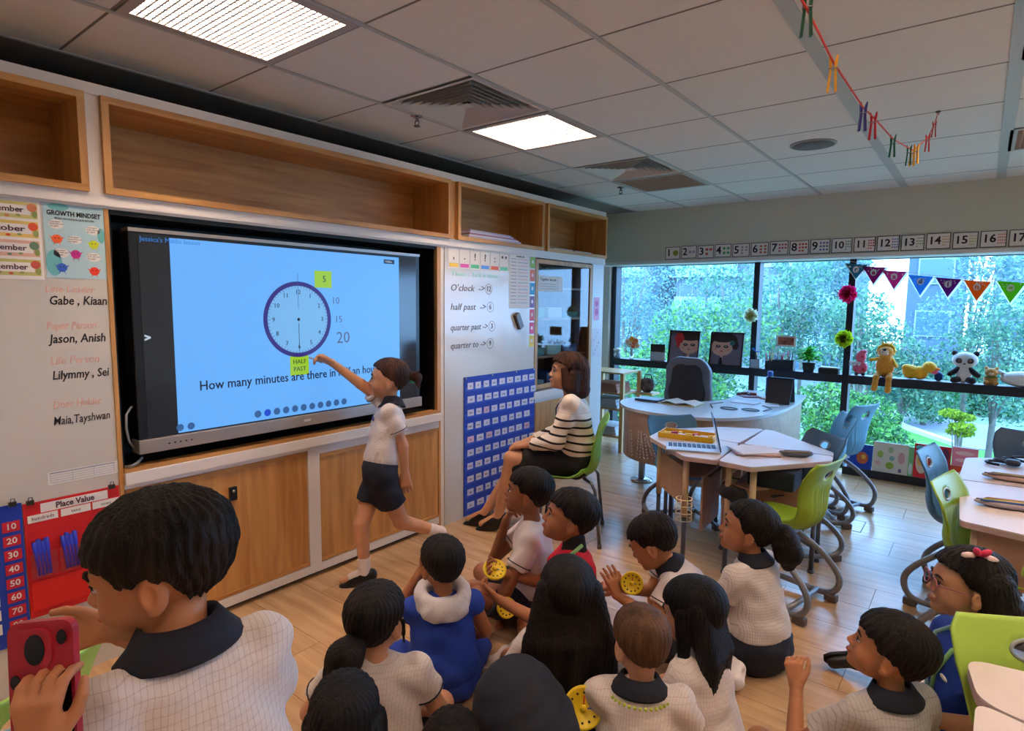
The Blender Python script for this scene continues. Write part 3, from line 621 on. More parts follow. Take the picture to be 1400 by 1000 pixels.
def leafm(name,rgb):
    rgb=tuple(int(v*.70) for v in rgb); m=mat(name,rgb,.6); b=m.node_tree.nodes['Principled BSDF']; b.inputs['Subsurface Weight'].default_value=0
    nt=m.node_tree; t=nt.nodes.new('ShaderNodeBsdfTranslucent'); t.inputs[0].default_value=(*srgb(rgb),1); mx=nt.nodes.new('ShaderNodeMixShader'); mx.inputs[0].default_value=.4
    nt.links.new(b.outputs[0],mx.inputs[1]); nt.links.new(t.outputs[0],mx.inputs[2]); nt.links.new(mx.outputs[0],nt.nodes['Material Output'].inputs[0]); return m
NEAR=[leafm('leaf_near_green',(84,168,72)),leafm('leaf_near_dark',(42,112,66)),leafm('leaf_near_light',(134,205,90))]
MID=[leafm('leaf_mid_haze_green',(120,190,150)),leafm('leaf_mid_haze_dark',(84,150,136)),leafm('leaf_mid_haze_light',(165,220,170))]  # distance haze mixed into these leaf colours, paler and bluer
FAR=[leafm('leaf_far_haze_green',(150,205,196)),leafm('leaf_far_haze_dark',(112,170,180)),leafm('leaf_far_haze_light',(190,228,214))]  # far crowns: stronger haze painted into the greens
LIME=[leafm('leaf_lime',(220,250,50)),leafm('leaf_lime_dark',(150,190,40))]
BARK=mat('tree_bark',(120,112,104),.9,noise=.3,nscale=6)
def tree(name,x,y,top,rad,n,size,mats,label,blobn=7,low=.25,group=None,trunk_r=.12,flat=1.0):
    e=empty(name,(x,y,GZ),label,'tree',group=group); hgt=top-GZ; bl=[]
    for i in range(blobn):
        a=rng.uniform(0,2*PI); q=rng.uniform(low,1); rr=rad*(1-.55*abs(q-.55))*.62
        bl.append((x+math.cos(a)*rad*.5*rng.uniform(.2,1),y+math.sin(a)*rad*.5,GZ+hgt*q*.95-rr*.3,rr,rr,rr*.72*flat))
    leafmass(bl,n,size,mats,'foliage',e)
    m=MB().tube([(x,y,GZ),(x+.05,y,GZ+hgt*.4),(x-.05,y,GZ+hgt*.85)],[trunk_r,trunk_r*.8,trunk_r*.3],BARK,8)
    for b in bl[:5]: m.tube([(x,y,GZ+hgt*.3),(b[0],b[1],b[2])],[trunk_r*.5,trunk_r*.15],BARK,5)
    m.build('trunk',e)
G='slender trees between the garden and the buildings'
# big bushy tree just below the window
tree('bushy_tree',1.0,14.5,-.15,1.55,16000,.055,NEAR,'big rounded dark green bushy tree just outside below the soft toys',9,.35)
tree('bushy_tree',-.7,13.5,-.3,1.4,9000,.055,NEAR,'green bush crown outside between the white desk and the stacked blue chairs',7,.35)
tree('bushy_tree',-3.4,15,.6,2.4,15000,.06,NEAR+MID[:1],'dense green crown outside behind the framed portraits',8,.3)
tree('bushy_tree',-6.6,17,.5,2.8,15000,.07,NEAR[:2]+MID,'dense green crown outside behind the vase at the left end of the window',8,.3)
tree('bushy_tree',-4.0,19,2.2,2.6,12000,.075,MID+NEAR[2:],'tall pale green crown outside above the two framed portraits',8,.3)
tree('lime_tree',2.6,21,-1.05,.62,1500,.06,LIME,'small yellow-green tree outside under the panda toy',4,.72,trunk_r=.05,flat=.5)
tree('shrub_tree',1.1,34,-.9,2.2,6000,.09,NEAR[:2]+MID[:1],'low dark green shrub outside beyond the lawn, left of the path',6,.3)
tree('shrub_tree',3.0,40,-1.1,2.2,6000,.10,NEAR[:2]+MID[:1],'low dark green shrub outside beside the road, behind the lime tree',6,.3)
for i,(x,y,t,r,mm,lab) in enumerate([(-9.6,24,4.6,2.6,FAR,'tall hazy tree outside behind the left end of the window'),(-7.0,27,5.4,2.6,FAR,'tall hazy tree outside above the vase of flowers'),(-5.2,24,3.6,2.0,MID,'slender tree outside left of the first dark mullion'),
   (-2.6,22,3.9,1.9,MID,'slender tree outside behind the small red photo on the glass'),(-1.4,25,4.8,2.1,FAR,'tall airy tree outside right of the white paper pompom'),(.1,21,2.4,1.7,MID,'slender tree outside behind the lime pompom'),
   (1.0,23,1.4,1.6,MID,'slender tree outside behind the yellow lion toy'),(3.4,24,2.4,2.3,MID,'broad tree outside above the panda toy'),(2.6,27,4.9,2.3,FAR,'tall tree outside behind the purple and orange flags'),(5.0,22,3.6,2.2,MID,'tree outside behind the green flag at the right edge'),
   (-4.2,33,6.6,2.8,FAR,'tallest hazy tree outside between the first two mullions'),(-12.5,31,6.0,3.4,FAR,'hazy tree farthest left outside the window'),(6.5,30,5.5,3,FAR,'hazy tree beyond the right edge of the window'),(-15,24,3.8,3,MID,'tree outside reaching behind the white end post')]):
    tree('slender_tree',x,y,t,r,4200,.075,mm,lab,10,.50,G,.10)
# buildings
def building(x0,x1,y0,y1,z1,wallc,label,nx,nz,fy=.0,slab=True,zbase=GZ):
    e=empty('apartment_building',((x0+x1)/2,y0,GZ),label,'building'); wm=mat('hazed_facade_%d_%d_%d'%wallc,tuple(int(v*.60) for v in wallc),.85,noise=.05,nscale=1)  # wallc carries the pale blue of distance haze in the wall colour
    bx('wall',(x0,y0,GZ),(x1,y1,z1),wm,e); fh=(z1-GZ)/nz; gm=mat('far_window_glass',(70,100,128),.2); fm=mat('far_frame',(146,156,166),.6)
    for k in range(nz):
        z=GZ+k*fh
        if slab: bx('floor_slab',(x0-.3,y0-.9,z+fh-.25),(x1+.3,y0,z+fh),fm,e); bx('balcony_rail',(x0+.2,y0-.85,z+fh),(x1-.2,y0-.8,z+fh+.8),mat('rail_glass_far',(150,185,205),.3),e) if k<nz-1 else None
        for i in range(nx):
            cx=x0+(x1-x0)*(i+.5)/nx; w=(x1-x0)/nx*.32
            f=bx('window',(cx-w,y0-.12,z+fh*.22),(cx+w,y0+.05,z+fh*.72),fm,e); g=bx('pane',(cx-w+.08,y0-.15,z+fh*.22+.08),(cx+w-.08,y0-.11,z+fh*.72-.08),gm,e); g.parent=f; g.matrix_parent_inverse=Matrix()
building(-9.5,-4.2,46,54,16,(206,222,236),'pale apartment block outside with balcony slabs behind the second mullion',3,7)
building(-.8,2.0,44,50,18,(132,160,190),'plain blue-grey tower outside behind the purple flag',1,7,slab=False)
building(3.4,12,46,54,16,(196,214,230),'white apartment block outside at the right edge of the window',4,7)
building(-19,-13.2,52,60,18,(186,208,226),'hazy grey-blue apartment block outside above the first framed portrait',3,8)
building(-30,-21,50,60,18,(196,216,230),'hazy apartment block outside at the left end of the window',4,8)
# ---------------------------------------------------------------- joinery on the left wall
CX = -.55
def shelf_box(y0,y1,label,x1=.03,z0=2.035,z1=2.43,t=.028,name='wall_shelf'):
    e=empty(name,(CX,y0,z0),label,'shelf',group='open oak boxes along the top of the left wall'); d=.36
    bx('top_panel',(x1-d,y0,z1-t),(x1,y1,z1),OAK_Y,e); bx('bottom_panel',(x1-d,y0,z0),(x1,y1,z0+t),OAK_Y,e)
    bx('side_panel',(x1-d,y0,z0+t),(x1,y0+t,z1-t),OAK_Z,e); bx('side_panel',(x1-d,y1-t,z0+t),(x1,y1,z1-t),OAK_Z,e)
    bx('back_panel',(x1-d-.01,y0+t,z0+t),(x1-d+.008,y1-t,z1-t),OAK_Y,e); return e
shelf_box(-1.1,.905,'open oak wall box cut off by the left edge of the photo')
shelf_box(.962,3.03,'longest open oak wall box, empty, above the big screen')
shelf_box(3.10,4.14,'open oak wall box holding the stack of folders')
shelf_box(4.19,5.20,'last open oak wall box, beside the window wall')
shelf_box(-3.2,-1.16,'open oak wall box behind the camera, out of view') if False else None
struct('trim_4', MB().box((CX,-1.2,2.43),(.012,5.2,2.475),WHITE_PAINT))
struct('trim_5', MB().box((CX,-1.2,1.975),(.012,5.2,2.035),WHITE_PAINT).box((CX,-1.2,1.985),(.022,5.2,1.993),WHITE_PAINT))
m=MB()
for a,b in ((.905,.962),(3.03,3.10),(4.14,4.19)): m.box((CX,a,2.035),(.005,b,2.43),WHITE_PAINT if a<1 else OAK_Z)
struct('trim_6', m)
struct('trim_7', MB().box((CX,4.985,0),(0,5.2,1.975),mat('end_post_white',(222,222,224),.4)))
struct('trim_8', MB().box((CX,5.19,0),(-.001,5.2,2.475),WHITE_PAINT))
# screen recess
RC=mat('recess_black',(13,13,15),.6)
struct('trim_9', MB().box((CX,.972,.80),(-.30,2.925,1.975),RC).box((-.3,.972,.83),(-.002,.982,1.975),RC).box((-.3,2.905,.83),(-.02,2.915,1.975),RC).box((-.3,.972,1.955),(-.002,2.925,1.975),RC).box((-.3,.972,.80),(-.002,2.925,.845),RC))
struct('trim_10', MB().box((CX,.957,0),(.006,.974,1.975),OAK_Z))
struct('trim_11', MB().box((CX,2.915,.78),(.006,2.95,1.975),OAK_Z).box((CX,2.95,0),(-.0,2.985,1.975),WHITE_PAINT).box((CX,2.932,0),(.002,2.952,.78),OAK_Z))
# base cabinet under the screen
e=empty('base_cabinet',(CX,.975,0),'low oak and white base cabinet with two panel doors under the big screen','cabinet')
bx('carcass',(CX,.975,.03),(-.02,2.93,.775),WHITE_PAINT,e)
bx('worktop',(CX,.975,.775),(.025,2.935,.832),WHITE_PAINT,e,bev=.004); bx('worktop_edge',(-.05,.975,.832),(.02,2.93,.850),OAK_Y,e)
bx('plinth',(CX,.975,0),(-.04,2.93,.03),BLACK,e)
f=MB().box((-.02,.975,.03),(.005,2.93,.078),WHITE_PAINT).box((-.02,1.893,.078),(.005,1.968,.775),WHITE_PAINT).box((-.02,.975,.755),(.005,1.893,.775),WHITE_PAINT).box((-.02,1.968,.725),(.005,2.93,.775),WHITE_PAINT)
f.build('face_frame',e)
for a,b,z1 in ((.978,1.890,.752),(1.971,2.928,.722)):
    d=bx('door',(-.018,a,.082),(-.004,b,z1),OAK_Z,e)
    bx('door_edging',(-.006,a,.082),(.004,b,.10),OAK_Y,e); bx('door_edging',(-.006,a,z1-.018),(.004,b,z1),OAK_Y,e)
    if a<1:
        l=MB().box((-.004,1.44,.582),(.012,1.478,.652),BLACK,bev=.002).build('door_lock',e)
        k=MB().lathe([(.009,0),(.009,.004)],mat('chrome_dull',(150,140,135),.25),16,(.012,1.459,.630),Euler((0,PI/2,0)).to_matrix()).build('key_cylinder',e); k.parent=l; l_inv=l.matrix_basis.inverted()
# interactive screen
e=empty('interactive_display',(.02,1.89,.93),'large wall-mounted touch display showing a clock face on a blue slide','screen')
SV=mat('display_silver',(176,168,162),.3,metal=.5); BZ=mat('display_bezel',(22,23,26),.35)
bx('housing',(-.10,1.04,.93),(.012,2.745,1.90),BZ,e,bev=.006); bx('top_strip',(-.06,1.04,1.892),(.018,2.745,1.908),SV,e); bx('speaker_bar',(-.06,1.035,.905),(.028,2.75,.968),SV,e,bev=.005)
GLS=mat('display_side_band',(40,44,50),.12,emit=.12)
bx('screen_glass',(.010,1.078,.974),(.0145,2.712,1.884),GLS,e)
def em(name,rgb,st=.8):
    m=mat(name,rgb,.4,emit=st*.44); m.node_tree.nodes['Principled BSDF'].inputs['Base Color'].default_value=(.01,.01,.012,1); return m
BL=em('slide_blue',(104,178,255),1.0)
sl=MB().add([(.0155,1.207,.975),(.0155,2.567,.975),(.0155,2.567,1.876),(.0155,1.207,1.876)],[(0,1,2,3)],BL).build('slide',e)
def em(name,rgb,st=.8):
    m=mat(name,rgb,.4,emit=st*.44); m.node_tree.nodes['Principled BSDF'].inputs['Base Color'].default_value=(.01,.01,.012,1); return m
INK=em('slide_ink',(22,40,90),.3); PUR=em('slide_purple',(52,22,140),.7); LIMEG=em('slide_note_lime',(170,222,28),.8); FACE=em('slide_clock_face',(128,196,255),.85)
CY,CZ,CR=1.851,1.497,.205
def ringmesh(y,z,r0,r1,m,x,n=64):
    vs=[];fs=[]
    for k in range(n):
        a=2*PI*k/n; vs+= [(x,y+r0*math.cos(a),z+r0*math.sin(a)),(x,y+r1*math.cos(a),z+r1*math.sin(a))]
    for k in range(n): fs.append((2*k,2*k+1,(2*k+3)%(2*n),(2*k+2)%(2*n)))
    return MB().add(vs,fs,m)
ringmesh(CY,CZ,.001,CR*.93,FACE,.0162).build('clock_face',e); ringmesh(CY,CZ,CR*.885,CR,PUR,.0168).build('clock_ring',e)
m=MB(); tk=em('slide_tick',(90,60,170),.6)
for k in range(60):
    a=2*PI*k/60; r0=CR*(.80 if k%5==0 else .83); w=.0012
    c,s_=math.sin(a),math.cos(a); m.add([(.0166,CY+c*r0-s_*w,CZ+s_*r0+c*w),(.0166,CY+c*r0+s_*w,CZ+s_*r0-c*w),(.0166,CY+c*CR*.9+s_*w,CZ+s_*CR*.9-c*w),(.0166,CY+c*CR*.9-s_*w,CZ+s_*CR*.9+c*w)],[(0,1,2,3)],tk)
m.box((.0164,CY-.0015,CZ-.17),(.0168,CY+.0015,CZ-.02),INK); m.box((.0164,CY-.0015,CZ+.06),(.0168,CY+.0015,CZ+.25),em('slide_faint',(80,130,200),.7)); m.ball((.0166,CY,CZ),(.001,.009,.009),INK); m.build('clock_ticks',e)
for k in range(1,13):
    a=2*PI*k/12; text('numeral',str(k),.034,(.0168,CY+math.sin(a)*CR*.72,CZ+math.cos(a)*CR*.72),INK,e,align='CENTER')
def quad(name,y0,y1,z0,z1,m,x=.0166,p=None): return MB().add([(x,y0,z0),(x,y1,z0),(x,y1,z1),(x,y0,z1)],[(0,1,2,3)],m).build(name,p or e)
quad('note',1.955,2.066,1.672,1.766,LIMEG); text('lettering','5',.05,(.0172,2.005,1.72),INK,e)
quad('note',1.792,1.906,1.193,1.298,LIMEG); text('lettering','HALF',.034,(.0172,1.85,1.266),INK,e,align='CENTER'); text('lettering','PAST',.034,(.0172,1.85,1.226),INK,e,align='CENTER')
text('lettering','How many minutes are there in half an hour?',.066,(.0172,1.31,1.185),INK,e,wid=1.09,bold=.0006)
PEN=em('slide_pen_grey',(96,110,150),.7)
for b_,y_,z_,s_ in (('10',2.062,1.600,.055),('15',2.08,1.493,.055),('20',2.09,1.385,.095)): text('lettering',b_,s_,(.0172,y_,z_),PEN,e,bold=-.0004)
text('lettering',"Jessica's Maths lesson",.030,(.0172,1.084,1.862),em('title_blue',(60,140,230),.8),e)
quad('badge',2.445,2.53,1.832,1.858,em('badge_navy',(18,44,90),.5)); text('lettering','11:25am',.016,(.0172,2.455,1.845),em('white_ui',(220,235,255),.8),e)
text('lettering','>',.045,(.0172,1.083,1.425),em('white_ui',(220,235,255),.8),e,bold=.002)
m=MB(); ui=em('toolbar_blue',(60,112,180),.7); ub=em('toolbar_active',(20,80,230),.8)
for k in range(11):
    yy=1.60+k*.0535; m.add([(.0167,yy+.019*math.cos(t*PI/8),1.01+.019*math.sin(t*PI/8)) for t in range(16)],[tuple(range(16))],ub if k==1 else ui)
    m.build('tool_icon',e); m=MB()
    0 and m.add([(.0171,yy+.010*math.cos(t*PI/3),1.01+.010*math.sin(t*PI/3)) for t in range(6)],[tuple(range(6))],em('toolbar_light',(140,190,240),.8))
for yy in (1.215,1.265): m.add([(.0167,yy+.017*math.cos(t*PI/8),1.0+.017*math.sin(t*PI/8)) for t in range(16)],[tuple(range(16))],ui)
m.build('corner_icons',e)
m=MB()
for yy in (1.16,1.185,1.21,1.235,1.26): m.lathe([(.004,0),(.004,.003)],BLACK,8,(.028,yy,.937),Euler((0,PI/2,0)).to_matrix())
m.box((.027,1.86,.93),(.030,1.90,.944),mat('port_white',(235,235,235),.4)); m.build('buttons',e)
tag(MB().tube([(-.02,1.03,1.12),(0,1.00,1.09),(.004,.995,1.03),(0,1.005,.97),(-.02,1.03,.93)],.005,mat('cable_grey',(140,140,145),.5)).build('cable'),'grey loop of cable hanging at the left edge of the display','cable')
tag(MB().tube([(-.02,1.06,.88),(.01,1.03,.868),(.02,1.0,.86),(0,.985,.858)],.006,mat('cable_grey',(140,140,145),.5)).build('cable'),'short cable lying on the recess ledge below the display','cable')
# whiteboards
WB=mat('whiteboard_enamel',(206,200,192),.22,coat=.3)
e=empty('whiteboard',(0,.965,0),'tall whiteboard panel left of the screen with handwritten names','whiteboard')
bx('board',(CX,-1.2,.0),(0,.957,1.975),WB,e)
INKB=mat('marker_black',(36,26,26),.6); INKR=mat('marker_red_faded',(226,172,158),.7); INKG=mat('marker_green_faded',(150,212,176),.7)
for t_,y_,z_,s_,mm in (('Line Leader',.738,1.635,.042,INKR),('Gabe , Kiaan',.748,1.588,.050,INKB),('Paper Person',.735,1.487,.046,INKR),('Jason, Anish',.742,1.433,.050,INKB),('Life Person',.738,1.345,.046,INKR),('Lilymmy , Sei',.742,1.285,.050,INKB),('Door Holder',.738,1.165,.046,INKR),('Maia,Tayshwan',.735,1.098,.050,INKB)):
    text('handwriting',t_,s_,(.001,y_,z_),mm,e,shear=.15,wid={INKB:.20,INKR:.17}[mm],bold=(.0003 if 'Maia' in t_ else .0008) if mm is INKB else 0)
e2=empty('whiteboard',(0,3.5,0),'whiteboard panel right of the screen with handwritten clock times','whiteboard')
bx('board',(CX,2.985,.0),(.008,4.045,1.975),WB,e2)
INKN=mat('marker_brown',(96,74,66),.6)
for t_,n_,z_ in (("O'clock  →",'12',1.70),('half past  →','6',1.565),('quarter past →','3',1.42),('quarter to →','9',1.29)):
    t_=t_.replace('→','->'); w_={'12':.36,'6':.38,'3':.40,'9':.38}[n_]
    text('handwriting',t_,.066,(.009,3.04,z_),INKN,e2,shear=.2,wid=w_); yy=3.04+w_+.055
    text('handwriting',n_,.055,(.009,yy,z_),INKN,e2,align='CENTER',bold=.0006); ringmesh(yy,z_,.036,.0395,INKN,.0092,24).build('handwriting',e2)
text('handwriting','Time : Tell a time',.05,(.009,3.05,1.80),INKG,e2,wid=.52)
# glazed cabinet at the end
e=empty('glazed_cabinet',(CX,4.05,0),'tall cabinet with a glazed oak-framed door behind the teacher','cabinet')
WN=wood('walnut_dark',(158,120,82),(124,92,62),'y')
bx('back_panel',(CX,4.06,.85),(CX+.02,4.985,1.975),WN,e); bx('side_panel',(CX,4.05,.85),(-.01,4.07,1.975),WN,e); bx('side_panel',(CX,4.965,.85),(-.01,4.985,1.975),WN,e)
for z in (.85,1.12,1.45,1.72): bx('shelf_board',(CX,4.07,z),(-.05,4.965,z+.018),WN,e)
d=MB()
for lo,hi in (((4.06,.87),(4.10,1.965)),((4.94,.87),(4.985,1.965)),((4.10,.87),(4.94,.905)),((4.10,1.93),(4.94,1.965))): d.box((-.02,*lo),(.006,*hi),OAK_Z)
d=d.build('door',e)
cg=bpy.data.materials.new('cabinet_glass'); cg.use_nodes=True; nt=cg.node_tree; nt.nodes.remove(nt.nodes['Principled BSDF']); t=nt.nodes.new('ShaderNodeBsdfTransparent'); t.inputs[0].default_value=(.88,.84,.78,1); g=nt.nodes.new('ShaderNodeBsdfGlossy'); g.inputs['Roughness'].default_value=.03; fr=nt.nodes.new('ShaderNodeFresnel'); fr.inputs['IOR'].default_value=1.6; mx=nt.nodes.new('ShaderNodeMixShader'); ge=nt.nodes.new('ShaderNodeNewGeometry'); iv=nt.nodes.new('ShaderNodeMath'); iv.operation='SUBTRACT'; iv.inputs[0].default_value=1; nt.links.new(ge.outputs['Backfacing'],iv.inputs[1]); mu=nt.nodes.new('ShaderNodeMath'); mu.operation='MULTIPLY'; nt.links.new(iv.outputs[0],mu.inputs[0]); nt.links.new(fr.outputs[0],mu.inputs[1]); nt.links.new(mu.outputs[0],mx.inputs[0]); nt.links.new(t.outputs[0],mx.inputs[1]); nt.links.new(g.outputs[0],mx.inputs[2]); nt.links.new(mx.outputs[0],nt.nodes['Material Output'].inputs[0])
p=bx('pane',(-.008,4.10,.905),(-.003,4.94,1.93),cg,e)
bx('ledge',(CX,4.045,.79),(.02,4.985,.85),WHITE_PAINT,e); bx('base',(CX,4.045,.04),(-.005,4.985,.79),WHITE_PAINT,e); bx('plinth',(CX,4.045,0),(-.04,4.985,.04),BLACK,e)
for a,b in ((4.08,4.52),(4.53,4.96)): bx('lower_door',(-.005,a,.08),(.006,b,.75),OAK_Z,e)
GP='paper bundles and trays behind the cabinet glass'
rr=random.Random(3)
for k in range(9):
    y0=4.13+(k%3)*.27; z0=[1.138,1.468,.868][k//3]; hgt=rr.uniform(.05,.12)
    c=[(60,140,150),(150,190,200),(70,110,180),(110,170,120),(190,200,205)][k%5]
    s_=tag(bx('paper_stack',(-.40,y0,z0),(-.10,y0+.22,z0+hgt),mat('bundle_%d'%(k%5),c,.6),bev=.004),'%s paper bundle on the %s shelf behind the glass, %s'%(['teal','pale blue','blue','green','grey'][k%5],['middle','upper','bottom'][k//3],['nearest the whiteboard','in the middle','nearest the window'][k%3]),'papers',GP)
# folders in the third box
e=empty('folder_stack',(-.1,3.3,2.063),None,None) if False else None
for k in range(5):
    c=[(196,180,196),(225,215,222),(170,120,140),(214,206,216),(190,176,200)][k]
    tag(MB().box((-.26,-.29+.01*k,0),(.02-.01*k,.30-.012*k,.011),mat('folder_%d'%k,c,.5),R=Matrix.Rotation((k-2)*.02,3,'Z'),o=(0,3.52,2.064+k*.0125)).build('folder'),'%s folder, %s of the stack in the third oak wall box'%(['mauve','white','maroon','pale grey','lilac'][k],['at the bottom','second from the bottom','in the middle','second from the top','on top'][k]),'folder','folders stacked in the wall box')
for k in range(2): tag(bx('paper_sheet',(-.20,4.3+k*.33,2.064),(.02,4.6+k*.33,2.072),mat('paper_grey_edge',(190,180,175),.6)),'thin paper pad lying in the last oak wall box, %s'%['left one','right one'][k],'paper','pads in the last wall box')
# ---------------------------------------------------------------- paper and charts on the left wall
PAPER=mat('paper_white',(232,226,220),.7)
def fq(name,y0,y1,z0,z1,m,x,p,th=.0006): return MB().box((x,y0,z0),(x+th,y1,z1),m).build(name,p)
def disc(m,y,z,r,mm,x,sq=1.0,n=18): m.add([(x,y+r*math.cos(2*PI*k/n),z+r*sq*math.sin(2*PI*k/n)) for k in range(n)],[tuple(range(n))],mm)
# growth mindset poster
e=empty('poster',(.001,.852,1.68),'pale blue poster of small coloured cartoon blobs with speech bubbles','poster')
fq('sheet',.748,.957,1.680,1.978,mat('poster_sky',(176,208,216),.5),.001,e,.001)
m=MB(); x=.0024; tl=mat('poster_teal',(108,182,186),.5); m0=m
disc(m,.80,1.962,.035,tl,x,.4); m.build('teal_patch',e); m=MB(); disc(m,.775,1.74,.027,tl,x,1.9); m.build('teal_patch',e); m=MB(); disc(m,.943,1.86,.013,tl,x,2.4); m.build('teal_patch',e)
for y,z,c in ((.789,1.835,(240,100,40)),(.915,1.822,(206,216,30)),(.850,1.778,(200,40,140)),(.800,1.722,(52,96,200)),(.912,1.712,(236,60,34))):
    m=MB(); disc(m,y,z+.058,.026 if y!=.85 else .024,PAPER,x,.72); m.build('speech_bubble',e); m=MB()
    cm=mat('blob_%d'%c[0],c,.5); disc(m,y,z,.0175,cm,x+.0004,1.0)
    for t in (-1,1): m.add([(x+.0003,y+t*.012,z+.004),(x+.0003,y+t*.026,z+.012),(x+.0003,y+t*.014,z-.004)],[(0,1,2)],cm); m.add([(x+.0003,y+t*.008,z-.01),(x+.0003,y+t*.012,z-.028),(x+.0003,y+t*.004,z-.012)],[(0,1,2)],cm)
    for t in (-1,1): disc(m,y+t*.006,z+.003,.0022,BLACK,x+.0008,1,8)
    m.build('cartoon_blob',e)
text('lettering','GROWTH MINDSET',.026,(.0026,.760,1.937),INKB,e,wid=.185,bold=.0008); text('lettering','MISTAKES HELP YOUR BRAIN GROW AND LEARN',.012,(.0026,.785,1.917),mat('print_grey',(110,110,120),.6),e,wid=.135)
for y,z in ((.768,1.895),(.893,1.882),(.828,1.838),(.778,1.782),(.890,1.772)): text('lettering','I can learn\nfrom this and\ntry again',.0085,(.0028,y,z),mat('print_grey',(110,110,120),.6),e)
# months
e=empty('month_chart',(.001,.6,1.67),'white sheet with leafy name cards for the last four months','poster')
fq('sheet',.46,.740,1.670,1.990,PAPER,.001,e,.001)
for k,(t_,c1,c2) in enumerate((('September',(206,196,120),(214,130,90)),('October',(230,196,110),(226,84,40)),('November',(222,176,156),(110,140,110)),('December',(196,190,110),(206,90,70)))):
    z=1.935-k*.073; m=MB(); m.box((.002,.47,z-.031),(.0026,.731,z+.031),mat('month_ground_%d'%k,c1,.6),bev=0)
    m.box((.0026,.485,z-.017),(.0030,.71,z+.019),PAPER); cm=mat('month_leaf_%d'%k,c2,.6)
    for q in range(6): disc(m,.50+q*.034,z-.024+(q%2)*.004,.008,mat('month_green',(150,160,90),.6) if q%2 else cm,.0032,.6,8)
    disc(m,.714,z+.012,.016,cm,.0034); disc(m,.722,z-.014,.009,mat('month_green',(150,160,90),.6),.0034,1.5)
    o=m.build('month_card',e); text('lettering',t_,.030,(.0036,.553,z+.001),mat('print_plum',(86,50,60),.6),e,wid=.135,bold=.0005)
# timetable strip
e=empty('printed_strip',(.001,.7,.84),'small white printed timetable strip above the red place value chart','paper')
fq('sheet',.703,.955,.838,.892,PAPER,.001,e); m=MB(); gr=mat('print_pale_grey',(160,165,180),.7)
for r in range(5): m.box((.0018,.712,.846+r*.0095),(.0022,.945,.8475+r*.0095),gr)
for q in range(4): m.box((.0018,.712+q*.076,.846),(.0022,.713+q*.076,.885),gr)
m.box((.0018,.712,.8845),(.0022,.945,.889),gr); m.build('print',e)
# red place value chart
RED=mat('chart_red_cloth',(206,20,24),.6,bump=.1,bscale=60); CLR=mat('clear_pocket',(210,60,60),.1)
e=empty('place_value_chart',(.004,.78,.3),'red fabric pocket chart titled Place Value with blue counting sticks','pocket chart')
MB().box((.001,.616,.305),(.006,.953,.782),RED).build('cloth',e)
fq('title_card',.672,.908,.735,.772,PAPER,.0066,e); text('lettering','Place Value',.034,(.0076,.722,.753),mat('print_plum',(86,50,60),.6),e,wid=.135,bold=.001)
for (a,b,t_) in ((.628,.728,'hundreds'),(.738,.843,'tens'),(.850,.95,'ones')): fq('heading_card',a,b,.700,.731,PAPER,.0066,e); text('lettering',t_,.02,(.0076,(a+b)/2,.715),mat('print_plum',(86,50,60),.6),e,align='CENTER')
BS=mat('counting_stick_blue',(20,50,190),.4)
for k,(yy) in enumerate((.67,.765,.87)):
    for q in range(4): MB().tube([(.014,yy-.018+q*.012,.48),(.014,yy-.03+q*.014,.62+.01*(q%2))],.0085,BS,6).build('counting_stick',e)
    MB().box((.019,yy-.045,.47),(.0205,yy+.045,.575),mat('pocket_film',(190,70,80),.15,alpha=.35)).build('clear_pocket',e)
MB().box((.005,.625,.335),(.011,.948,.455),mat('chart_red_flap',(216,28,26),.5,bump=.1)).build('bottom_pocket',e)
# blue hundreds chart
e=empty('number_pocket_chart',(.004,.45,.25),'blue fabric chart with red cards of tens, cut off by the left edge','pocket chart')
BLU=mat('chart_blue_cloth',(24,58,168),.65,bump=.1,bscale=60)
MB().box((.001,.20,.22),(.006,.612,.792),BLU).build('cloth',e)
for k in range(8):
    z=.703-k*.0575; fq('number_card',.548,.603,z-.019,z+.023,mat('card_red',(200,28,50),.5),.0066,e); text('lettering',str(10*(k+1)),.034,(.0076,.575,z+.002),PAPER,e,align='CENTER',bold=.0006)
    for q in range(4): fq('number_card',.300+q*.058,.351+q*.058,z-.019,z+.023,PAPER,.0066,e); text('lettering',str(10*k+7+q-(1 if 0 else 0)),.03,(.0076,.325+q*.058,z+.002),mat('card_red',(200,28,50),.5),e,align='CENTER')
for k,(y,z,lab) in enumerate(((.585,.797,'black clip holding the top of the blue number chart'),(.640,.788,'black clip at the left corner of the red chart'),(.925,.786,'black clip at the right corner of the red chart'))):
    MB().box((.002,y-.012,z-.012),(.014,y+.012,z+.006),mat('clip_steel',(70,66,62),.35,metal=.6)).tube([(.012,y-.006,z+.004),(.016,y-.006,z+.02),(.016,y+.006,z+.02),(.012,y+.006,z+.004)],.0015,mat('clip_steel',(70,66,62),.35,metal=.6),6).build('clip'); tag(bpy.data.objects[[o.name for o in bpy.data.objects if o.name.startswith('clip')][-1]],lab,'clip')
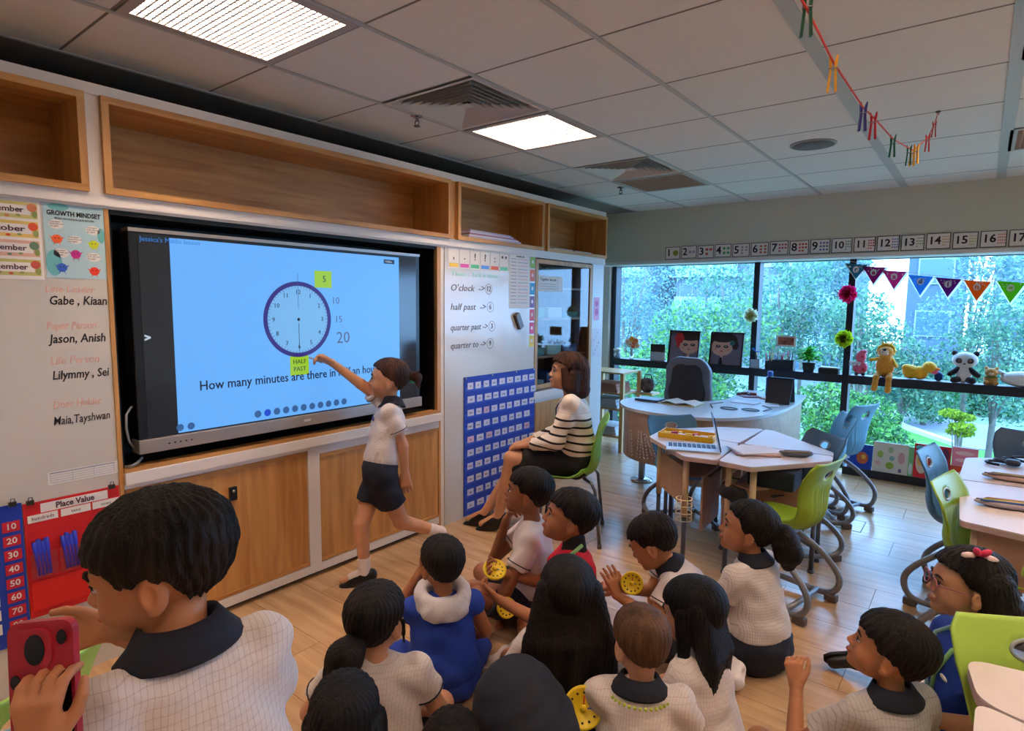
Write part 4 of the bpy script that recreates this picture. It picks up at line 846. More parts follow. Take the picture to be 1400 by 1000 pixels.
# right board: punctuation cards
for k,(ch,c) in enumerate(((',',(240,196,60)),('.',(236,90,180)),('!',(90,200,140)),('?',(90,150,230)),(':',(236,96,50)),('" "',(120,210,160)))):
    y=3.022+k*.112; e=empty('punctuation_card',(.009,y+.05,1.84),'card with %s and a %s band, in the row atop the right whiteboard'%({',':'a comma','.':'a full stop','!':'an exclamation mark','?':'a question mark',':':'a colon','" "':'quotation marks'}[ch],['yellow','pink','green','blue','orange','mint'][k]),'card',group='punctuation cards')
    fq('sheet',y,y+.104,1.838,1.972,PAPER,.009,e); fq('band',y+.008,y+.096,1.846,1.872,mat('band_%d'%k,c,.5),.0098,e); text('lettering',ch,.07,(.0106,y+.052,1.925),INKB,e,align='CENTER',bold=.001)
e=empty('printed_list',(.009,3.8,1.55),'tall white printed list with pink and grey rows beside the coloured squares','paper')
fq('sheet',3.700,3.965,1.555,1.985,PAPER,.009,e); m=MB()
for r in range(14): zz=1.945-r*.0265; m.box((.0098,3.72,zz-.003),(.0102,3.79,zz+.003),mat('print_pale_grey',(160,165,180),.7)); m.box((.0098,3.81,zz-.003),(.0102,3.945,zz+.003),mat('print_pink',(226,170,190) if r%2 else (180,180,205),.7) if 0 else mat('print_row_%d'%(r%2),[(226,180,196),(178,180,205)][r%2],.7))
m.build('print',e); text('lettering','WORD LIST',.02,(.0104,3.79,1.965),INKB,e)
e=empty('board_eraser',(.02,3.8,1.45),'dark grey board eraser stuck on the right whiteboard','eraser')
MB().box((.008,-.028,-.065),(.022,.028,.065),mat('felt_grey',(70,66,66),.9),R=Matrix.Rotation(.5,3,'X'),o=(0,3.81,1.455),bev=.003).build('felt',e); MB().box((.022,-.028,-.065),(.040,.028,.065),mat('eraser_cap',(104,98,98),.4),R=Matrix.Rotation(.5,3,'X'),o=(0,3.81,1.455),bev=.006).build('cap',e)
for k,c in enumerate(((130,180,50),(232,110,60),(40,140,190),(120,70,130),(222,60,80),(226,60,110),(236,196,50))):
    z=1.935-k*.108; nm=['green','orange','teal','purple','red','pink','yellow'][k]
    e=empty('coloured_square',(.009,4.01,z-.05),'small %s square with a white mark, in the column beside the glazed cabinet'%nm,'card',group='coloured squares')
    fq('square',3.976,4.040,z-.05,z+.045,mat('square_'+nm,c,.5),.009,e); m=MB(); disc(m,4.008,z,.012,PAPER,.0102,1.3,12); m.build('mark',e)
# blue word pocket chart
e=empty('word_pocket_chart',(.012,3.62,.02),'long blue pocket chart with rows of white word cards beside the teacher','pocket chart')
MB().box((.009,3.180,.01),(.014,4.058,1.055),BLU).build('cloth',e)
wm=[mat('word_card',(214,208,224),.6),mat('word_card_pink',(214,176,196),.6)]
rr=random.Random(4); words=['am','is','the','and','can','you','was','my','to','it','we','he','she','go','up','in']
for r in range(10):
    z=.985-r*.1005; MB().box((.014,3.19,z-.036),(.0155,4.05,z-.006),mat('pocket_strip_blue',(34,72,184),.3)).build('pocket',e)
    y=3.215
    while y<4.0:
        w=rr.choice((.062,.07,.078)); 
        fq('word_card',y,y+w,z-.022+rr.uniform(-.002,.002),z+.026,wm[1] if rr.random()<.12 else wm[0],.0158,e,.0008)
        text('lettering',rr.choice(words),.026,(.0168,y+w/2,z+.002),mat('print_plum',(86,50,60),.6),e,align='CENTER'); y+=w+rr.uniform(.022,.034)
for y in (3.2,3.5,3.8,4.04): MB().ball((.016,y,1.045),(.004,.007,.007),mat('pin_steel',(180,180,180),.3,metal=.8),8).build('grommet',e)
# paper on the glazed door and end post
e=empty('notice_sheet',(.01,4.3,1.74),'white notice sheet stuck to the cabinet glass','paper'); fq('sheet',4.10,4.46,1.70,1.83,PAPER,.0065,e); text('lettering','Together we can',.035,(.0075,4.12,1.80),INKB,e); m=MB()
for r in range(3): m.box((.0072,4.12,1.72+r*.02),(.0076,4.36,1.724+r*.02),gr)
m.box((.0072,4.38,1.70),(.0076,4.383,1.83),gr); m.build('print',e)
e=empty('pink_paper',(.002,5.08,1.6),'small pink paper note on the white end post','paper'); fq('sheet',5.02,5.13,1.44,1.66,mat('note_pink',(238,176,208),.6),.001,e); m=MB(); disc(m,5.075,1.60,.03,mat('note_pink_deep',(222,110,170),.6),.0022); disc(m,5.075,1.52,.035,mat('note_pink_deep',(222,110,170),.6),.0022); m.build('print',e)
e=empty('doodle_sheet',(.002,5.08,1.1),'pale sheet with faint pencil doodles low on the white end post','paper'); fq('sheet',5.01,5.16,1.08,1.36,mat('doodle_paper',(222,216,224),.6),.001,e); m=MB()
for k in range(7): ringmesh_=disc(m,5.04+.03*(k%4),1.12+.033*k,.008,gr,.002,1.3,8)
m.build('print',e)
# ---------------------------------------------------------------- number cards over the windows (wall at y=6.165)
FRM=mat('card_border',(50,40,60),.6)
pal=[(150,150,40),(150,160,190),(214,80,70),(96,170,110),(170,150,170),(204,96,56),(190,80,110),(206,70,60),(90,110,160),(60,160,120),(210,50,60),(60,130,200),(50,170,90),(206,150,40),(190,190,40),(226,90,70),(60,120,200)]
NW=['one','two','three','four','five','six','seven','eight','nine','ten','eleven','twelve','thirteen','fourteen','fifteen','sixteen','seventeen']; rr=random.Random(8); CN=['olive','grey-blue','red','green','mauve','brown','pink','red','blue','teal','red','blue','green','ochre','yellow','orange','blue']
for n in range(1,18):
    x0=.205+(n-1)*.1786; zc=2.148+rr.uniform(-.003,.003); c=pal[n-1]; e=empty('number_card',(x0+.08,6.163,zc-.065),'white card for %s with %s %s marks beside the numeral'%(NW[n-1],NW[n-1],CN[n-1]) if n>1 else 'leftmost white number card, the one with a single green dot','card',group='number cards over the window')
    def fb(nm,a,b,z0,z1,m_,d): return MB().box((a,6.163-d-.0006,z0),(b,6.163-d,z1),m_).build(nm,e)
    fb('border',x0,x0+.166,zc-.066,zc+.066,FRM,0); fb('sheet',x0+.006,x0+.160,zc-.060,zc+.060,PAPER,.0008)
    text('lettering',str(n),.105 if n<10 else .088,(x0+.014,6.1605,zc+.002),mat('number_black',(34,24,40),.6),e,face='-y',bold=.002)
    m=MB(); cols=1 if n==1 else (2 if n<7 else 3 if n<13 else 4); rows=math.ceil(n/cols); cm=mat('mark_%d'%n,c,.6); ox=x0+(.075 if n<10 else .108); wd=.08 if n<10 else .052
    if n==1: m.add([(x0+.115+.03*math.cos(2*PI*k/18),6.161,zc+.03*math.sin(2*PI*k/18)) for k in range(18)][::-1],[tuple(range(18))],cm)
    else:
        for q in range(n):
            a=ox+wd*((q%cols)+.5)/cols; b=zc+.045-.09*((q//cols)+.5)/rows; r=min(wd/cols,.09/rows)*.36; m.add([(a+r*1.1*math.cos(2*PI*k/8),6.161,b-r*math.sin(2*PI*k/8)) for k in range(8)],[tuple(range(8))],cm)
    m.build('marks',e)
# ---------------------------------------------------------------- things on and against the windows
K=6.42/6.3
def WX(x): return 2.942+(x-2.942)*K
def WZ(z): return 1.6+(z-1.6)*K
BT=.955; YI=6.43
# bunting
FPAP=translucent(mat('flag_paper_white',(236,236,236),.7),.7)
cols=[('teal',(70,150,170),'r',2.01,1.985,1.83),('magenta',(180,40,130),'e',2.150,1.955,1.78),('rose pink',(220,70,150),'a',2.310,1.915,1.735),('sky blue',(80,170,226),'d',2.505,1.87,1.68),('purple',(140,40,140),'i',2.700,1.845,1.665),('orange',(240,130,40),'n',2.895,1.82,1.635),('lime green',(130,200,50),'g',3.11,1.81,1.62)]
pts=[(WX(x)-.0,6.394,WZ(z)+.012) for _,_,_,x,z,_ in cols]+[(3.75,6.394,1.90)]; pts=[(1.93,6.392,2.02)]+pts[1:]
tag(MB().tube(pts,.002,mat('string_white',(220,220,220),.8),6).build('bunting_string'),'thin white string carrying the letter flags across the window','string')
for nm,c,ch,x,z,zb in cols:
    x,z,zb=WX(x),WZ(z),WZ(zb); w=.108; translucent(mat('flag_'+nm.replace(' ','_'),c,.6),.7); e=empty('bunting_flag',(x,6.41,zb),'%s triangular bunting flag with the letter %s'%(nm,ch),'flag',group='letter flags on the window string')
    tl_=.010; MB().prism([(x-w,z+tl_),(x+w,z-tl_),(x+.005,zb)],0,.001,FPAP,tf=lambda v:Vector((v.x,6.392+v.z,v.y))).build('border',e)
    MB().prism([(x-w*.9,z+tl_-.0),(x+w*.8,z-tl_),(x+.0,zb+.02)],0,.001,mat('flag_'+nm.replace(' ','_'),c,.6),tf=lambda v:Vector((v.x,6.3905+v.z,v.y))).build('cloth',e)
    m=MB(); rq=random.Random(x)
    m.add([(x-.005+.026*math.cos(2*PI*k/14),6.3898,z-.05-.030*math.sin(2*PI*k/14)) for k in range(14)],[tuple(range(14))],PAPER)
    for q in range(7):
        a=x+rq.uniform(-.06,.06); b=z-.012-rq.uniform(0,.03); m.add([(a+.005*math.cos(2*PI*k/6),6.3896,b-.005*math.sin(2*PI*k/6)) for k in range(6)],[tuple(range(6))],PAPER)
    m.build('dots',e); text('lettering',ch,.06,(x-.005,6.3888,z-.05),mat('flag_'+nm.replace(' ','_'),c,.6),e,face='-y',align='CENTER',bold=.002)
# paper pompoms
def pompom(x,z,r,c1,c2,label):
    e=empty('paper_pompom',(x,6.36,z),label,'pompom'); rq=np.random.default_rng(int(x*100)); m=MB(); a_,b_=translucent(mat('pom_%d_%d'%c1[:2],c1,.8)),translucent(mat('pom_%d_%d_c'%c2[:2],c2,.8))
    for i in range(150):
        d=rq.normal(size=3); d/=np.linalg.norm(d); d[1]=-abs(d[1]) if rq.random()<.7 else d[1]; t=np.cross(d,rq.normal(size=3)); t/=np.linalg.norm(t); o=np.array([x,6.36,z]); n2=np.cross(d,t)
        core=d[1]<-.86; rr_=r*rq.uniform(.85,1.05)*(1 if not core else .9); wdt=r*.20
        m.add([o+d*r*.2,o+d*rr_*.8+t*wdt+n2*wdt*.3,o+d*rr_,o+d*rr_*.8-t*wdt+n2*wdt*.3],[(0,1,2,3)],b_ if core else a_)
    m.build('petals',e); MB().ball((x,6.36,z),r*.55,b_,10).build('core',e)
pompom(1.075,1.50,.082,(230,236,214),(222,216,120),'white and pale yellow paper pompom on the first dark mullion')
pompom(1.938,1.715,.088,(240,40,120),(170,20,70),'hot pink paper pompom, upper one on the second dark mullion')
pompom(1.932,1.295,.088,(190,214,40),(120,130,30),'lime green paper pompom, lower one on the second dark mullion')
# framed portraits
def portrait(x0,x1,z0,z1,side,label):
    e=empty('picture_frame',((x0+x1)/2,6.40,z0),label,'picture'); t=.014; m=MB()
    tl_=.10
    def T(v): return Vector((v.x, 6.385+.055*(v.y-z0)/(z1-z0)-v.z, v.y))
    def P(poly,lv,mm,nm,own=None): (own or MB()).prism(poly,lv*.0012,lv*.0012+.001,mm,tf=T) if own else MB().prism(poly,lv*.0012,lv*.0012+.001,mm,tf=T).build(nm,e)
    fm=MB()
    for p in ([(x0,z0),(x1,z0),(x1,z0+t),(x0,z0+t)],[(x0,z1-t),(x1,z1-t),(x1,z1),(x0,z1)],[(x0,z0),(x0+t,z0),(x0+t,z1),(x0,z1)],[(x1-t,z0),(x1,z0),(x1,z1),(x1-t,z1)]): fm.prism(p,-.006,.018,BLACK,tf=T)
    fm.build('frame',e); MB().prism([(x0+t,z0+t),(x1-t,z0+t),(x1-t,z1-t),(x0+t,z1-t)],-.004,.001,mat('portrait_ground',(122,112,134),.4),tf=T).build('print',e)
    W_=x1-x0; H_=z1-z0; cx=x0+W_*(.66 if side>0 else .36); cz=z0+H_*.55
    def el(a,b,ra,rb,n=26,clip=None):
        pl=[(a+ra*math.cos(2*PI*k/n),b+rb*math.sin(2*PI*k/n)) for k in range(n)]
        return [(min(max(p,x0+t),x1-t),min(max(q_,z0+t),z1-t)) for p,q_ in pl]
    d=MB(); sk_=mat('portrait_skin',(222,176,158),.5); hr=mat('portrait_hair',(52,34,34),.5)
    def A(poly,lv,mm): d.prism(poly,lv*.0006,lv*.0006+.0005,mm,tf=T)
    A(el(cx,cz+H_*.17,W_*.46,H_*.30),2,hr); A([(cx-W_*.045,z0+t),(cx+W_*.045,z0+t),(cx+W_*.03,cz),(cx-W_*.03,cz)],3,sk_)
    A(el(cx,cz,W_*.33,H_*.26),4,sk_); A(el(cx,cz+H_*.27,W_*.37,H_*.13),5,hr)
    for s_ in (-1,1): A(el(cx+s_*W_*.12,cz+H_*.02,W_*.075,H_*.045),6,mat('portrait_eye',(60,44,60),.3)); A(el(cx+s_*W_*.115,cz+H_*.03,W_*.018,H_*.014),7,PAPER); A(el(cx+s_*W_*.19,cz-H_*.07,W_*.04,H_*.03),6,mat('portrait_blush',(226,140,130),.5))
    A(el(cx,cz-H_*.12,W_*.03,H_*.022),6,mat('portrait_mouth',(180,40,50),.5))
    if side>0:
        for q in range(6): a=2*PI*q/6; A(el(x0+W_*.33+math.cos(a)*W_*.07,z0+H_*.76+math.sin(a)*H_*.08,W_*.085,H_*.09),8+q%2,mat('portrait_flower_red',(206,36,40),.5))
        A(el(x0+W_*.30,z0+H_*.58,W_*.06,H_*.12),8,mat('portrait_flower_red',(206,36,40),.5))
    else:
        A(el(x0+W_*.76,z0+H_*.62,W_*.10,H_*.13),8,hr); A(el(x0+W_*.66,z0+H_*.68,W_*.07,H_*.075),9,mat('portrait_flower_teal',(50,120,120),.5)); A(el(x0+W_*.66,z0+H_*.68,W_*.025,H_*.028),10,mat('portrait_flower_teal_dark',(30,80,84),.5)); A([(x0+W_*.28,z0+t),(x0+W_*.42,z0+t),(x0+W_*.38,z0+H_*.25),(x0+W_*.32,z0+H_*.25)],8,BLACK)
    d.build('picture',e)
portrait(WX(.232),WX(.575),BT,WZ(1.318),1,'black framed picture of a doll-faced girl with a big red flower')
portrait(WX(.692),WX(1.035),BT,WZ(1.318),-1,'black framed picture of a doll-faced girl with a teal hair bow')
# small things on the beam
e=empty('calendar_card',(WX(.08),YI,BT),'white standing card with a dark photo on top, left of the portraits','card')
MB().box((-.09,0,0),(.09,.003,.10),mat('card_grey_white',(196,198,214),.6),o=(WX(.09),YI,BT)).build('card',e); MB().box((-.088,0,.10),(.088,.004,.19),mat('photo_dark_brown',(62,40,40),.4),o=(WX(.09),YI-.002,BT)).build('photo',e)
e=empty('flower_vase',(WX(-.23),YI,BT),'clear glass vase of orange and white paper flowers at the window left end','vase')
MB().lathe([(.022,0),(.030,.05),(.020,.09),(.026,.13)],mat('vase_glass',(200,225,230),.08,trans=.6),16,(WX(-.23),YI,BT)).build('glass',e)
for k,(dx,dz,c) in enumerate(((-.05,.20,(240,200,200)),(0,.23,(244,170,60)),(.05,.21,(240,120,60)),(.02,.16,(240,90,50)),(-.02,.17,(244,240,235)),(.07,.16,(250,220,200)))):
    f=MB(); x=WX(-.23)+dx; z=BT+dz
    f.tube([(WX(-.23),YI,BT+.03),(x,YI,z)],.0025,mat('stem_green',(70,130,60),.6),5)
    for q in range(7):
        a=2*PI*q/7; f.ball((x+.022*math.cos(a),YI-.012,z+.022*math.sin(a)),(.016,.006,.016),mat('petal_%d'%k,c,.6),8)
    f.ball((x,YI-.016,z),.009,mat('flower_heart',(226,150,40),.6),8); f.build('flower',e)
e=empty('glass_jar',(WX(-.42),YI,BT),'small clear jar in the left corner of the window beam','jar'); MB().lathe([(.04,0),(.045,.06),(.045,.09),(.04,.10)],mat('jar_glass',(210,225,226),.1,trans=.5),16,(WX(-.42),YI,BT)).build('body',e); MB().lathe([(.046,.09),(.046,.115)],mat('jar_lid',(220,220,220),.5),16,(WX(-.42),YI,BT)).build('lid',e)
e=empty('photo_print',(WX(1.43),6.47,1.25),'small reddish photo in a white border stuck on the window glass','photo'); MB().box((WX(1.335),6.468,WZ(1.195)),(WX(1.52),6.472,WZ(1.305)),PAPER).build('border',e); MB().box((WX(1.355),6.466,WZ(1.212)),(WX(1.50),6.469,WZ(1.288)),mat('photo_maroon',(120,40,40),.5,c2=(190,120,90),nscale=25)).build('photo',e)
# left of the plant: pots of pens
def pen_pot(x,w,h,c,label,pens,lcol=None):
    e=empty('desk_organiser',(x,YI,BT),label,'pen holder'); b=MB(); pm_=mat('organiser_%d_%d'%(c[0],c[2]),c,.5); d=.05
    for lo,hi in (((-w,-d,0),(w,-d+.003,h)),((-w,d-.003,0),(w,d,h)),((-w,-d,0),(-w+.003,d,h)),((w-.003,-d,0),(w,d,h)),((-w,-d,0),(w,d,.004))): b.box(lo,hi,pm_,o=(x,YI-.01,BT))
    b.build('holder',e); rq=random.Random(int(x*91))
    for q in range(pens):
        cx=x+rq.uniform(-w*.7,w*.7); l=h+rq.uniform(.03,.09); tl_=rq.uniform(-.03,.03); cc=rq.choice([(30,30,34),(60,120,200),(220,70,110),(230,200,60),(90,90,96),(210,220,230)])
        MB().tube([(cx,YI-.01,BT+.01),(cx+tl_,YI-.01,BT+l),(cx+tl_*1.1,YI-.01,BT+l+.012)],[.005,.005,.002],mat('pen_%d'%cc[0],cc,.4),6).build('pen',e)
pen_pot(WX(1.165),.045,.09,(180,200,214),'clear pen holder beside the first mullion',5); pen_pot(WX(1.30),.035,.085,(40,40,46),'narrow dark pen pot with a pink pen',5); pen_pot(WX(1.43),.10,.10,(26,28,34),'wide black pen tray under the small red photo',9)
e=empty('blue_crane',(WX(1.17),YI,BT+.17),'small bright blue folded paper bird over the pen holder','ornament'); x=WX(1.17); MB().add([(x-.05,YI-.04,BT+.20),(x,YI-.05,BT+.175),(x+.06,YI-.04,BT+.185),(x,YI-.03,BT+.16),(x-.02,YI-.07,BT+.215)],[(0,1,3),(1,2,3),(0,4,1)],mat('paper_blue',(30,130,230),.5)).tube([(x,YI-.04,BT+.165),(x,YI-.03,BT+.005)],.002,BLACK,5).build('bird',e)
e=empty('potted_plant',(WX(1.66),YI-.02,BT),'leafy green potted plant on the window beam left of the second mullion','plant'); x=WX(1.66)
MB().lathe([(.045,0),(.06,.09),(.064,.095),(.058,.095)],mat('pot_black',(22,24,28),.5),18,(x,YI-.03,BT)).build('pot',e)
m=MB(); rq=np.random.default_rng(2); gl=[translucent(mat('plant_leaf',(100,210,64),.5)),translucent(mat('plant_leaf_dark',(54,160,56),.5))]
for i in range(90):
    a=rq.uniform(0,2*PI); r=rq.uniform(.01,.115); h_=.12+rq.uniform(0,.15)*(1-r/.2); c=np.array([x+r*math.cos(a),YI-.05+r*.6*math.sin(a),BT+h_]); d=np.array([math.cos(a),math.sin(a)*.6-.4,rq.uniform(-.5,.6)]); d/=np.linalg.norm(d); t=np.cross(d,[0,0,1.0]); t/=np.linalg.norm(t); L_=.075; n_=np.cross(t,d)
    m.add([c-d*L_*.5,c+t*L_*.3+n_*.004,c+d*L_*.6,c-t*L_*.3+n_*.004,c-n_*.004],[(0,1,4),(1,2,4),(2,3,4),(3,0,4)],gl[i%2])
m.build('leaves',e); s_=MB(); [s_.tube([(x,YI-.03,BT+.09),(x+.05*math.cos(k),YI-.05+.03*math.sin(k),BT+.2)],.0025,gl[1],5) for k in range(6)]; s_.build('stems',e)
e=empty('black_tray',(WX(1.84),YI,BT),'low black tray on the beam between the plant and second mullion','tray'); b=MB(); x=WX(1.835)
for lo,hi in (((-.085,-.06,0),(.085,-.055,.05)),((-.085,.04,0),(.085,.045,.05)),((-.085,-.055,0),(-.08,.04,.05)),((.08,-.055,0),(.085,.04,.05)),((-.08,-.055,0),(.08,.04,.004))): b.box(lo,hi,BLACK,o=(x,YI,BT))
b.build('tray',e); MB().box((x-.07,YI-.05,BT+.004),(x+.07,YI+.035,BT+.06),mat('tray_papers',(190,196,206),.6)).build('paper_pile',e)
# soft toys
def plush(name,x,label,prims,cmats,cat='soft toy',fuzz=.0018,h=.005,extra=None,y=None):
    """prims: {part:[(kind,args..)]} in local coords, -y faces the room"""
    e=empty(name,(x,y or YI-.01,BT),label,cat)
    for part,(mm,ps) in prims.items():
        F=Field(h)
        for p in ps:
            if len(p)==2 and hasattr(p[1],'__len__'): F.ell(p[0],p[1],None,.012)
            elif len(p)==2: F.ell(p[0],p[1],None,.010)
            else: F.cone(p[0],p[1],p[2],p[3],.012)
        mesh_np(part,[(*F.run(lambda D,X,Y,Z:D+fuzz*np.sin(X*260+np.sin(Z*150))*np.sin(Y*240)*np.sin(Z*250)),0)],[mm],e)
    return e
YE=mat('plush_yellow',(250,190,40),.95,sheen=.5); OR=mat('plush_orange',(236,160,50),.95,sheen=.5,noise=.15,nscale=60); PK=mat('plush_pink',(240,110,150),.9,sheen=.4); WHP=mat('plush_white',(226,228,234),.95,sheen=.4); BKP=mat('plush_black',(34,32,40),.95,sheen=.3); BR=mat('plush_brown',(190,140,70),.95,sheen=.4); TN=mat('plush_tan',(222,196,170),.9)
plush('pink_soft_toy',WX(2.09),'pink spotted number-shaped soft toy beside the second mullion',{'body':(PK,[((0,0,.075),(.062,.035,.062)),((.0,0,.175),(.045,.032,.048)),((.02,0,.225),(.03,.025,.02))]),'spots':(mat('plush_deep_pink',(214,50,90),.9),[((.03,-.03,.06),(.014,.008,.014)),((-.02,-.032,.10),(.012,.008,.012)),((.015,-.028,.18),(.010,.008,.010)),((-.03,-.028,.05),(.010,.008,.010))]),'arms':(WHP,[((-.085,-.02,.125),(.0,-.035,.12),.008,.008),((-.085,-.02,.10),(.0,-.035,.10),.008,.008)]),'feet':(BKP,[((-.025,-.01,.014),(.018,.022,.014)),((.03,-.01,.014),(.018,.022,.014))])},None)
plush('lion_soft_toy',WX(2.285),'tall golden lion soft toy with dangling legs over the beam',{'body':(OR,[((0,0,.10),(.075,.05,.10)),((0,0,.17),(.055,.045,.07)),((-.05,-.03,.02),(-.055,-.085,-.0),.026,.026),((-.055,-.085,.0),(-.062,-.095,-.10),.022,.026),((.045,-.03,.02),(.045,-.085,.0),.026,.026),((.045,-.085,.0),(.045,-.095,-.11),.022,.026)]),'arms':(YE,[((-.05,0,.17),(-.115,-.03,.155),.014,.014),((.05,0,.17),(.09,-.03,.11),.016,.016)]),'head':(OR,[((0,-.005,.235),(.062,.05,.05))]),'muzzle':(TN,[((-.005,-.045,.235),(.035,.022,.022)),((-.005,-.05,.215),(.03,.02,.012))]),'nose':(BKP,[((-.005,-.062,.257),(.016,.012,.011))]),'mane':(YE,[((.06*math.cos(a),.01,.245+.055*math.sin(a)),.018) for a in [k*PI/6 for k in range(-1,8)]]+[((-.02,.0,.30),(-.035,.0,.335),.008,.003),((.03,0,.30),(.05,0,.33),.008,.003)])},None,fuzz=.004)
plush('duck_soft_toy',WX(2.53),'bright yellow duck soft toy lying on the beam',{'body':(YE,[((-.05,0,.065),(.062,.05,.062)),((.02,0,.062),(.062,.05,.060)),((-.085,0,.10),(.035,.035,.032))]),'head':(YE,[((.085,-.01,.115),(.056,.05,.052))]),'beak':(mat('plush_beak',(244,130,30),.8),[((.145,-.02,.105),(.022,.02,.012))])},None)
plush('small_pink_toy',WX(2.665),'little pink and blue soft figure between the duck and the panda',{'head':(PK,[((-.015,-.01,.085),(.032,.03,.028)),((-.04,-.01,.10),.012)]),'body':(mat('plush_navy',(50,70,130),.9),[((.02,0,.04),(.032,.03,.04))])},None)
plush('panda_soft_toy',WX(2.855),'white and black panda soft toy sitting on the window beam',{'head':(WHP,[((0,-.01,.20),(.092,.07,.068))]),'body':(WHP,[((0,0,.075),(.058,.05,.075))]),'ears':(BKP,[((-.075,0,.255),.024),((.075,0,.255),.024)]),'arms':(BKP,[((-.045,-.01,.115),(-.095,-.04,.075),.024,.022),((.045,-.01,.115),(.095,-.04,.075),.024,.022)]),'legs':(BKP,[((-.04,-.03,.03),(-.062,-.07,.028),.028,.028),((.04,-.03,.03),(.062,-.07,.028),.028,.028)]),'eye_patches':(BKP,[((-.038,-.070,.195),(.026,.014,.024)),((.038,-.070,.195),(.026,.014,.024))]),'eyes':(mat('toy_eye_amber',(120,80,70),.15),[((-.036,-.084,.195),(.014,.006,.014)),((.036,-.084,.195),(.014,.006,.014))]),'nose':(BKP,[((0,-.082,.170),(.010,.006,.007))])},None,fuzz=.0008)
plush('small_bear_toy',WX(3.035),'small brown bear soft toy right of the panda',{'head':(BR,[((0,-.01,.105),(.045,.04,.038)),((-.035,0,.14),.014),((.035,0,.14),.014)]),'body':(BR,[((0,0,.045),(.05,.042,.05)),((-.03,-.04,.02),(.02,.03,.02)),((.035,-.04,.02),(.02,.03,.02))]),'muzzle':(TN,[((0,-.045,.095),(.02,.014,.015))]),'scarf':(mat('plush_green_scarf',(90,120,50),.9),[((0,-.01,.068),(.048,.04,.010))])},None)
plush('white_soft_toy',WX(3.24),'large white soft toy lying at the right edge of the photo',{'body':(WHP,[((0,0,.065),(.15,.07,.065)),((.12,0,.10),(.09,.07,.08)),((-.12,0,.10),(-.17,0,.115),.012,.022)])},None)
tag(MB().tube([(WX(2.33),6.45,1.01),(WX(2.38),6.45,1.0),(WX(2.49),6.46,1.08),(WX(2.50),6.46,1.17),(WX(2.44),6.46,1.22),(WX(2.38),6.46,1.22)],.004,mat('wire_white',(210,220,226),.4),6).build('wire_loop'),'loop of pale wire behind the lion soft toy','wire')
# books along the bottom of the glass
def book(x0,x1,z1,c,label,art,lean=.03,y=6.395):
    e=empty('board_book',((x0+x1)/2,y,.075),label,'book',group='books leaning at the foot of the window')
    def T(v): return Vector((v.x,y+lean*(v.y-.075)/(z1-.075)-v.z,v.y))
    MB().prism([(x0,.075),(x1,.075),(x1,z1),(x0,z1)],-.022,.0,PAPER,tf=T).build('pages',e); MB().prism([(x0-.003,.073),(x1+.003,.073),(x1+.003,z1+.003),(x0-.003,z1+.003)],0,.003,mat('cover_%d_%d_%d'%c,c,.35),tf=T).build('cover',e)
    for (kx,kz,rx,rz,cc) in art:
        m=MB()
        a=x0+(x1-x0)*kx; b=.075+(z1-.075)*kz; m.prism([(a+(x1-x0)*rx*math.cos(2*PI*k/14),b+(z1-.075)*rz*math.sin(2*PI*k/14)) for k in range(14)],.003+.0004*art.index((kx,kz,rx,rz,cc)),.0035+.0004*art.index((kx,kz,rx,rz,cc)),mat('art_%d_%d_%d'%cc,cc,.5),tf=T); m.build('artwork',e)
book(2.03,2.225,.30,(20,70,190),'blue box book with an orange picture, leftmost at the window foot',[(.6,.45,.25,.25,(200,100,60)),(.65,.5,.1,.1,(240,200,80))])
book(2.235,2.505,.345,(214,216,214),'white book with small green animal drawings at the window foot',[(.2,.6,.09,.12,(150,190,90)),(.5,.78,.08,.1,(160,190,150)),(.5,.25,.12,.12,(140,180,70)),(.55,.5,.08,.08,(120,170,180)),(.82,.55,.10,.2,(200,160,170)),(.8,.12,.05,.07,(110,110,150)),(.15,.3,.08,.07,(220,180,190))])
book(2.51,2.548,.335,(120,200,140),'narrow green and white book edge between two picture books',[(.5,.25,.4,.2,(220,230,235))])
book(2.552,2.815,.375,(206,34,52),'red picture book with crowded characters at the window foot',[(.22,.5,.18,.38,(226,210,200)),(.2,.55,.12,.2,(236,190,90)),(.55,.68,.2,.2,(230,60,70)),(.55,.68,.12,.12,(120,190,90)),(.85,.75,.12,.2,(110,40,90)),(.82,.35,.15,.2,(240,60,60)),(.15,.9,.12,.07,(70,170,180))])
book(2.825,3.00,.385,(240,150,180),'pink striped book at the window foot behind the blue chair',[(.5,.85,.4,.06,(250,214,222)),(.5,.65,.4,.05,(250,214,222)),(.5,.45,.4,.04,(240,226,140))],y=6.41)
book(2.82,2.975,.235,(214,80,50),'small orange book showing a red-haired doll face',[(.5,.55,.34,.42,(226,80,30)),(.5,.45,.24,.28,(240,214,204)),(.4,.45,.04,.05,(40,60,60)),(.62,.45,.04,.05,(40,60,60)),(.5,.1,.3,.12,(60,110,90))],y=6.345,lean=.02)
# ---------------------------------------------------------------- pegs on the red line
st=[(2.62,.55,2.30),(2.655,1.0,2.13),(2.661,1.19,2.118),(2.647,1.5,2.128),(2.642,1.946,2.146),(2.65,2.077,2.150),(2.65,2.531,2.187),(2.677,2.876,2.215),(2.685,2.96,2.24),(2.69,3.35,2.362),(2.69,3.65,2.49),(2.683,3.92,2.612)]
tag(MB().tube(st,.0022,mat('string_red',(222,60,40),.7),6).build('red_string'),'sagging red string hung under the ceiling tiles','string')
e=tag(MB().lathe([(.012,0),(.012,-.004),(.004,-.010)],mat('hook_grey',(90,80,84),.5),12,(2.683,3.92,CEIL-.001)).tube([(2.683,3.92,CEIL-.008),(2.688,3.92,CEIL-.018),(2.683,3.915,CEIL-.014)],.0018,mat('hook_grey',(90,80,84),.5),6).build('ceiling_hook'),'small grey ceiling hook at the far end of the red string','hook')
